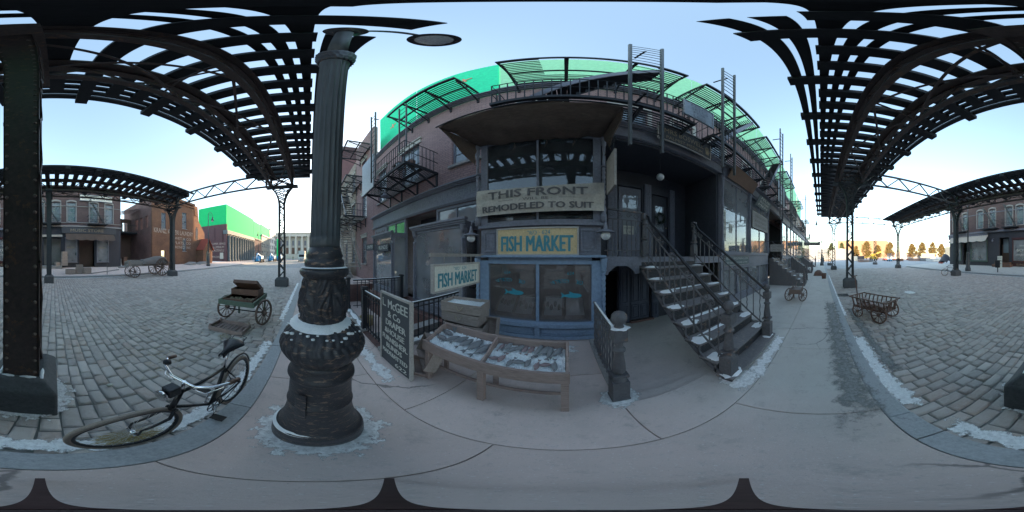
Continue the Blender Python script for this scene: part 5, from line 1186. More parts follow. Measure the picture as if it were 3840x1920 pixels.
screen('green_screen', 'pale green screen arching above the fish shop and the right row', -2.2, 41.5, GY, 8.0, 15.4, 'green_pale')

# ---- fire escapes -----------------------------------------------------------
def grating(par, x0, x1, yo, yi, z, holes=(), name='platform'):
    k = MB().box(x0, x1, yo, yo+.06, z-.05, z+.05).box(x0, x1, yi-.05, yi, z-.04, z+.04).box(x0, x0+.05, yo+.06, yi-.05, z-.05, z+.05).box(x1-.05, x1, yo+.06, yi-.05, z-.05, z+.05)
    n = max(2, round((x1-x0)/1.25))
    for i in range(1, n): x = x0+(x1-x0)*i/n; k.box(x-.04, x+.04, yo+.06, yi-.05, z-.06, z-.015)
    k.box(x0+.05, x1-.05, (yo+yi)/2-.03, (yo+yi)/2+.03, z-.07, z-.02)
    m = int((yi-yo)/.085)
    for j in range(m):
        y = yo+.09+(yi-yo-.16)*j/(m-1)
        segs = [(x0+.05, x1-.05)]
        for hx0, hx1, hy0, hy1 in holes:
            if hy0 < y < hy1: segs = [s2 for a, b in segs for s2 in ((a, min(b, hx0)), (max(a, hx1), b)) if s2[1]-s2[0] > .05]
        for a, b in segs: k.box(a, b, y-.017, y+.017, z-.012, z+.012)
    p = k.build(name, 'iron', par)
    for i in range(n+1):
        x = min(max(x0+(x1-x0)*i/n, x0+.06), x1-.06); q = MB().bar((x, yo+.15, z-.06), (x, yi-.01, z-.62), .05, .05).box(x-.035, x+.035, yi-.05, yi-.002, z-.75, z-.06); q.build('bracket', 'iron', p)
def fire_escape(x0, x1, zl, zu, yo, label, hole_u=None, ladder=None, stair=None, clutter=False, left_panel=None, rail=True):
    t = thing('fire_escape', label, 'fire escape', ((x0+x1)/2, WY, zl), 'black iron fire escapes on the near row')
    yi = WY-.0
    grating(t, x0, x1, yo, yi, zl)
    if zu: grating(t, x0+(0 if not left_panel else 1.9), x1+(0 if not left_panel else 1.65), yo+.22, yi, zu, hole_u or ())
    if rail:
        k = MB(); h = 1.0
        for z in (zl+h, zl+h*.5): k.tube([(x0+.03, yi, z), (x0+.03, yo+.03, z), (x1-.03, yo+.03, z), (x1-.03, yi, z)], .016, 6)
        k.build('handrail', 'iron', t)
        bars = [(x0+.03+(x1-x0-.06)*i/26, yo+.03) for i in range(27)]+[(x, yo+.03+(yi-yo-.06)*i/8) for x in (x0+.03, x1-.03) for i in range(1, 8)]
        for q, (x, y) in enumerate(bars): MB().box(x-.009, x+.009, y-.009, y+.009, zl+.05, zl+h).build('baluster', 'iron', t)
    if stair:
        (xa, xb) = stair; a = Vector((xa, yo+.35, zl+.1)); b = Vector((xb, yo+.35, zu-.05))
        for dy in (0, .55): MB().bar(a+Vector((0, dy, 0)), b+Vector((0, dy, 0)), .03, .17).build('stair_stringer', 'slate' if dy == 0 else 'iron', t)
        for i in range(15): p = a.lerp(b, (i+.5)/15); MB().box(p.x-.09, p.x+.09, p.y+.02, p.y+.53, p.z-.012, p.z+.012).build('stair_tread', 'iron', t)
    if ladder:
        xl, wl, yl, za, zb = ladder
        for x in (xl, xl+wl): MB().box(x-.02, x+.02, yl-.03, yl+.03, za, zb).build('ladder_rail', 'shaft', t)
        n = int((zb-za)/.3)
        for i in range(n): z = za+.15+i*.3; MB().tube([(xl+.02, yl, z), (xl+wl-.02, yl, z)], .011, 6).build('rung', 'iron', t)
        for z in (zl+.02, zu if zu else zl): MB().bar((xl+wl/2, yl+.03, z), (xl+wl/2, yo+.05, z), .04, .04).build('ladder_bracket', 'iron', t)
    return t
fe = fire_escape(-7.4, -3.95, 4.85, 8.85, 2.6, 'fire escape with stool, buckets and a sheet metal end over the draper shop', hole_u=((-5.45, -4.35, 2.9, 3.7),), ladder=(-6.05, .42, 2.42, 4.9, 9.2), left_panel=True)
for x in (-4.75, -4.32): MB().box(x-.02, x+.02, 2.9, 2.95, 5.9, 8.8).build('ladder_rail', 'shaft', fe)
for i in range(9): MB().tube([(-4.75, 2.93, 6.0+.32*i), (-4.32, 2.93, 6.0+.32*i)], .011, 6).build('rung', 'iron', fe)
MB().box(-7.5, -6.1, 2.52, 2.56, 4.75, 6.55).build('sheet_panel', 'sheet', fe, bevel=.005)
fire_escape(-1.22, 2.5, 5.40, 9.0, 2.42, 'fire escape directly above the sagging awning with a steep diagonal stair', hole_u=((-.45, 1.75, 2.7, 3.55),), ladder=(.86, .52, 2.05, 3.55, 9.7), stair=(-.9, 1.9))
fire_escape(3.12, 6.7, 5.40, 9.0, 2.42, 'fire escape over the first show window with a tall ladder at its left', hole_u=((4.6, 5.9, 2.9, 3.6),), ladder=(2.92, .50, 2.02, 3.9, 9.75), stair=(3.7, 6.2))
fire_escape(7.6, 11.2, 5.40, 9.0, 2.42, 'fire escape over the second show window, ladder in front', hole_u=((9.0, 10.3, 2.9, 3.6),), ladder=(7.75, .55, 2.0, 3.6, 9.7), stair=(8.2, 10.9))
fire_escape(12.4, 16.2, 5.40, 9.0, 2.42, 'fourth fire escape of the right row, on the first shop house', ladder=(10.5, .55, 2.0, 3.6, 9.5))
fire_escape(20.5, 24.3, 5.40, 9.0, 2.42, 'fifth fire escape, halfway down the right row', ladder=(19.6, .6, 1.9, 3.6, 9.5))
fire_escape(32, 36, 5.40, 9.0, 2.42, 'last and smallest fire escape at the far right of the row')
fire_escape(-14.5, -11, 4.6, 7.9, 2.3, 'fire escape on the tall brick house above the wooden stair', stair=(-11.6, -13.9))
fire_escape(-20, -16, 4.6, 7.9, 2.2, 'left end fire escape half hidden by the lamp post shaft')
k = fire_escape(-12.4, -9.8, 10.4, None, 2.3, 'bare high platform projecting at the top of the tall brick house', rail=False)
# things standing on / hung from the fire escapes
s = signboard('felix_sells_board', 'pale blue grey board reading felix sells for less on the high railing', 2.12, 2.98, 5.55, 6.25, 2.38, 'sheet', 'sheet', t=.05)
for i, tx in enumerate(('FELIX', 'SELLS', 'FOR', 'LESS')): lettering(s, tx, 'slate', (2.55, 2.348, 6.14-.165*i), U, V, .52 if i < 2 else .38, .11)
s = signboard('blank_sheet_board', 'blank grey sheet hung on the railing further right', 8.6, 10.2, 4.9, 6.3, 2.36, 'sheet', 'iron', t=.04)
s = signboard('white_corner_board', 'tall pale faded poster board behind the railing above the awning', -1.75, -1.32, 5.5, 6.9, 3.95, 'sign_white', t=.03)
st2 = thing('wooden_stool', 'small wooden stool standing on the left fire escape', 'stool', (-4.9, 3.0, 4.9))
MB().box(-5.15, -4.7, 2.85, 3.2, 5.33, 5.37).build('seat', 'brown_wood', st2)
for sx in (-5.1, -4.75):
    for sy in (2.89, 3.16): MB().bar((sx, sy, 5.33), (sx+(.03 if sx > -5 else -.03), sy, 4.87), .035, .035).build('leg', 'brown_wood', st2)
def bucket(x, y, z, r, h, mat, label, hoop='iron'):
    t = thing('bucket', label, 'bucket', (x, y, z)); MB().lathe([(r*.8, 0), (r, h), (r*.94, h), (r*.75, .03)], (x, y, z), 20).build('pail', mat, t)
    MB().tube([(x+cos(a)*r, y, z+h+sin(a)*r*.9) for a in [pi*i/10 for i in range(11)]], .006, 6).build('handle', hoop, t)
bucket(-4.15, 3.0, 4.87, .14, .24, 'brown_wood', 'wooden bucket standing at the right end of the left fire escape'); bucket(-4.5, 2.8, 4.87, .13, .22, 'sheet', 'zinc bucket beside the stool on the left fire escape')
bucket(-3.05, 1.62, -.02-.17*3+.02 if False else -.3, .12, .22, 'iron', 'dark pail on the areaway steps behind the railing')
# enamel lamp under the left platform
t = thing('shade_lamp', 'grey enamel shade lamp hanging under the left fire escape', 'wall lamp', (-5.6, 3.0, 4.2)); MB().lathe([(.17, 0), (.15, .05), (.07, .12), (.05, .2), (.05, .27)], (-5.6, 2.8, 4.12), 24).build('shade', 'slate', t); MB().tube([(-5.6, 2.8, 4.38), (-5.6, 2.85, 4.55), (-5.6, 3.3, 4.6), (-5.6, WY, 4.5)], .015, 6).build('bracket', 'iron', t)

# ================================================================== FISH STALL, FISH, CRATES
stl = thing('fish_stall', 'low sloping timber stall on stout legs filled with ice and fish', 'market stall', (-.7, 1.4, 0))
fx0, fx1 = -1.46, .035
def P(x, t, up=0): return Vector((x, 1.24+.36*t, .60+.11*t+up))
MB().box(fx0, fx1, 1.205, 1.235, .545, .685).build('front_board', 'wood', stl, bevel=.004)
MB().box(fx0, fx1, 1.60, 1.63, .60, .815).build('back_board', 'wood', stl, bevel=.004)
for x in (fx0+.01, -.715, fx1-.03):
    pts = [(1.2355, .55), (1.5995, .62), (1.5995, .812), (1.52, .80), (1.44, .765), (1.36, .72), (1.2355, .682)]
    MB().prism(pts, x, x+.022, lambda u, v, t: (t, u, v)).build('divider_board', 'wood', stl, bevel=.003)
MB().add([P(fx0+.03, 0, -.04), P(fx1-.03, 0, -.04), P(fx1-.03, 1, -.04), P(fx0+.03, 1, -.04)], [(0, 1, 2, 3)]).build('floor_board', 'wood', stl)
for x in (-1.41, -.715, .0):
    MB().box(x-.035, x+.03, 1.237, 1.30, 0, .56).build('leg', 'wood', stl, bevel=.004); MB().box(x-.03, x+.025, 1.56, 1.60, 0, .6).build('leg', 'wood', stl, bevel=.004)
MB().box(-1.40, 0, 1.58, 1.595, .17, .24).box(-1.40, 0, 1.44, 1.455, .10, .15).build('stretcher', 'wood', stl)
def icemesh(name, fn, nu, nv, par=None, label=None, lumps=0, area=None):
    k = MB().grid(fn, nu, nv)
    for i in range(lumps):
        a, b = random.random(), random.random(); c = Vector(fn(a, b)); r = random.uniform(.006, .014); q = len(k.v)
        k.ball((c.x, c.y, c.z+r*.4), r, 6, (random.uniform(.7, 1.2), random.uniform(.7, 1.2), random.uniform(.6, 1)))
    for j in range(len(k.sm)): k.sm[j] = False
    return k
for (a0, b0, l) in ((fx0+.035, -.72, 'crushed ice filling the left half of the fish stall'), (-.69, fx1-.035, 'crushed ice filling the right half of the fish stall')):
    k = icemesh('ice', lambda a, b: tuple(P(a0+(b0-a0)*a, b, .008+.020*sin(pi*b)+.012*mnoise.noise(Vector((a*22+a0, b*12, 0)))+.010*mnoise.noise(Vector((a*60, b*34, a0))))), 70, 34, lumps=170)
    tag(k.build('crushed_ice', 'ice'), l, 'ice', kind='stuff')
def fish_proto(name, label, mat, L, loc):
    t = thing(name, label, 'fish', loc); k = MB(); n = 14; m = 12; vs = []
    for i in range(n+1):
        u = i/n; x = (u-.5)*L*.86; h = L*.175*(sin(pi*min(1, u*1.08+.02))**.7 if u < .93 else .35*1)*(1-.35*u); h = max(h, L*.02)
        for j in range(m):
            a = 2*pi*j/m; vs.append((loc[0]+x, loc[1]+h*cos(a), loc[2]+h*.62*sin(a)))
    fs = [(i*m+j, i*m+(j+1) % m, (i+1)*m+(j+1) % m, (i+1)*m+j) for i in range(n) for j in range(m)]+[tuple(range(m))[::-1], tuple(n*m+j for j in range(m))]
    k.add(vs, fs, True); k.build('body', mat, t)
    q = MB(); x = loc[0]+L*.40; y, z = loc[1], loc[2]
    q.add([(x, y-.01*L/.15, z), (x+L*.16, y-L*.12, z+.002), (x+L*.11, y, z), (x+L*.16, y+L*.12, z+.002), (x, y+.01*L/.15, z), (x, y, z+.004), (x+L*.1, y, z+.004)], [(0, 1, 2, 5), (5, 2, 3, 4), (0, 5, 6, 1), (5, 4, 3, 6)])
    q.add([(loc[0]-L*.18, y+L*.15, z), (loc[0]-L*.1, y+L*.22, z), (loc[0]+L*.2, y+L*.15, z), (loc[0]+L*.22, y+L*.10, z), (loc[0], y+L*.14, z+.004)], [(0, 1, 4), (1, 2, 4), (2, 3, 4)])
    q.build('fins', mat, t); MB().ball((loc[0]-L*.34, y+L*.02, z+L*.08), L*.022, 7).build('eye', 'black', t)
    return t
protoB = fish_proto('fish', 'large dull grey fish at the left end of the stall, nearest the tail standing up', 'fish', .25, (0, 0, 0))
protoS = fish_proto('fish', 'small silver grey fish lying on ice in the right half of the stall', 'fish_pale', .20, (0, 0, 0))
protoR = fish_proto('fish', 'small pinkish grey fish lying on ice in the right half of the stall', 'fish_red', .185, (0, 0, 0))
def place(o, x, t, rz, up=.035, first=None, label=None, group=None, sc=1):
    c = P(x, t, up); r = first if first is not None else dup(o, c, 0, label, group)
    r.location = c; r.rotation_mode = 'ZYX'; r.rotation_euler = (RD(17), 0, rz); r.scale = (sc, sc, sc)
    if label: r['label'] = label
    if group: r['group'] = group
    return r
BL = [(-1.33, .75, 2.9, 'long grey fish in the back left corner of the stall'), (-1.33, .45, 3.0, 'grey fish in the front left corner of the stall'), (-1.20, .55, 3.9, 'dark grey fish third from the left in the stall'),
      (-1.10, .62, 4.0, 'dark grey fish fourth from the left in the stall'), (-1.01, .55, 4.2, 'slim grey fish at the middle of the left half of the stall'), (-.90, .55, 4.3, 'pale bellied large fish in the left half of the stall'), (-.79, .48, 4.2, 'broad bluish fish beside the middle divider of the stall')]
for i, (x, t, a, l) in enumerate(BL): place(protoB, x, t, a, .052, protoB if i == 0 else None, l, None, 1.15 if i > 4 else .95)
tf = MB().add([P(-1.28, .9, .03), P(-1.30, .92, .12), P(-1.27, .92, .09), P(-1.23, .94, .125), P(-1.25, .9, .03)], [(0, 1, 2), (0, 2, 4), (2, 3, 4)]); tag(tf.build('fish_tail', 'fish', solid=.004), 'grey fish tail sticking up out of the ice at the back left', 'fish')
g1, g2 = 'small silver grey fish in the right half of the stall', 'small pinkish fish in the right half of the stall'
first = {0: True, 1: True}
for row, (t, n_) in enumerate(((.76, 10), (.28, 8))):
    for i in range(n_):
        x = -.645+(.60)*(i+.3)/(n_-.2)+random.uniform(-.008, .008); big = row == 0 and i >= 6 or (row == 1 and i == 8)
        kind = 1 if (i*7+row*3) % 5 in (0, 3) and not big else 0; o = protoR if kind else protoS
        ang = (4.2 if row == 0 else 1.4+1.2*(i % 3 == 0)*-1)+random.uniform(-.35, .35)
        place(o, x, t+random.uniform(-.06, .06), ang, .050+.008*(i % 2), o if first[kind] else None, None, g2 if kind else g1, 1.02 if big else .80+random.uniform(-.06, .08)); first[kind] = False
def crate(name, label, c, size, rz=0, tilt=(0, 0), ice=False, rope=True, fishy=False, mat='crate', slats=False):
    t = thing(name, label, 'crate', c); w_, d_, h_ = size; th = .016; x, y, z = c
    MB().box(x-w_/2, x+w_/2, y-d_/2, y+d_/2, z, z+th).build('bottom', mat, t)
    for a in (-1, 1):
        MB().box(x-w_/2, x+w_/2, y+a*(d_/2)-th/2, y+a*(d_/2)+th/2, z+.0, z+h_).build('side', mat, t, bevel=.002)
        MB().box(x+a*(w_/2)-th/2, x+a*(w_/2)+th/2, y-d_/2+th/2, y+d_/2-th/2, z+.0, z+h_+.002).build('side', mat, t, bevel=.002)
    if rope:
        for a in (-1, 1):
            MB().tube([(x+q*.06, y+a*(d_/2+.012+.018*sin(pi*(q+1)/2)), z+h_*.72-.07*cos(q*pi/2)) for q in [-1+.2*i for i in range(11)]], .008, 7).build('rope_handle', 'rope', t)
    if ice:
        k = MB().grid(lambda a, b: (x+(a-.5)*(w_-th*2), y+(b-.5)*(d_-th*2), z+h_*.68+.06*sin(pi*a)*sin(pi*b)*(2 if ice == 2 else .6)+.012*mnoise.noise(Vector((a*16, b*13, x)))), 26, 20)
        for j in range(len(k.sm)): k.sm[j] = False
        k.build('ice', 'ice', t)
        if fishy:
            for q in range(4):
                kk = MB().ball((x+(q-1.5)*w_*.2, y+random.uniform(-.06, .06), z+h_*.68+.045), .04, 10, (.9, 2.2, .6)); kk.build('fish_piece', 'fish', t)
    t.rotation_euler = (tilt[0], tilt[1], rz); return t
crate('fish_crate', 'open wooden crate with rope handles and some ice, top of the stack by the shop', (-1.60, 2.28, .80), (.72, .42, .165), RD(8), ice=True)
crate('fish_crate', 'grey crate with rope handles, second from the top of the stack', (-1.62, 2.30, .60), (.70, .42, .18), RD(4))
crate('fish_crate', 'grey crate third from the top of the stack', (-1.58, 2.30, .38), (.70, .42, .19), RD(10), rope=False)
crate('fish_crate', 'bottom crate of the stack, on the sidewalk by the shop', (-1.60, 2.3, .002), (.72, .44, .30), RD(6), rope=False)
crate('fish_crate', 'upright dark crate with a big rope loop leaning against the stack behind the stall', (-1.58, 1.52, .28), (.62, .34, .15), RD(-30), (RD(68), 0))
crate('fish_crate', 'tall narrow crate leaning on end against the blue shop front', (-1.22, 2.45, .38), (.30, .56, .16), RD(5), (RD(72), 0), rope=False)
crate('fish_crate', 'small broken crate with black stencilled letters lying behind the sign board', (-1.62, 1.32, .02), (.34, .28, .14), RD(35), (RD(25), RD(10)), rope=False, mat='wood')
for i, x in enumerate((-1.28, -.86, -.25, .20)):
    crate('display_crate', ['display crate of shellfish on ice at the far left of the fish shop window', 'display crate of pale fish on ice left of the window post', 'display crate of dark fish right of the window post', 'display crate heaped with snow white ice at the right of the window'][i],
          (x, 3.50, .56), (.40, .56, .15), 0, (RD(34), 0), ice=2 if i == 3 else True, fishy=i != 3)

# ================================================================== BICYCLE
bk = thing('bicycle', 'old black roadster bicycle with chrome bars and headlamp leaning in the gutter', 'bicycle', (-.9, -.7, SZ))
FA, RA, BB = Vector((-.385, -.725, .22)), Vector((-1.44, -.70, .22)), Vector((-1.02, -.71, .16))
ST, SD, HT, HB = Vector((-1.20, -.69, .62)), Vector((-1.27, -.68, .83)), Vector((-.70, -.70, .66)), Vector((-.63, -.708, .50))
def wheel(par, c, r, nsp, tr, ax='y', mt='tyre', rim='bike_black', name='wheel', hub=.02, sp=.0016, lean=0):
    c = Vector(c); f = (lambda a, q, o=0: c+Vector((cos(a)*q, o, sin(a)*q))) if ax == 'y' else (lambda a, q, o=0: c+Vector((o, cos(a)*q, sin(a)*q)))
    t = MB().tube([f(2*pi*i/48, r-tr) for i in range(48)], tr, 10, closed=True).build(name, mt, par)
    MB().tube([f(2*pi*i/48, r-tr*2.1) for i in range(48)], tr*.75, 6, closed=True).build('rim', rim, t)
    k = MB()
    for i in range(nsp): a = 2*pi*i/nsp; k.tube([f(a+.25*(-1)**i, hub, .02*(-1)**i), f(a, r-tr*2.4)], sp, 4, caps=False)
    k.build('spokes', 'alu', t); k = MB(); d = Vector((0, 1, 0)) if ax == 'y' else Vector((1, 0, 0)); k.tube([c-d*.045, c+d*.045], hub, 10); k.build('hub', 'chrome', t)
    return t
wheel(bk, FA, .345, 32, .021); wheel(bk, RA, .345, 32, .021)
k = MB().tube([ST, BB], .0165, 10).tube([HT, ST], .0145, 10).tube([HB, BB], .0165, 10).tube([HT+Vector((-.01, 0, .04)), HB+Vector((.01, 0, -.04))], .021, 10)
for s in (-.05, .05): k.tube([ST, RA+Vector((0, s, 0))], .008, 8).tube([BB, RA+Vector((0, s, 0))], .010, 8)
k.build('frame', 'bike_black', bk)
k = MB()
for s in (-.05, .05): k.tube([HB+Vector((0, s*.5, -.03)), HB+Vector((.06, s, -.10)), FA+Vector((-.02, s, .08)), FA+Vector((0, s, 0))], [.014, .013, .009, .008], 8)
k.tube([HB+Vector((0, -.04, -.03)), HB+Vector((0, .04, -.03))], .018, 8); k.build('fork', 'bike_black', bk)
GL = lambda s: [Vector((-.715, -.69, .78)), Vector((-.70, -.69+s*.10, .80)), Vector((-.73, -.69+s*.20, .835)), Vector((-.80, -.69+s*.26, .85)), Vector((-.87, -.69+s*.27, .83))]
for s in (-1, 1):
    if s == 1: pass
k = MB().tube(GL(1)[::-1]+GL(-1)[1:], .0115, 10).tube([HT, (-.715, -.69, .79)], .013, 10); k.build('handlebar', 'chrome', bk)
for s in (-1, 1): a, b = GL(s)[3], GL(s)[4]; MB().tube([a, b, b+(b-a)*.4], .016, 10).build('grip', 'brown_wood', bk)
for s in (-1, 1): MB().tube([Vector((-.69, -.69+s*.06, .78)), Vector((-.70, -.69+s*.17, .765)), Vector((-.79, -.69+s*.235, .80))], .005, 6).build('brake_lever', 'chrome', bk)
bell = MB().lathe([(.032, 0), (.03, .02), (.015, .03), (.002, .033)], (-.74, -.88, .865), 16).build('bell', 'iron', bk)
lh_ = MB().box(-.66, -.57, -.735, -.655, .70, .79).build('headlamp', 'bike_black', bk, bevel=.01)
rot = Matrix.Rotation(pi/2, 3, 'Y'); MB().lathe([(.03, 0), (.047, .03), (.05, .045)], (-.575, -.695, .735), 20, axis=rot).build('reflector', 'chrome', lh_); MB().lathe([(.02, .036), (.044, .043)], (-.575, -.695, .735), 20, axis=rot).build('lens', 'opal', lh_)
MB().tube([(-.70, -.70, .70), (-.62, -.70, .70)], .008, 6).build('bracket', 'chrome', lh_)
def sad(a, b):
    u = a; wv = (.018+.085*min(1, max(0, (u-.25)/.6))**1.3)*(1 if u < .93 else .8); v = b*2-1
    return (SD.x+.14-.27*u, SD.y+wv*v, SD.z+.03+.02*u*u-.035*abs(v)**2.5-.02*(1-u)**3)
MB().grid(sad, 16, 12).build('saddle', 'leather', bk, solid=.012)
k = MB().tube([ST, SD], .012, 8)
for s in (-.04, .04): k.tube([SD+Vector((.1, s*.3, .02)), SD+Vector((0, s, -.02)), SD+Vector((-.1, s, .0))], .005, 6)
for s in (-.05, .05): k.lathe([(.014, 0), (.014, .05)], (SD.x-.10, SD.y+s, SD.z-.02), 8)
k.build('seat_post', 'chrome', bk)
k = MB().tube([RA+Vector((0, s2, 0)) for s2 in (-.05, .05)], .008, 8); 
MB().tube([SD+Vector((-.13, -.06, .01)), SD+Vector((-.24, -.07, .03)), SD+Vector((-.27, 0, .03)), SD+Vector((-.24, .07, .03)), SD+Vector((-.13, .06, .01))], .005, 6).build('saddle_loop', 'bike_black', bk)
cr = MB().tube([BB+Vector((cos(2*pi*i/30)*.085, .035, sin(2*pi*i/30)*.085)) for i in range(30)], .005, 5, closed=True)
for i in range(5): a = 2*pi*i/5; cr.bar(BB+Vector((0, .035, 0)), BB+Vector((cos(a)*.085, .035, sin(a)*.085)), .012, .005, up=(0, 1, 0))
crank = cr.build('chainring', 'bike_black', bk)
MB().bar(BB+Vector((0, .05, 0)), BB+Vector((.0, .06, -.0)), .02).tube([BB+Vector((0, .055, 0)), BB+Vector((.07, .065, -.12))], .008, 6).tube([BB+Vector((0, -.05, 0)), BB+Vector((-.07, -.065, .12))], .008, 6).tube([BB+Vector((0, -.05, 0)), BB+Vector((0, .055, 0))], .013, 8).build('crank_arm', 'chrome', crank)
for (o, q) in ((Vector((.07, .065, -.12)), 1), (Vector((-.07, -.065, .12)), -1)): c = BB+o; MB().box(c.x-.035, c.x+.035, c.y, c.y+q*.10, c.z-.008, c.z+.008).build('pedal', 'tyre_dark', crank)
MB().tube([BB+Vector((0, .035, .084)), RA+Vector((0, .035, .035))], .004, 5).tube([BB+Vector((0, .035, -.084)), RA+Vector((0, .035, -.035))], .004, 5).build('chain', 'iron', bk)
MB().tube([RA+Vector((cos(a)*.375, 0, sin(a)*.375)) for a in [RD(55+8*i) for i in range(15)]], .012, 6).build('rear_mudguard', 'bike_black', bk)
# straw
def straw(name, label, cx, cy, rx, ry, n, z=SZ):
    k = MB()
    for i in range(n):
        a = random.uniform(0, 6.28); r = random.random()**.7; c = Vector((cx+cos(a)*rx*r, cy+sin(a)*ry*r, z+.012+random.random()*.03*(1-r))); d = Vector((random.uniform(-1, 1), random.uniform(-.5, .5), random.uniform(-.12, .12)))*random.uniform(.03, .07); k.bar(c-d, c+d, .003, .002)
    return tag(k.build(name, 'straw'), label, 'straw', kind='stuff')
straw('straw_heap', 'heap of straw under the front wheel of the bicycle', -.42, -.83, .22, .09, 420)
straw('straw_wisp', 'thin straw scattered on the setts beyond the bicycle', -1.6, -2.0, .7, .5, 120)
straw('straw_wisp', 'straw tuft beside the flat crate by the green cart', -3.0, -1.75, .2, .12, 60)
pp = MB().ball((-.62, -1.72, SZ+.03), .035, 10, (1.2, .9, .7)).xf(Matrix.Identity(4)); tag(pp.build('paper_scrap', 'paper'), 'crumpled brown paper scrap on the setts near the column', 'litter')

# ================================================================== CARTS
def spoked(par, c, r, d, n=12, w_=.04, mat='wheel_wood'):
    """wooden wheel, axle along unit vector d (horizontal)"""
    c = Vector(c); d = Vector(d).normalized(); u = Vector((0, 0, 1)); v = d.cross(u); f = lambda a, q, o=0: c+v*cos(a)*q+u*sin(a)*q+d*o
    k = MB(); N = 40
    for i in range(N):
        a, b = 2*pi*i/N, 2*pi*(i+1)/N
        vs = [f(a, r, -w_/2), f(a, r, w_/2), f(a, r*.88, w_/2), f(a, r*.88, -w_/2), f(b, r, -w_/2), f(b, r, w_/2), f(b, r*.88, w_/2), f(b, r*.88, -w_/2)]
        k.add(vs, [(0, 1, 5, 4), (1, 2, 6, 5), (2, 3, 7, 6), (3, 0, 4, 7)])
    t = k.build('wheel', mat, par); k = MB()
    for i in range(n): a = 2*pi*(i+.5)/n; k.tube([f(a, r*.12), f(a, r*.9)], r*.035, 6)
    k.build('spokes', mat, t); MB().tube([c-d*w_*1.6, c-d*w_, c+d*w_, c+d*w_*2.2], [r*.09, r*.16, r*.16, r*.08], 12).build('hub', mat, t)
    return t
# green two-wheeled produce cart
gc = thing('green_cart', 'green two wheeled produce cart with tilted tray, seen before the left column', 'cart', (-4.1, -1.75, SZ))
for y in (-1.16, -2.32): spoked(gc, (-4.06 if y > -2 else -4.2, y, SZ+.36), .36, (.34, 1, 0), 12)
MB().tube([(-4.12, -1.2, SZ+.33), (-4.12, -2.28, SZ+.33)], .02, 8).build('axle', 'iron', gc)
MB().box(-4.75, -3.55, -1.30, -1.26, .50, .62).box(-4.75, -3.55, -2.22, -2.18, .50, .62).box(-3.58, -3.54, -2.18, -1.30, .50, .62).box(-4.75, -4.71, -2.18, -1.30, .50, .62).build('rail', 'green_wood', gc)
k = MB(); 
for i in range(8): y = -2.16+.108*i; k.box(-4.7, -3.6, y, y+.095, .49, .515)
k.build('deck', 'grey_wood', gc)
for x, y in ((-4.7, -1.32), (-4.7, -2.16)): MB().box(x-.025, x+.025, y-.025, y+.025, SZ, .5).build('prop_leg', 'green_wood', gc)
def tray(name, label, c, size, tilt, rz, fill=None):
    t = crate(name, label, c, size, rz, tilt, rope=False, mat='brown_wood')
    if fill:
        k = MB()
        for i in range(60): k.ball((c[0]+random.uniform(-.42, .42)*size[0], c[1]+random.uniform(-.42, .42)*size[1], c[2]+.03+random.random()*.03), random.uniform(.028, .042), 7)
        k.build('potatoes', fill, t)
    return t
tray('tilted_tray', 'tilted open tray with a few potatoes propped on the green cart', (-4.4, -1.75, .86), (.5, .72, .09), (RD(0), RD(-30)), 0, 'cabbage')
tray('tray_of_sacks', 'second tray of potatoes lying flat in the green cart', (-3.9, -1.74, .53), (.5, .78, .12), (0, 0), 0, 'cabbage')
crate('cart_crate', 'dark crate under the tilted tray on the green cart', (-4.4, -1.75, .53), (.5, .8, .28), 0, rope=False, mat='brown_wood')
fc = thing('flat_crate', 'shallow slatted crate lying on the setts before the green cart', 'crate', (-3.45, -1.85, SZ)); k = MB()
for i in range(8): y = -2.25+.105*i; k.box(-3.72, -3.2, y, y+.07, SZ+.01, SZ+.025)
k.build('slats', 'wood', fc)
for a in ((-3.74, -3.72, -2.27, -1.40), (-3.2, -3.18, -2.27, -1.40), (-3.72, -3.2, -2.27, -2.25), (-3.72, -3.2, -1.42, -1.40)): MB().box(*a, SZ+.005, SZ+.11).build('side', 'wood', fc)
for x in (-3.71, -3.22):
    for y in (-2.24, -1.44): MB().box(x-.02, x+.02, y-.02, y+.02, SZ, SZ+.16).build('corner_post', 'wood', fc)
# small four wheeled handcart at the right
hc = thing('handcart', 'small brown four wheeled handcart with slatted sides and raised handle', 'cart', (4.5, -1.5, SZ))
ax = Vector((.40, -.58, 0)).normalized()          # axle direction
fw = Vector((ax.y*-1, ax.x, 0))                   # towards the small wheels / handle
big = Vector((4.21, -1.74, 0)); sm = big+fw*.78
if fw.x < 0: fw = -fw; sm = big+fw*.78
for s in (-1, 1):
    spoked(hc, big+ax*s*.33+Vector((0, 0, SZ+.26)), .26, ax, 10, .03, 'brown_wood'); spoked(hc, sm+ax*s*.29+Vector((0, 0, SZ+.20)), .20, ax, 10, .03, 'brown_wood')
MB().tube([big-ax*.33+Vector((0, 0, SZ+.26)), big+ax*.33+Vector((0, 0, SZ+.26))], .015, 8).tube([sm-ax*.29+Vector((0, 0, SZ+.2)), sm+ax*.29+Vector((0, 0, SZ+.2))], .015, 8).build('axle', 'iron', hc)
q = lambda a, b, z: big+fw*a+ax*b+Vector((0, 0, z))
k = MB()
for i in range(5): b = -.18+.09*i; k.bar(q(-.18, b, .19), q(.98, b, .19), .08, .018)
for b in (-.23, .23): k.bar(q(-.2, b, .20), q(1.0, b, .20), .04, .06)
k.build('bed', 'brown_wood', hc)
k = MB()
for b in (-.26, .26):
    k.bar(q(-.28, b*1.32, .50), q(1.06, b*1.32, .50), .035, .03)
    for i in range(8): a = -.16+1.12*i/7; k.bar(q(a, b*.9, .20), q(a, b*1.32, .50), .03, .018)
for a in (-.27, 1.05): k.bar(q(a, -.36, .51), q(a, .36, .51), .03, .03)
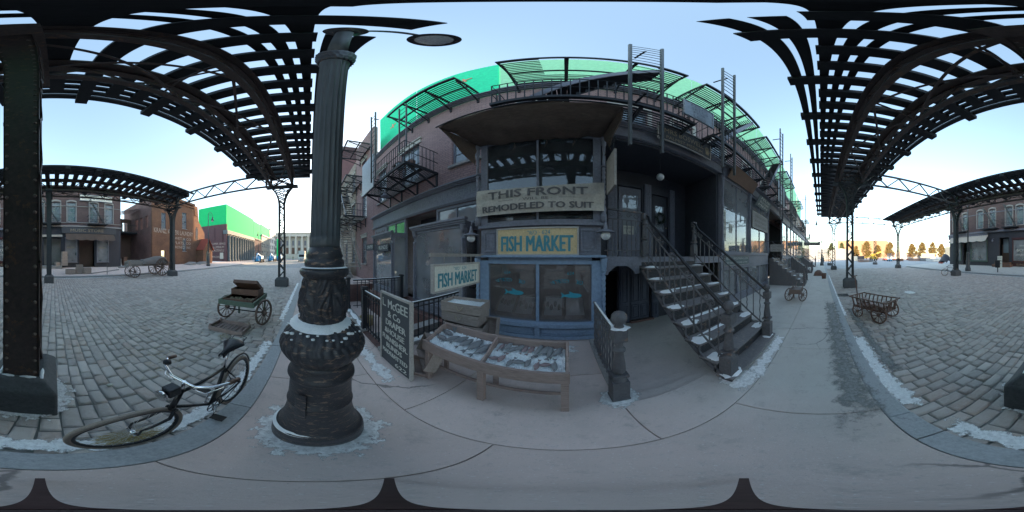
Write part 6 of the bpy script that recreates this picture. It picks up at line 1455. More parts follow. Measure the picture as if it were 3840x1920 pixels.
for i in range(4): b = -.2+.13*i; k.bar(q(-.2, b, .2), q(-.27, b*1.2, .50), .03, .018); k.bar(q(.98, b, .2), q(1.04, b*1.2, .50), .03, .018)
k.build('slatted_sides', 'brown_wood', hc)
MB().bar(q(1.0, 0, .18), q(1.28, .12, 1.08), .03, .03).bar(q(1.28, .01, 1.08), q(1.28, .23, 1.09), .025, .025).build('pull_handle', 'brown_wood', hc)
k = MB()
for i in range(14): c = q(random.uniform(0, .8), random.uniform(-.15, .15), .26+random.random()*.08); d = Vector((random.uniform(-.18, .18), random.uniform(-.18, .18), random.uniform(-.05, .12))); k.bar(c-d, c+d, .10, .02)
tag(k.build('wood_offcuts', 'wood'), 'pale boards and offcuts lying in the handcart', 'timber')
# dark barrow near the stoop
db = thing('dark_barrow', 'dark two wheeled barrow parked just past the stoop', 'cart', (6.3, 1.0, 0)); 
for s in (-1, 1): spoked(db, (6.1, .95+s*.26, .26), .26, (.6, 1, 0), 10, .03, 'wheel_wood')
MB().box(5.8, 6.7, .76, 1.14, .36, .40).box(5.8, 6.7, .74, .76, .36, .52).box(5.8, 6.7, 1.14, 1.16, .36, .52).box(5.76, 5.8, .74, 1.16, .36, .52).build('body', 'wheel_wood', db); MB().bar((6.7, .78, .38), (7.4, .80, .55), .03).bar((6.7, 1.12, .38), (7.4, 1.10, .55), .03).bar((6.5, .8, .38), (6.5, .8, 0), .03).bar((6.5, 1.1, .38), (6.5, 1.1, 0), .03).build('handles', 'wheel_wood', db)
MB().grid(lambda a, b: (5.82+.85*a, .77+.36*b, .44+.12*sin(pi*a)*sin(pi*b)+.03*mnoise.noise(Vector((a*6, b*6, 5)))), 16, 10).build('sacking', 'tarp', db)
# tarped wagon across the street
wg = thing('tarped_wagon', 'old four wheeled wagon under a grey tarpaulin parked before the laundry alley', 'wagon', (-9, -12, SZ))
wx, wy = -8.1, -12.6
for s, yy in ((-1, -13.3), (1, -12.1)):
    spoked(wg, (-9.6, yy, SZ+.85), .85, (0, 1, 0), 14, .06); spoked(wg, (-6.7, yy+s*-.08, SZ+.52), .52, (0, 1, 0), 12, .06)
MB().box(-10.4, -6.1, -13.1, -12.3, .85, 1.0).box(-10.4, -6.1, -13.12, -13.08, 1.0, 1.3).box(-10.4, -6.1, -12.32, -12.28, 1.0, 1.3).box(-6.2, -5.4, -12.9, -12.5, .75, .85).build('body', 'grey_wood', wg, bevel=.01)
MB().tube([(-9.6, -13.3, .72), (-9.6, -12.1, .72)], .04, 8).tube([(-6.7, -13.2, .39), (-6.7, -12.2, .39)], .04, 8).build('axle', 'iron', wg)
MB().bar((-5.4, -12.7, .6), (-3.0, -12.7, .35), .07, .07).build('shaft', 'grey_wood', wg)
MB().grid(lambda a, b: (-10.5+3.1*a, -13.25+1.15*b, 1.05+(.55+.15*sin(a*5))*(sin(pi*b)**.5)*(1 if .06 < a < .97 else .4)+.06*mnoise.noise(Vector((a*6, b*5, 2)))), 34, 18).build('tarpaulin', 'tarp', wg)
MB().box(-7.3, -6.3, -13.0, -12.4, 1.0, 1.38).build('crate_load', 'grey_wood', wg, bevel=.02)

# ================================================================== OPPOSITE SIDE
FY = -20.0; GZ = .35
def shopwin(par, x0, x1, z0, z1, mat, pane='glass', y=FY, txt=None):
    k = MB(); t = .12
    k.box(x0, x0+t, y-.1, y+.12, z0, z1).box(x1-t, x1, y-.1, y+.12, z0, z1).box(x0+t, x1-t, y-.1, y+.12, z1-t, z1).box(x0+t, x1-t, y-.1, y+.12, z0, z0+t).box(x0-.06, x1+.06, y-.1, y+.2, z1, z1+.16).box(x0-.05, x1+.05, y-.1, y+.18, z0-.08, z0)
    f = k.build('shop_window', mat, par); MB().box(x0+t, x1-t, y, y+.01, z0+t, z1-t).build('pane', pane, f); MB().box(x0, x1, y-.9, y-.88, z0, z1).build('backdrop', 'interior', f)
    return f
UF = (-1, 0, 0)
ms = thing('music_store_building', 'mauve brick corner building with arched windows over a dark music store front', 'building', (-4, FY, GZ))
wins = [-.33, -2.24, -5.05, -7.1]
k = MB(); wall_holes(k, -8.75, 2.6, 5.35, 10.7, [(x-.52, x+.52, 6.0, 8.6) for x in wins+[1.7]], FY-.3, FY); k.box(-8.75, -8.45, -28, FY-.3, GZ, 10.7); k.box(-8.45, 2.6, -20.31, -20.6, 5.2, 5.35).build('wall', 'far_brick', ms)
for x in wins+[1.7]: sash(ms, x, 1.04, 6.0, 8.6, FY, 1, mull=(0, 1), arched=True, lintel='stone', frame='slate', fw=.08)
k = MB()
for z, h, p in ((5.35, .18, .28), (8.05, .08, .05), (5.9, .08, .06), (10.7, .25, .3)): k.box(-8.8, 2.6, FY-.05, FY+p, z, z+h)
k.build('stone_bands', 'stone', ms)
k = MB(); wall_holes(k, -8.75, 2.6, GZ, 5.35, [(-7.05, -5.45, .9, 3.9), (-2.95, -1.45, .9, 3.9), (-5.2, -3.2, GZ, 4.2), (-.95, 1.2, GZ+.25, 4.0), (1.6, 2.5, 1, 3.6)], FY-.3, FY-.002); k.build('dark_shop_wall', 'blue_dark', ms)
for a, b in ((-7.05, -5.45), (-2.95, -1.45)):
    f = shopwin(ms, a, b, 1.0, 3.9, 'slate'); lettering(f, 'MUSIC', 'letter_gold', ((a+b)/2, FY+.012, 2.8), UF, V, 1.0, .22)
    for q in range(3): k = MB().lathe([(.16, 0), (.16, .03)], ((a+b)/2+(-.25 if q % 2 else .2), FY-.25, 1.3+.4*q), 14, axis=Matrix.Rotation(pi/2, 3, 'X')); k.build('instrument', 'letter_gold' if q == 1 else 'paper', f)
MB().box(-5.2, -3.2, -21.2, -21.1, GZ, 4.2).build('recessed_door', 'brown_wood', ms, bevel=.02); MB().box(-.95, 1.2, -21.0, -20.9, GZ, 4.0).build('green_door', 'grey_wood', ms)
MB().box(-8.0, -1.0, FY, FY+.25, 4.55, 5.3).build('sign_band', 'board', ms); lettering(ms, 'MUSIC STORE', 'letter_gold', (-4.2, FY+.253, 4.93), UF, V, 4.2, .36)
k = MB().box(-2.9+1.8, 2.6, FY, FY+.3, 4.1, 4.35); k.build('lintel_board', 'cream_stone', ms)
MB().box(-8.4, 2.5, -21.6, -21.5, GZ-.1, 5.2).box(-8.44, -8.4, -21.5, FY-.31, GZ-.1, 5.2).box(-8.4, 2.5, -21.5, FY-.31, GZ-.1, GZ-.02).build('shop_interior', 'interior', ms)
aw2 = MB().grid(lambda a, b: (-7.7+6.2*a, FY+.28+.55*b, 4.5-.75*b-.12*abs(sin(a*pi*5))*b), 60, 5); aw2.build('scalloped_awning', 'awning', ms)
MB().box(-1.0, 2.3, FY, FY+1.3, GZ-.1, GZ+.25).build('door_step', 'stone', ms)
s = thing('boarding_sign', 'long pale board and residence sign high on the mauve brick wall', 'sign', (-5.4, FY, 9)); MB().box(-7.5, -3.3, FY+.06, FY+.12, 8.95, 9.7).build('board', 'sign_white', s); lettering(s, 'BOARD & RESIDENCE', 'letter_dark', (-5.4, FY+.123, 9.32), UF, V, 3.7, .42)
MB().box(-7.6, -3.2, FY+.05, FY+.15, 9.7, 9.78).box(-7.6, -3.2, FY+.05, FY+.15, 8.87, 8.95).build('frame', 'slate', s)
def far_escape(x0, x1, z, label, y=FY):
    t = thing('small_fire_escape', label, 'fire escape', ((x0+x1)/2, y, z), 'small iron fire escapes on the opposite buildings'); k = MB().box(x0, x1, y+.01, y+1.0, z-.12, z); k.build('platform', 'iron', t)
    k = MB(); 
    for zz in (z+.5, z+1.0): k.bar((x0, y+1, zz), (x1, y+1, zz), .03); k.bar((x0, y, zz), (x0, y+1, zz), .03); k.bar((x1, y, zz), (x1, y+1, zz), .03)
    n = int((x1-x0)/.16)
    for i in range(n+1): k.bar((x0+(x1-x0)*i/n, y+1, z), (x0+(x1-x0)*i/n, y+1, z+1.0), .015)
    k.build('railing', 'iron', t); k = MB()
    a, b = Vector((x0+.3, y+.6, z)), Vector((x1-.2, y+.6, z+3.2))
    for d in (0, .4): k.bar(a+Vector((0, d-.2, 0)), b+Vector((0, d-.2, 0)), .04, .1)
    for i in range(12): p = a.lerp(b, i/12); k.box(p.x-.1, p.x+.1, p.y-.2, p.y+.2, p.z, p.z+.02)
    k.build('ladder', 'shaft', t)
far_escape(-6.6, -4.2, 5.75, 'small fire escape over the music store doorway'); far_escape(-.9, 1.5, 5.75, 'small fire escape over the pale green shop door')
# shops further right on the opposite side
ob = thing('bicycle_shop_building', 'long mauve brick building with green shop, pale door and bicycle shop', 'building', (11, FY, GZ))
wr_ = [4.4, 7.35, 8.9, 11.5, 13.6, 16.5, 18.6]
k = MB(); wall_holes(k, 2.65, 19.9, 5.35, 10.9, [(x-.5, x+.5, 5.9, 8.5) for x in wr_], FY-.3, FY); k.box(19.6, 19.9, -30, FY-.3, GZ, 10.9); k.build('wall', 'far_brick', ob)
for x in wr_: sash(ob, x, 1.0, 5.9, 8.5, FY, 1, mull=(0, 1), arched=True, lintel='stone', fw=.08)
k = MB().box(2.65, 20.0, FY, FY+.35, 5.1, 5.35).box(12.2, 20.05, FY, FY+.22, 4.5, 5.1).box(2.65, 20.0, FY, FY+.3, 10.9, 11.2).box(2.65, 19.9, FY, FY+.06, 8.0, 8.1)
for i in range(22): x = 12.4+.34*i; k.ball((x, FY+.26, 4.8), .11, 8)
k.build('cornice', 'slate', ob)
k = MB(); wall_holes(k, 2.65, 19.9, GZ, 5.1, [(17.2, 19.0, 1.0, 4.0), (15.7, 16.9, GZ, 4.1), (12.3, 15.3, 1.0, 4.0), (8.9, 10.4, GZ, 4.3), (5.2, 8.4, 1.0, 4.0), (3.0, 4.6, 1.0, 4.0)], FY-.3, FY-.002); k.build('shop_wall', 'blue_dark', ob)
shopwin(ob, 17.2, 19.0, 1.0, 4.0, 'door_green'); shopwin(ob, 12.3, 15.3, 1.0, 4.0, 'door_green'); f = shopwin(ob, 5.2, 8.4, 1.0, 4.0, 'dark_maroon'); shopwin(ob, 3.0, 4.6, 1.0, 4.0, 'dark_maroon')
for i, (tx, wd) in enumerate((('NEW & USED', 1.2), ('BICYCLES', 2.0), ('SUPPLIES & REPAIRS', 2.3))): lettering(f, tx, 'letter_pale', (6.8, FY+.013, 3.1-.6*i), UF, V, wd, .3 if i == 1 else .18)
MB().box(5.2, 8.4, FY+.01, FY+.1, .42, .85).build('stall_riser', 'dark_maroon', ob); lettering(ob, 'SUNDRIES', 'letter_gold', (6.8, FY+.103, .63), UF, V, 2.0, .26)
MB().box(15.7, 16.9, -21, -20.9, GZ, 4.1).build('door', 'door_green', ob, bevel=.02); MB().box(8.9, 10.4, -21, -20.95, GZ, 3.4).build('door', 'brown_wood', ob); MB().box(9.4, 10.2, -20.94, -20.93, 2.2, 4.2).build('bright_door_light', 'sheet', ob)
MB().box(8.3, 11, FY, FY+1.0, GZ-.1, GZ+.3).box(8.5, 10.8, FY, FY+.6, GZ+.3, GZ+.55).build('door_step', 'brown_wood', ob)
MB().box(2.7, 19.5, -21.6, -21.5, GZ-.1, 5.3).box(2.7, 19.5, -21.5, FY-.31, 5.2, 5.3).box(2.7, 19.5, -21.5, FY-.31, GZ-.1, GZ-.02).build('shop_interior', 'interior', ob)
MB().grid(lambda a, b: (12.0+7.3*a, FY+.3+.75*b, 4.75-.85*b-.12*abs(sin(a*pi*5))*b), 60, 5).build('tattered_awning', 'canvas', ob)
k = MB().lathe([(.14, 0), (.11, .05), (.03, .14)], (11.2, FY+.5, 3.9), 14).ball((11.2, FY+.5, 3.84), .13, 10); k.tube([(11.2, FY, 4.2), (11.2, FY+.5, 4.15), (11.2, FY+.5, 4.0)], .02, 6).build('door_lamp', 'slate', ob)
far_escape(10.4, 12.9, 5.6, 'small fire escape between the two shops of the opposite building'); far_escape(7.4, 9.6, 5.6, 'small fire escape with boarded side above the bicycle shop'); far_escape(15.8, 18.0, 5.6, 'small fire escape near the corner over the green shop')
cb2 = thing('pavement_board', 'pale standing board of bicycle repairs before the opposite shop', 'sign board', (9.3, -18, .25)); MB().box(8.95, 9.6, -18.02, -17.98, .25, 1.75).build('board', 'sign_white', cb2)
for i, tx in enumerate(('BICYCLES', 'REPAIRS', 'TIRES')): lettering(cb2, tx, 'letter_dark', (9.27, -17.978, 1.5-.35*i), UF, V, .5, .14)
mb_ = thing('dark_post_box', 'dark iron post box on a leg on the opposite pavement', 'post box', (7.9, -14.9, .03)); MB().box(7.7, 8.15, -15.05, -14.75, .55, 1.25).box(7.66, 8.19, -15.08, -14.72, 1.25, 1.32).build('box', 'iron', mb_, bevel=.03); MB().bar((7.92, -14.9, 0), (7.92, -14.9, .55), .08).build('leg', 'iron', mb_)
# laundry building, porch, side alley
ld = thing('laundry_building', 'brick laundry building with painted wall letters, touched by low sun', 'building', (-18, FY, GZ))
hls = [(-16.5, -15.6, 6.0, 8.7), (-21.3, -20.2, 6.6, 9.6), (-21.2, -20.3, 2.6, 4.9), (-16.4, -15.5, .6, 2.6)]
k = MB(); wall_holes(k, -23.3, -13.9, GZ, 11.4, hls, FY-.3, FY); k.build('wall', 'orange_brick', ld)
k = MB(); sh = [(y-.4, y+.4, 6.2, 8.2) for y in (-21.6, -23.2, -24.8)]; wall_holes(k, -30, FY-.302, GZ, 11.2, sh, -14.2, -13.9, axis='y'); k.build('side_wall', 'dark_brick', ld)
for a, b, z0, z1 in hls[:3]: sash(ld, (a+b)/2, b-a, z0, z1, FY, 1, mull=(0, 1), arched=z0 < 3, lintel=None, fw=.08, sill='stone')
MB().box(-23.4, -13.8, FY-.3, FY+.3, 11.402, 11.8).box(-23.35, -13.85, FY, FY+.15, 10.9, 11.2).build('cornice', 'orange_brick', ld)
MB().box(-23.3, -14.21, -30, -29.9, GZ, 11.2).build('back_wall', 'dark_brick', ld)
lettering(ld, 'KRANZ. KATZKI LAUNDRY', 'letter_wall', (-18.6, FY+.004, 5.75), UF, V, 8.8, .75)
for i, (tx, x, wd) in enumerate((('WET & CO', -20.4, 4.2), ('FLATS  CO', -20.4, 4.0), ('IRONED  INC', -20.4, 4.0))): lettering(ld, tx, 'letter_wall', (x, FY+.004, 4.75-.75*i), UF, V, wd, .45)
ac = thing('alley_building', 'dark iron and wood workshop set back in the alley beside the music store', 'building', (-11, -26, GZ)); k = MB(); wall_holes(k, -13.85, -8.8, GZ, 8.6, [(-13.2+1.5*i, -12.2+1.5*i, 6.3, 7.9) for i in range(3)], -27.3, -27); k.build('wall', 'brown_wood', ac)
MB().box(-13.85, -8.8, -27, -24.5, 5.6, 5.8).build('balcony', 'iron', ac); k = MB()
for i in range(12): k.bar((-13.7+.42*i, -24.6, 5.8), (-13.7+.42*i, -24.6, 7.0), .05)
k.bar((-13.8, -24.6, 7.0), (-8.8, -24.6, 7.0), .06).build('balcony_rail', 'iron', ac); MB().add([(-13.85, -27.4, 9.9), (-8.8, -27.4, 8.6), (-8.8, -23.5, 8.6), (-13.85, -23.5, 9.9)], [(0, 1, 2, 3)]).build('glass_roof', 'glass_up', ac)
for l, x, y, w2, mt in (('rolls and box piled at the alley mouth, tallest one', -9.2, -21.5, .5, 'grey_wood'), ('low box at the alley mouth', -9.9, -21.2, .6, 'brown_wood')):
    tag(MB().box(x-w2/2, x+w2/2, y-.3, y+.3, GZ, GZ+w2*1.9).box(x-w2/2-.03, x+w2/2+.03, y-.33, y+.33, GZ+w2*1.9, GZ+w2*1.9+.06).build('box', mt, bevel=.02), l, 'box')
ch = thing('chapel', 'orange gabled chapel front with narrow lancet window right of the laundry', 'building', (-25, FY, GZ))
k = MB().prism([(-23.4, GZ), (-23.4, 11.6), (-24.6, 11.6), (-24.9, 8.6), (-26.8, 6.4), (-26.8, GZ)], FY-.5, FY-.1, lambda u, v, t: (u, t, v)); k.build('wall', 'orange_brick', ch)
MB().prism([(-24.0, 4.9), (-24.0, 6.9), (-24.3, 7.5), (-24.6, 6.9), (-24.6, 4.9)], FY-.098, FY-.05, lambda u, v, t: (u, t, v)).build('lancet_window', 'glass_up', ch); MB().box(-24.5, -23.5, FY-.08, FY+.02, 9.6, 11.0).build('louvre', 'orange_brick', ch)
cp = thing('chapel_porch', 'small brick porch with red tiled roof and green door', 'porch', (-26, -18.5, GZ)); k = MB().prism([(-24.3, GZ), (-24.3, 3.0), (-25.8, 4.9), (-27.3, 3.0), (-27.3, GZ)], FY-.1, FY+1.5, lambda u, v, t: (u, t, v)); k.build('wall', 'orange_brick', cp)
MB().add([(-24.1, FY-.1, 2.85), (-25.8, FY-.1, 5.05), (-25.8, FY+1.8, 5.05), (-24.1, FY+1.8, 2.85), (-27.5, FY-.1, 2.85), (-27.5, FY+1.8, 2.85)], [(0, 1, 2, 3), (1, 4, 5, 2)]).build('roof', 'roof_red', cp, solid=.1)
MB().prism([(-25.3, GZ), (-25.3, 2.3), (-25.8, 3.1), (-26.3, 2.3), (-26.3, GZ)], FY+1.501, FY+1.54, lambda u, v, t: (u, t, v)).build('door', 'door_green', cp)
cw = thing('castings_building', 'long maroon and grey building with painted side letters and tall pilasters', 'building', (-46, FY, GZ))
MB().box(-36.4, -36.0, -30, FY-.02, GZ, 10.0).build('side_wall', 'maroon_stucco', cw)
for i, tx in enumerate(('COPPER, BRASS', 'ALUMINIUM', 'CASTINGS', '', 'MACHINISTS')):
    if tx: lettering(cw, tx, 'letter_wall', (-35.99, -22.6, 4.9-.85*i), (0, -1, 0) if False else (0, 1, 0), V, 4.4 if i == 0 else 3.6, .6)
MB().box(-35.99, -35.9, -25.6, -23.6, 5.8, 9.2).build('blind_window', 'maroon_stucco', cw); MB().box(-35.99, -35.97, -22.0, -21.0, 1.0, 2.6).build('notice', 'paper', cw)
MB().box(-56.6, -36.0, FY-1.2, FY-1.0, GZ, 8.2).build('front_wall', 'interior', cw); MB().box(-56.7, -35.9, FY-1.0, FY+.3, 7.4, 8.4).build('entablature', 'grey_stucco', cw)
for i in range(12): x = -37+-1.72*i; MB().box(x-.35, x+.35, FY-.9, FY+.1, GZ, 7.4).lathe([(.45, 0), (.45, .4), (.3, .5), (.27, 6.4), (.42, 6.7)], (x, FY+.2, GZ), 12).build('pilaster', 'grey_stucco', cw)
for l, a, b, z, m1, m2, st_ in (('red brick shop house beyond the castings works', -66, -56.8, 8.0, 'far_brick', 'stone', 4), ('iron fronted grey house farther down the left street', -81, -66.2, 10.5, 'grey_stucco', 'slate', 5), ('white deco front with tall windows near the street end', -94, -81.2, 15.5, 'white', 'slate', 3)):
    t = thing('street_house', l, 'building', ((a+b)/2, FY, GZ)); k = MB(); n = st_; L = b-a; fl_ = [(1.2, 4.2)]+[(5.4+3.4*i, 7.4+3.4*i) for i in range(int((z-5)/3.4))]
    hh = [(a+L*(i+.5)/n-L/n*.3, a+L*(i+.5)/n+L/n*.3, z0, z1) for i in range(n) for z0, z1 in fl_]; wall_holes(k, a, b, GZ-.4, z, hh, FY-.4, FY); k.box(b-.3, b, FY-8, FY-.4, 0, z); k.build('wall', m1, t)
    for h in hh: sash(t, (h[0]+h[1])/2, h[1]-h[0], h[2], h[3], FY, 1, mull=(0, 1), back=None, lintel=None, sill=m2, frame=m2, fw=.12)
    MB().box(a-.1, b+.1, FY-.4, FY+.4, z, z+.4).build('cornice', m2, t)
def fscreen(l, x0, x1, y, z0, z1, mat, side=False):
    t = thing('far_green_screen', l, 'green screen', ((x0+x1)/2, y, z0), 'green screens above the opposite street'); MB().box(x0, x1, y-.2, y, z0, z1).build('cloth_panel', mat, t)
    if side: MB().box(x1-.2, x1, y-9, y-.2, z0, z1).build('side_panel', mat, t)
    k = MB(); 
    for i in range(5): x = x0+(x1-x0)*(i+.5)/5; k.box(x-.1, x+.1, y-.4, y-.21, z0-1.5, z1)
    k.build('frame', 'alu', t)
fscreen('big green screen box above the castings works', -56.5, -36.2, FY-.2, 8.5, 15.4, 'green', True)
fscreen('green screen above the red brick shop house', -66, -56.9, FY-.3, 8.6, 15.0, 'green'); fscreen('green screen over the iron fronted grey house', -81, -66.3, FY-.3, 11.2, 15.5, 'green')
fscreen('low green screen closing the gap by the street end', -100, -94.3, FY+1, 0, 12, 'green')
ct = thing('columned_hall', 'pale classical hall with tall columns and broad steps closing the street', 'building', (-112, -12, 0))
MB().box(-125, -114, -30, 12, 3.0, 17.0).build('wall', 'cream_stone', ct); MB().box(-115, -110.5, -30, 12, 15.2, 17.2).box(-115.2, -110, -30.2, 12.2, 17.2, 17.8).build('entablature', 'cream_stone', ct)
for i in range(9): y = -26+4.2*i; MB().lathe([(.95, 0), (.95, .4), (.75, .6), (.68, 11.4), (.95, 12.0), (.95, 12.2)], (-111.5, y, 3.0), 14).build('column', 'cream_stone', ct)
for i in range(9): y = -23.9+4.2*i; MB().box(-114, -113.9, y-.9, y+.9, 3.2, 7.6).build('doorway', 'brown_wood', ct); MB().box(-114, -113.9, y-.7, y+.7, 9, 12.5).build('window', 'slate', ct)
for i in range(10): MB().box(-114, -100-.6*i*1.0-2, -24, 8, -.1+.3*i, .2+.3*i).build('step', 'cream_stone', ct)

# ---- street lamps -----------------------------------------------------------
def street_lamp(x, y, z, H, dirx, label, head=True):
    t = thing('street_lamp', label, 'street lamp', (x, y, z), 'tall crook street lamps')
    MB().lathe([(.34, 0), (.34, .3), (.26, .45), (.22, 1.0), (.28, 1.1), (.2, 1.25), (.15, 1.9), (.19, 2.0), (.1, 2.15)], (x, y, z), 16).build('base', 'shaft', t)
    MB().lathe([(.09, 2.1), (.075, H*.6), (.11, H*.62), (.06, H*.64), (.05, H)], (x, y, z), 12).build('pole', 'shaft', t)
    q = Vector((dirx[0], dirx[1], 0)); c = Vector((x, y, z+H)); k = MB().tube([c]+[c+q*.5-q*.5*cos(a)+Vector((0, 0, .55*sin(a))) for a in [pi*i/12 for i in range(1, 13)]], .035, 8); scroll(k, c+q*.42+Vector((0, 0, .12)), .25, q, (0, 0, 1)); k.build('crook', 'shaft', t)
    h = c+q*1.0; MB().lathe([(.05, -.1), (.1, -.2), (.12, -.5), (.26, -.75), (.27, -.8)], h, 14).build('lantern', 'shaft', t); MB().ball((h.x, h.y, h.z-.85), .17, 12, (1, 1, 1.2)).build('globe', 'opal', t)
street_lamp(-22.0, -15.7, .1, 8.6, (-1, .15), 'crook street lamp in front of the chapel porch'); street_lamp(11.6, -14.6, .05, 9.0, (1, 0), 'street lamp on the opposite pavement beside the green shop, partly behind the track')
street_lamp(30, -.1, 0, 8.4, (0, 1), 'slender crook street lamp at the kerb of the right row'); street_lamp(-52, .1, 0, 8.4, (0, -1), 'far street lamp just left of the ornate post'); street_lamp(-46, -14.8, .1, 8.4, (1, 0), 'farther crook lamp before the castings works')

# ---- left street clutter -----------------------------------------------------
def boom_lift(x, y, ang, label, mat='lift_blue', sc=1.0, arm=1):
    t = thing('boom_lift', label, 'boom lift', (x, y, SZ), 'boom and scissor lifts parked about the lot'); 
    for sx in (-1.1, 1.1):
        for sy in (-.85, .85): MB().lathe([(.25, -.18), (.5, -.16), (.52, 0), (.5, .16), (.25, .18)], (x+sx, y+sy, SZ+.52), 16, axis=Matrix.Rotation(pi/2, 3, 'X')).build('wheel', 'tyre_dark', t)
    MB().box(x-1.6, x+1.6, y-.7, y+.7, SZ+.45, SZ+.9).box(x-1.5, x+.9, y-.8, y+.8, SZ+.95, SZ+1.9).box(x-1.4, x-.2, y-.82, y+.82, SZ+1.2, SZ+1.7).build('chassis', mat, t, bevel=.06)
    MB().box(x-.15, x+.9, y+.801, y+.83, SZ+1.05, SZ+1.8).build('cover', 'white', t)
    MB().bar((x-1.2, y, SZ+1.9), (x+2.2*arm, y, SZ+2.6), .35, .35).bar((x+2.2*arm, y, SZ+2.6), (x+3.0*arm, y, SZ+1.2), .25, .25).build('boom', mat, t, bevel=.03)
    k = MB(); c = Vector((x+3.3*arm, y, SZ+.5))
    for zz in (0, .5, 1.1): 
        for a, b in (((-.4, -.8), (.4, -.8)), ((.4, -.8), (.4, .8)), ((.4, .8), (-.4, .8)), ((-.4, .8), (-.4, -.8))): k.bar(c+Vector((a[0], a[1], zz)), c+Vector((b[0], b[1], zz)), .05)
    for a in ((-.4, -.8), (.4, -.8), (.4, .8), (-.4, .8)): k.bar(c+Vector((*a, 0)), c+Vector((*a, 1.1)), .05)
    k.build('basket', mat, t)
boom_lift(-46, -14.5, 0, 'nearest blue boom lift before the pilastered works', arm=1); boom_lift(-54, -12.5, 0, 'second blue boom lift down the left street', arm=1); boom_lift(-62, -11.5, 0, 'third blue boom lift beside the green gap', arm=-1)
vn = thing('box_truck', 'white box truck parked facing up the street before the steps', 'truck', (-56, -2.6, SZ))
MB().box(-62, -56.4, -3.8, -1.5, .6, 3.6).build('cargo_box', 'white', vn, bevel=.05); MB().prism([(-56.4, .3), (-54.2, .3), (-54.1, 1.2), (-54.9, 1.4), (-55.5, 2.3), (-56.4, 2.4)], -3.7, -1.6, lambda u, v, t: (u, t, v)).build('cab', 'white', vn, bevel=.05)
MB().add([(-54.86, -3.55, 1.45), (-54.86, -1.75, 1.45), (-55.43, -1.8, 2.25), (-55.43, -3.5, 2.25)], [(0, 1, 2, 3)]).build('windscreen', 'black', vn)
for sx in (-60.5, -55.3):
    for sy in (-3.6, -1.7): MB().lathe([(.2, -.12), (.38, -.12), (.38, .12), (.2, .12)], (sx, sy, SZ+.38), 16, axis=Matrix.Rotation(pi/2, 3, 'X')).build('wheel', 'tyre_dark', vn)
for sy in (-3.4, -1.9): MB().box(-54.12, -54.07, sy-.2, sy+.2, .75, .95).build('headlight', 'opal', vn)
tk = thing('water_tank', 'white caged tank standing in front of the box truck', 'tank', (-50, -2.3, SZ)); MB().box(-50.6, -49.5, -2.9, -1.7, SZ+.15, SZ+1.15).build('tank', 'tent', tk, bevel=.06); k = MB()
for i in range(6): k.box(-49.49, -49.46, -2.9+.24*i-.02, -2.9+.24*i+.02, SZ+.1, SZ+1.2)
k.build('cage', 'alu', tk)
# crates and boxes on the opposite pavement
for i, (x, y, z, w_, l) in enumerate(((-1.6, -15.2, .08, .9, 'low crate left of the pair on the opposite pavement'), (-2.5, -15.4, .08, .7, 'middle crate of the group on the opposite pavement'), (-3.2, -15.2, .08, .7, 'right crate of the group on the opposite pavement'))):
    c = crate('pavement_crate', l, (x, y, z), (w_, .6, .55 if i else .42), 0, rope=False)
crate('pavement_crate', 'small crate stacked on the middle one across the street', (-2.5, -15.4, .65), (.6, .5, .28), 0, rope=False)
for i in range(5): crate('doorway_crate', ['lowest crate in the pale green doorway', 'second crate of the doorway stack', 'third crate of the doorway stack', 'top crate of the doorway stack', 'crate beside the doorway stack'][i], (-1.3 if i < 4 else -.5, FY+.6, GZ+.27+(.42*i if i < 4 else 0)), (.8-.06*i, .5, .4), RD(5*i), rope=False)
brr = thing('street_barrier', 'thin metal bar barrier on the opposite kerb left of the wagon', 'barrier', (-6, -14.4, SZ)); MB().bar((-4.9, -14.3, 0), (-4.9, -14.3, 1.2), .05).bar((-4.9, -14.3, .75), (-9.5, -14.3, .75), .05).bar((-9.5, -14.3, 0), (-9.5, -14.3, 1.0), .05).build('bars', 'shaft', brr)
for l, x, w_ in (('flat stone slab block before the chapel porch', -23.5, 1.8), ('orange lit sloping cellar hatch by the laundry wall', -20.6, 1.4)):
    tag(MB().prism([(x-w_/2, .2), (x+w_/2, .2), (x+w_/2, .35), (x-w_/2, .75)], FY+.6, FY+2.2, lambda u, v, t: (u, t, v)).build('cellar_hatch', 'stone'), l, 'hatch')
# parked bicycle at far column
fb = dup(bk, (10.9, -11.0, SZ), RD(60), 'dark bicycle leaning at the foot of the opposite stout column')

# ================================================================== YARD AT THE RIGHT
def tree(x, y, h, wd, label, mat='leaf', seed=0):
    t = thing('autumn_tree', label, 'tree', (x, y, SZ), 'autumn trees beyond the yard'); r = random.Random(seed)
    MB().lathe([(.35, 0), (.25, 1.2), (.18, h*.5), (.05, h*.85)], (x, y, SZ), 8).build('trunk', 'bark', t); k = MB()
    for i in range(8): a = r.uniform(0, 6.28); z = h*r.uniform(.2, .5); k.bar((x, y, z), (x+cos(a)*wd*.35, y+sin(a)*wd*.35, z+h*.25), .1)
    k.build('limbs', 'bark', t); k = MB()
    cl = []
    for i in range(120):
        u = r.random()**.8; z = h*(.16+.82*u); rad = wd*.5*(sin(pi*min(1, (u*.92+.1)))**.65)*(1-.25*u); a = r.uniform(0, 6.28); q = r.random()**.45*rad; cl.append((x+cos(a)*q, y+sin(a)*q, z))
    for c in cl:
        for j in range(26):
            d = Vector((r.gauss(0, 1), r.gauss(0, 1), r.gauss(0, .8)))*wd*.075; p = Vector(c)+d; n = Vector((r.gauss(0, 1), r.gauss(0, 1), r.gauss(0, 1))).normalized(); u2 = n.orthogonal().normalized()*r.uniform(.12, .24); v2 = n.cross(u2)
            k.add([p-u2-v2*.6, p+u2-v2*.6, p+u2+v2*.6, p-u2+v2*.6], [(0, 1, 2, 3)])
    k.build('crown', mat, t)
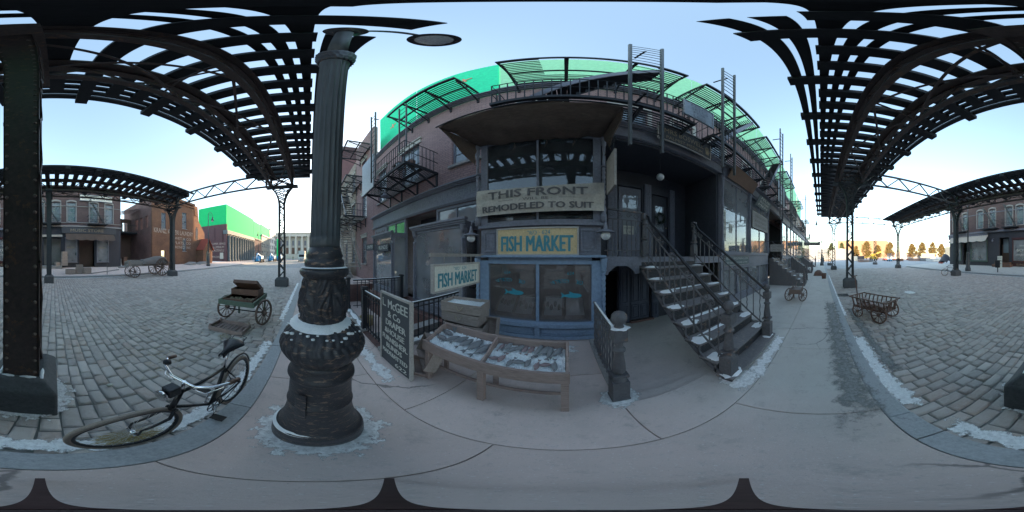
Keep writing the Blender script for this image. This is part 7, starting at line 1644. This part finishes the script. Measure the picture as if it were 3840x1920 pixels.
for i, (pa, pb, yt, m_, l) in enumerate(((3145, 3168, 912, 'leaf_green', 'leftmost dull green tree behind the tents'), (3198, 3222, 925, 'leaf', 'small yellowing tree right of the big near column'), (3229, 3269, 908, 'leaf', 'large golden tree right of the near column'),
        (3274, 3308, 922, 'leaf', 'golden tree behind the yellow machine and the far stump'), (3318, 3357, 911, 'leaf', 'golden tree left of the slender far track column'), (3402, 3439, 917, 'leaf', 'golden tree first right of the slender far column'),
        (3440, 3476, 911, 'leaf', 'pointed golden tree second right of the slender far column'), (3481, 3514, 911, 'leaf', 'golden tree third right of the slender far column'), (3514, 3546, 917, 'leaf', 'golden tree nearest the opposite corner building'), (3105, 3130, 914, 'leaf_green', 'small green tree behind the scaffold tower'))):
    D = 92; c = at((pa+pb)/2, 960, d=D); tree(c.x, c.y, 1.9+D*tan(RD((960-yt)*.09375)), D*RD((pb-pa)*.09375)*1.1, l, m_, i)
def yard_box(name, l, cat, pa, pb, yt, D, mat, dep=6, extra=None, z0=SZ):
    a = at(pa, 960, d=D); b = at(pb, 960, d=D); a.z = b.z = 0; d = (b-a); L = d.length; d.normalize(); n = Vector((-d.y, d.x, 0)); n = n if n.dot(a) > 0 else -n
    h = 1.75+D*tan(RD((960-yt)*.09375)); t = thing(name, l, cat, ((a+b)/2)); f = lambda u, v, tt: tuple(a+d*u+n*tt+Vector((0, 0, v)))
    MB().prism([(0, z0), (L, z0), (L, h), (0, h)], 0, dep, f).build('body', mat, t); 
    if extra == 'tent': 
        m = max(1, int(L/9)); k = MB()
        for i in range(m): k.prism([(L*i/m, h), (L*(i+1)/m, h), (L*(i+.5)/m, h+1.4)], .05, dep, f)
        k.build('roof', 'tent', t)
    if extra == 'ribs':
        k = MB(); m = max(3, int(L/.5))
        for i in range(m): k.prism([(L*i/m, z0+.1), (L*i/m+.08, z0+.1), (L*i/m+.08, h-.1), (L*i/m, h-.1)], -.05, -.002, f)
        k.prism([(0, h-.12), (L, h-.12), (L, h+.02), (0, h+.02)], -.08, -.052, f).build('ribs', mat, t)
    return t
yard_box('warehouse', 'huge ochre warehouse with curved looking roof behind the trees', 'building', 3140, 3330, 903, 150, 'warehouse', 30, 'ribs')
yard_box('white_marquee', 'long white marquee tent at the far left of the yard', 'tent', 2990, 3150, 938, 95, 'tent', 8, 'tent')
yard_box('white_marquee', 'second white marquee right of the scaffold tower', 'tent', 3110, 3196, 940, 88, 'tent', 8, 'tent')
yard_box('white_shed', 'low white shed behind the machines in the yard', 'shed', 3326, 3380, 944, 96, 'white', 6, 'ribs'); yard_box('white_shed', 'long low pale shed right of the slender far column', 'shed', 3385, 3450, 948, 98, 'white', 6, 'ribs')
yard_box('yellow_store', 'stack of pale yellow timber store boxes in the yard', 'store', 3455, 3506, 950, 84, 'sign_cream', 5, 'ribs')
yard_box('grey_depot', 'grey depot roof just left of the opposite corner building', 'building', 3545, 3566, 926, 90, 'grey_stucco', 8, 'ribs')
yard_box('cabin_box', 'cream site cabin beside the dark blue container', 'cabin', 3196, 3218, 961, 62, 'sign_white', 2.5, 'ribs'); yard_box('blue_container', 'dark blue shipping container in the yard', 'container', 3216, 3241, 960, 60, 'blue_dark', 5, 'ribs')
def scissor(pa, D, mat, label, h=2.6):
    c = at(pa, 960, d=D); x, y = c.x, c.y; t = thing('scissor_lift', label, 'scissor lift', (x, y, SZ), 'boom and scissor lifts parked about the lot'); MB().box(x-1.0, x+1.0, y-.5, y+.5, SZ+.3, SZ+.75).build('chassis', mat, t, bevel=.04)
    for sx in (-.75, .75):
        for sy in (-.5, .5): MB().lathe([(.1, -.1), (.3, -.1), (.3, .1), (.1, .1)], (x+sx, y+sy, SZ+.3), 14, axis=Matrix.Rotation(pi/2, 3, 'X')).build('wheel', 'tyre_dark', t)
    k = MB()
    for i in range(3): z = SZ+.8+.28*i; k.bar((x-.9, y, z), (x+.9, y, z+.26), .08); k.bar((x-.9, y+.1, z+.26), (x+.9, y+.1, z), .08)
    k.build('scissor_arms', 'alu', t); k = MB().box(x-1, x+1, y-.45, y+.45, SZ+1.65, SZ+1.75)
    for zz in (.5, 1.0): 
        for yy in (-.45, .45): k.bar((x-1, y+yy, SZ+1.75+zz), (x+1, y+yy, SZ+1.75+zz), .04)
    for sx in (-1, 0, 1):
        for yy in (-.45, .45): k.bar((x+sx, y+yy, SZ+1.75), (x+sx, y+yy, SZ+2.75), .04)
    k.build('platform', mat, t)
scissor(3336, 58, 'lift_blue', 'bright blue scissor lift in the yard by the far stump'); scissor(3352, 64, 'red', 'red scissor lift right of the blue one'); scissor(3318, 66, 'red', 'red brown scissor lift left of the blue one'); scissor(3408, 70, 'red', 'far red scissor lift right of the slender column')
yb = thing('yellow_loader', 'yellow telescopic loader with raised arm behind the containers', 'machine', at(3268, 960, d=70)); c = at(3275, 960, d=70); c.z = SZ
MB().box(c.x-2, c.x+2, c.y-1, c.y+1, .5, 1.5).box(c.x-.6, c.x+.6, c.y-.9, c.y+.9, 1.5, 2.6).build('body', 'yellow', yb, bevel=.08); d_ = (at(3300, 960, d=70)-at(3240, 960, d=70)); MB().bar((c.x-d_.x*.6, c.y-d_.y*.6, .8), (c.x+d_.x*.5, c.y+d_.y*.5, 3.6), .5, .5).build('arm', 'yellow', yb, bevel=.04)
for sx in (-1.3, 1.3):
    for sy in (-1, 1): MB().lathe([(.2, -.2), (.6, -.18), (.6, .18), (.2, .2)], (c.x+sx, c.y+sy, SZ+.6), 16, axis=Matrix.Rotation(pi/2, 3, 'X')).build('wheel', 'tyre_dark', yb)
for i, (p, D, m_, l, w_, h_) in enumerate(((3228, 50, 'wood', 'stack of raw timber pallets in front of the blue container', 1.8, .9), (3245, 52, 'crate', 'lower timber pile right of the raw pallets', 2.2, .6), (3265, 54, 'tent', 'heap of wrapped white goods in the yard', 1.6, .6), (3375, 60, 'brown_wood', 'dark trestle table with gear right of the slender column', 2.2, .9),
        (3430, 64, 'wood', 'long timber pile in the middle of the yard', 4, 1.0), (3470, 62, 'tent', 'white equipment cases in the yard', 3, 1.2), (3500, 58, 'alu', 'stack of aluminium truss pieces in the yard', 4, 1.0), (3528, 40, 'red', 'red box before the dark gear heap', 1.0, .6), (3105, 60, 'grey_wood', 'low heap of boards at the foot of the scaffold tower', 3, .7))):
    c = at(p, 960, d=D); k = MB(); r_ = random.Random(i)
    for q in range(7):
        z = SZ+h_*q/7; k.box(c.x-w_/2+r_.uniform(0, .2), c.x+w_/2-r_.uniform(0, .2), c.y-w_/2+r_.uniform(0, .2), c.y+w_/2-r_.uniform(0, .2), z+.02, z+h_/7)
    tag(k.build('yard_stack', m_, bevel=.02), l, 'pile')
tag(MB().grid(lambda a, b: (at(3545, 960, d=38).x-1.5+3*a, at(3545, 960, d=38).y-1+2*b, SZ+2.4*sin(pi*min(1, a*.9+.08))**.6*sin(pi*min(1, b*.9+.05))**.6+.2*mnoise.noise(Vector((a*4, b*4, 3)))), 16, 14).build('covered_gear', 'blue_dark'), 'dark covered gear heap at the corner left of the green shop', 'covered gear')
sc_ = thing('scaffold_tower', 'tall silver scaffold tower with platforms behind the slender lamp', 'scaffold', at(3085, 960, d=44)); c = at(3085, 960, d=44); k = MB()
for i in range(5):
    for (a, b) in ((-1.2, -.7), (1.2, -.7), (1.2, .7), (-1.2, .7)): k.bar((c.x+b, c.y+a, SZ+i*1.4), (c.x+b, c.y+a, SZ+i*1.4+1.4), .05)
    z = SZ+i*1.4+1.4
    for s in (-.7, .7): k.bar((c.x+s, c.y-1.2, z), (c.x+s, c.y+1.2, z), .05); k.bar((c.x+s, c.y-1.2, z-.7), (c.x+s, c.y+1.2, z-.7), .04); k.bar((c.x+s, c.y-1.2, z-1.4), (c.x+s, c.y+1.2, z), .04)
k.build('poles', 'alu', sc_); MB().box(c.x-.7, c.x+.7, c.y-1.2, c.y+1.2, 2.5, 2.58).build('deck', 'wood', sc_); MB().box(c.x-.7, c.x+.7, c.y-1.2, c.y+1.2, 5.5, 5.58).build('deck', 'wood', sc_)
# drain grate and litter on the street
gr = MB()
for i in range(8): gr.box(7.35+.07*i, 7.38+.07*i, -1.25, -.75, SZ-.0, SZ+.012)
gr.box(7.3, 7.9, -1.27, -1.25, SZ, SZ+.014).box(7.3, 7.9, -.75, -.73, SZ, SZ+.014); tag(gr.build('drain_grate', 'iron'), 'iron drain grate at the kerb before the right column', 'drain')
patch('snow_scrap', 'snow_disc', 6.6, 7.5, -4.6, -3.9, SZ+.012, 'small white patch of snow in the middle of the street', 'snow')
# sack heap on the right sidewalk
tag(MB().grid(lambda a, b: (14.2+1.2*a, -.2+.9*b, .5*(sin(pi*a)*sin(pi*b))**.5+.03*mnoise.noise(Vector((a*5, b*5, 1)))-.01), 16, 12).build('sack_heap', 'brown_wood'), 'brown sack heap on the sidewalk far to the right', 'sacks')
bucket(12.6, -.2, 0, .2, .42, 'brown_wood', 'wooden tub on the sidewalk by the sack heap')
bucket(-6.0, 2.2, -1.1, .3, .35, 'straw', 'wicker basket standing in the areaway')

# ---- people -----------------------------------------------------------------
def person(loc, rz, coat, label, legs='black'):
    o = Vector(loc); J = {'pel': (0, 0, .95, .15), 'wst': (0, 0, 1.12, .14), 'chs': (0, 0, 1.35, .17), 'nck': (0, 0, 1.52, .055), 'hd': (0, .01, 1.60, .08), 'hd2': (0, .02, 1.72, .095), 'hd3': (0, .01, 1.80, .05)}
    ed = [('pel', 'wst'), ('wst', 'chs'), ('chs', 'nck'), ('nck', 'hd'), ('hd', 'hd2'), ('hd2', 'hd3')]
    for s, n in ((-1, 'l'), (1, 'r')):
        J.update({n+'sh': (s*.19, 0, 1.44, .065), n+'el': (s*.26, -.03, 1.17, .05), n+'wr': (s*.25, .10, .95, .035), n+'ha': (s*.245, .13, .87, .03), n+'hp': (s*.09, 0, .90, .10), n+'kn': (s*.11, .03*s, .50, .065), n+'an': (s*.12, .06*s-.02, .10, .045), n+'ft': (s*.13, .06*s+.14, .04, .04)})
        ed += [('chs', n+'sh'), (n+'sh', n+'el'), (n+'el', n+'wr'), (n+'wr', n+'ha'), ('pel', n+'hp'), (n+'hp', n+'kn'), (n+'kn', n+'an'), (n+'an', n+'ft')]
    ks = list(J); me = bpy.data.meshes.new('body'); me.from_pydata([J[q][:3] for q in ks], [(ks.index(a), ks.index(b)) for a, b in ed], [])
    b = bpy.data.objects.new('body', me); COL.objects.link(b); t = thing('person', label, 'person', loc, 'people standing far off at the yard'); t.rotation_euler.z = rz; b.parent = t
    b.modifiers.new('k', 'SKIN'); 
    for i, q in enumerate(ks): me.skin_vertices[0].data[i].radius = (J[q][3],)*2
    me.skin_vertices[0].data[0].use_root = True; b.modifiers.new('s', 'SUBSURF').levels = 1; me.materials.append(M[coat])
    h = MB().ball((o.x, o.y, o.z+1.76), .115, 12, (1, 1, .75)).build('hair', 'black', t); f = MB().ball((o.x, o.y+.07, o.z+1.67), .075, 12, (1, .6, 1.25)).build('face', 'skin', t)
    k = MB().lathe([(.17, .92), (.21, .80), (.19, .55)], loc, 16); k.build('coat_skirt', coat, t)
c = at(3058, 960, d=44); person((c.x, c.y, SZ), .4, 'coat_red', 'far off person in a maroon coat left of the slender lamp'); c = at(3088, 960, d=41); person((c.x, c.y, SZ), -.5, 'coat_dark', 'far off person in a dark coat right of the slender lamp')
c = at(1099, 960, d=70); person((c.x, c.y, SZ), 1.5, 'door_green', 'tiny far person before the broad steps of the hall')

# ================================================================== THE CAMERA'S OWN STAND
tp = thing('camera_stand', 'dark three legged camera stand directly underfoot', 'tripod', (0, 0, 0))
for bb in (-184.7, -61.9, 62.8):
    a = RD(bb); d = Vector((sin(a), cos(a), 0)); n = Vector((-d.y, d.x, 0))
    MB().bar(d*.012+Vector((0, 0, .42)), d*.35+Vector((0, 0, .02)), .022, .03).box(0, 0, 0, 0, 0, 0).build('leg', 'tripod', tp)
    MB().bar(d*.012+Vector((0, 0, .16)), d*.22+Vector((0, 0, .17)), .010, .012).build('brace', 'iron', tp)
MB().lathe([(.012, .1), (.017, .38), (.017, .44), (.006, .47), (.006, .9), (.006, 1.05)], (0, 0, 0), 16).build('centre_pole', 'tripod', tp)

# ---- give loose pieces of one part their own objects -------------------------
def clusters(me):
    n = len(me.vertices); par = list(range(n))
    def find(a):
        while par[a] != a: par[a] = par[par[a]]; a = par[a]
        return a
    for p in me.polygons:
        v = p.vertices; r = find(v[0])
        for q in v[1:]: par[find(q)] = r
    isl = {}
    for i in range(n): isl.setdefault(find(i), []).append(i)
    if len(isl) > 400: return None
    bb = []
    for r, vs in isl.items():
        c = [me.vertices[i].co for i in vs]
        bb.append([min(x[k] for x in c)-.012 for k in range(3)]+[max(x[k] for x in c)+.012 for k in range(3)]+[[r]])
    ch = True
    while ch:
        ch = False; out = []
        for b in bb:
            for o in out:
                if all(b[k] <= o[k+3] and o[k] <= b[k+3] for k in range(3)):
                    for k in range(3): o[k] = min(o[k], b[k]); o[k+3] = max(o[k+3], b[k+3])
                    o[6] += b[6]; ch = True; break
            else: out.append(b)
        bb = out
    cl = {r: i for i, b in enumerate(bb) for r in b[6]}
    return len(bb), [cl[find(i)] for i in range(n)]
cache = {}
for o in [x for x in list(COL.objects) if x.type == 'MESH' and x.parent is not None and not x.get('kind')]:
    me = o.data
    if len(me.vertices) > 9000 or o.name.startswith(('lettering', 'body', 'crown', 'lacing', 'cross_brac')): continue
    if me.name not in cache:
        r = clusters(me); new = None
        if r and 1 < r[0] <= 12:
            new = []
            for c in range(r[0]):
                idx = [i for i, q in enumerate(r[1]) if q == c]; mp = {v: i for i, v in enumerate(idx)}
                m2 = bpy.data.meshes.new(me.name); fs = [p for p in me.polygons if p.vertices[0] in mp]
                m2.from_pydata([me.vertices[i].co[:] for i in idx], [], [[mp[v] for v in p.vertices] for p in fs]); m2.polygons.foreach_set('use_smooth', [p.use_smooth for p in fs])
                m2.materials.append(me.materials[0]); m2.update(); new.append(m2)
        cache[me.name] = new
    new = cache[me.name]
    if new:
        nm = o.name.split('.')[0]
        for m2 in new[1:]:
            d = o.copy(); COL.objects.link(d); d.data = m2; d.name = nm; d.parent = o.parent
        o.data = new[0]
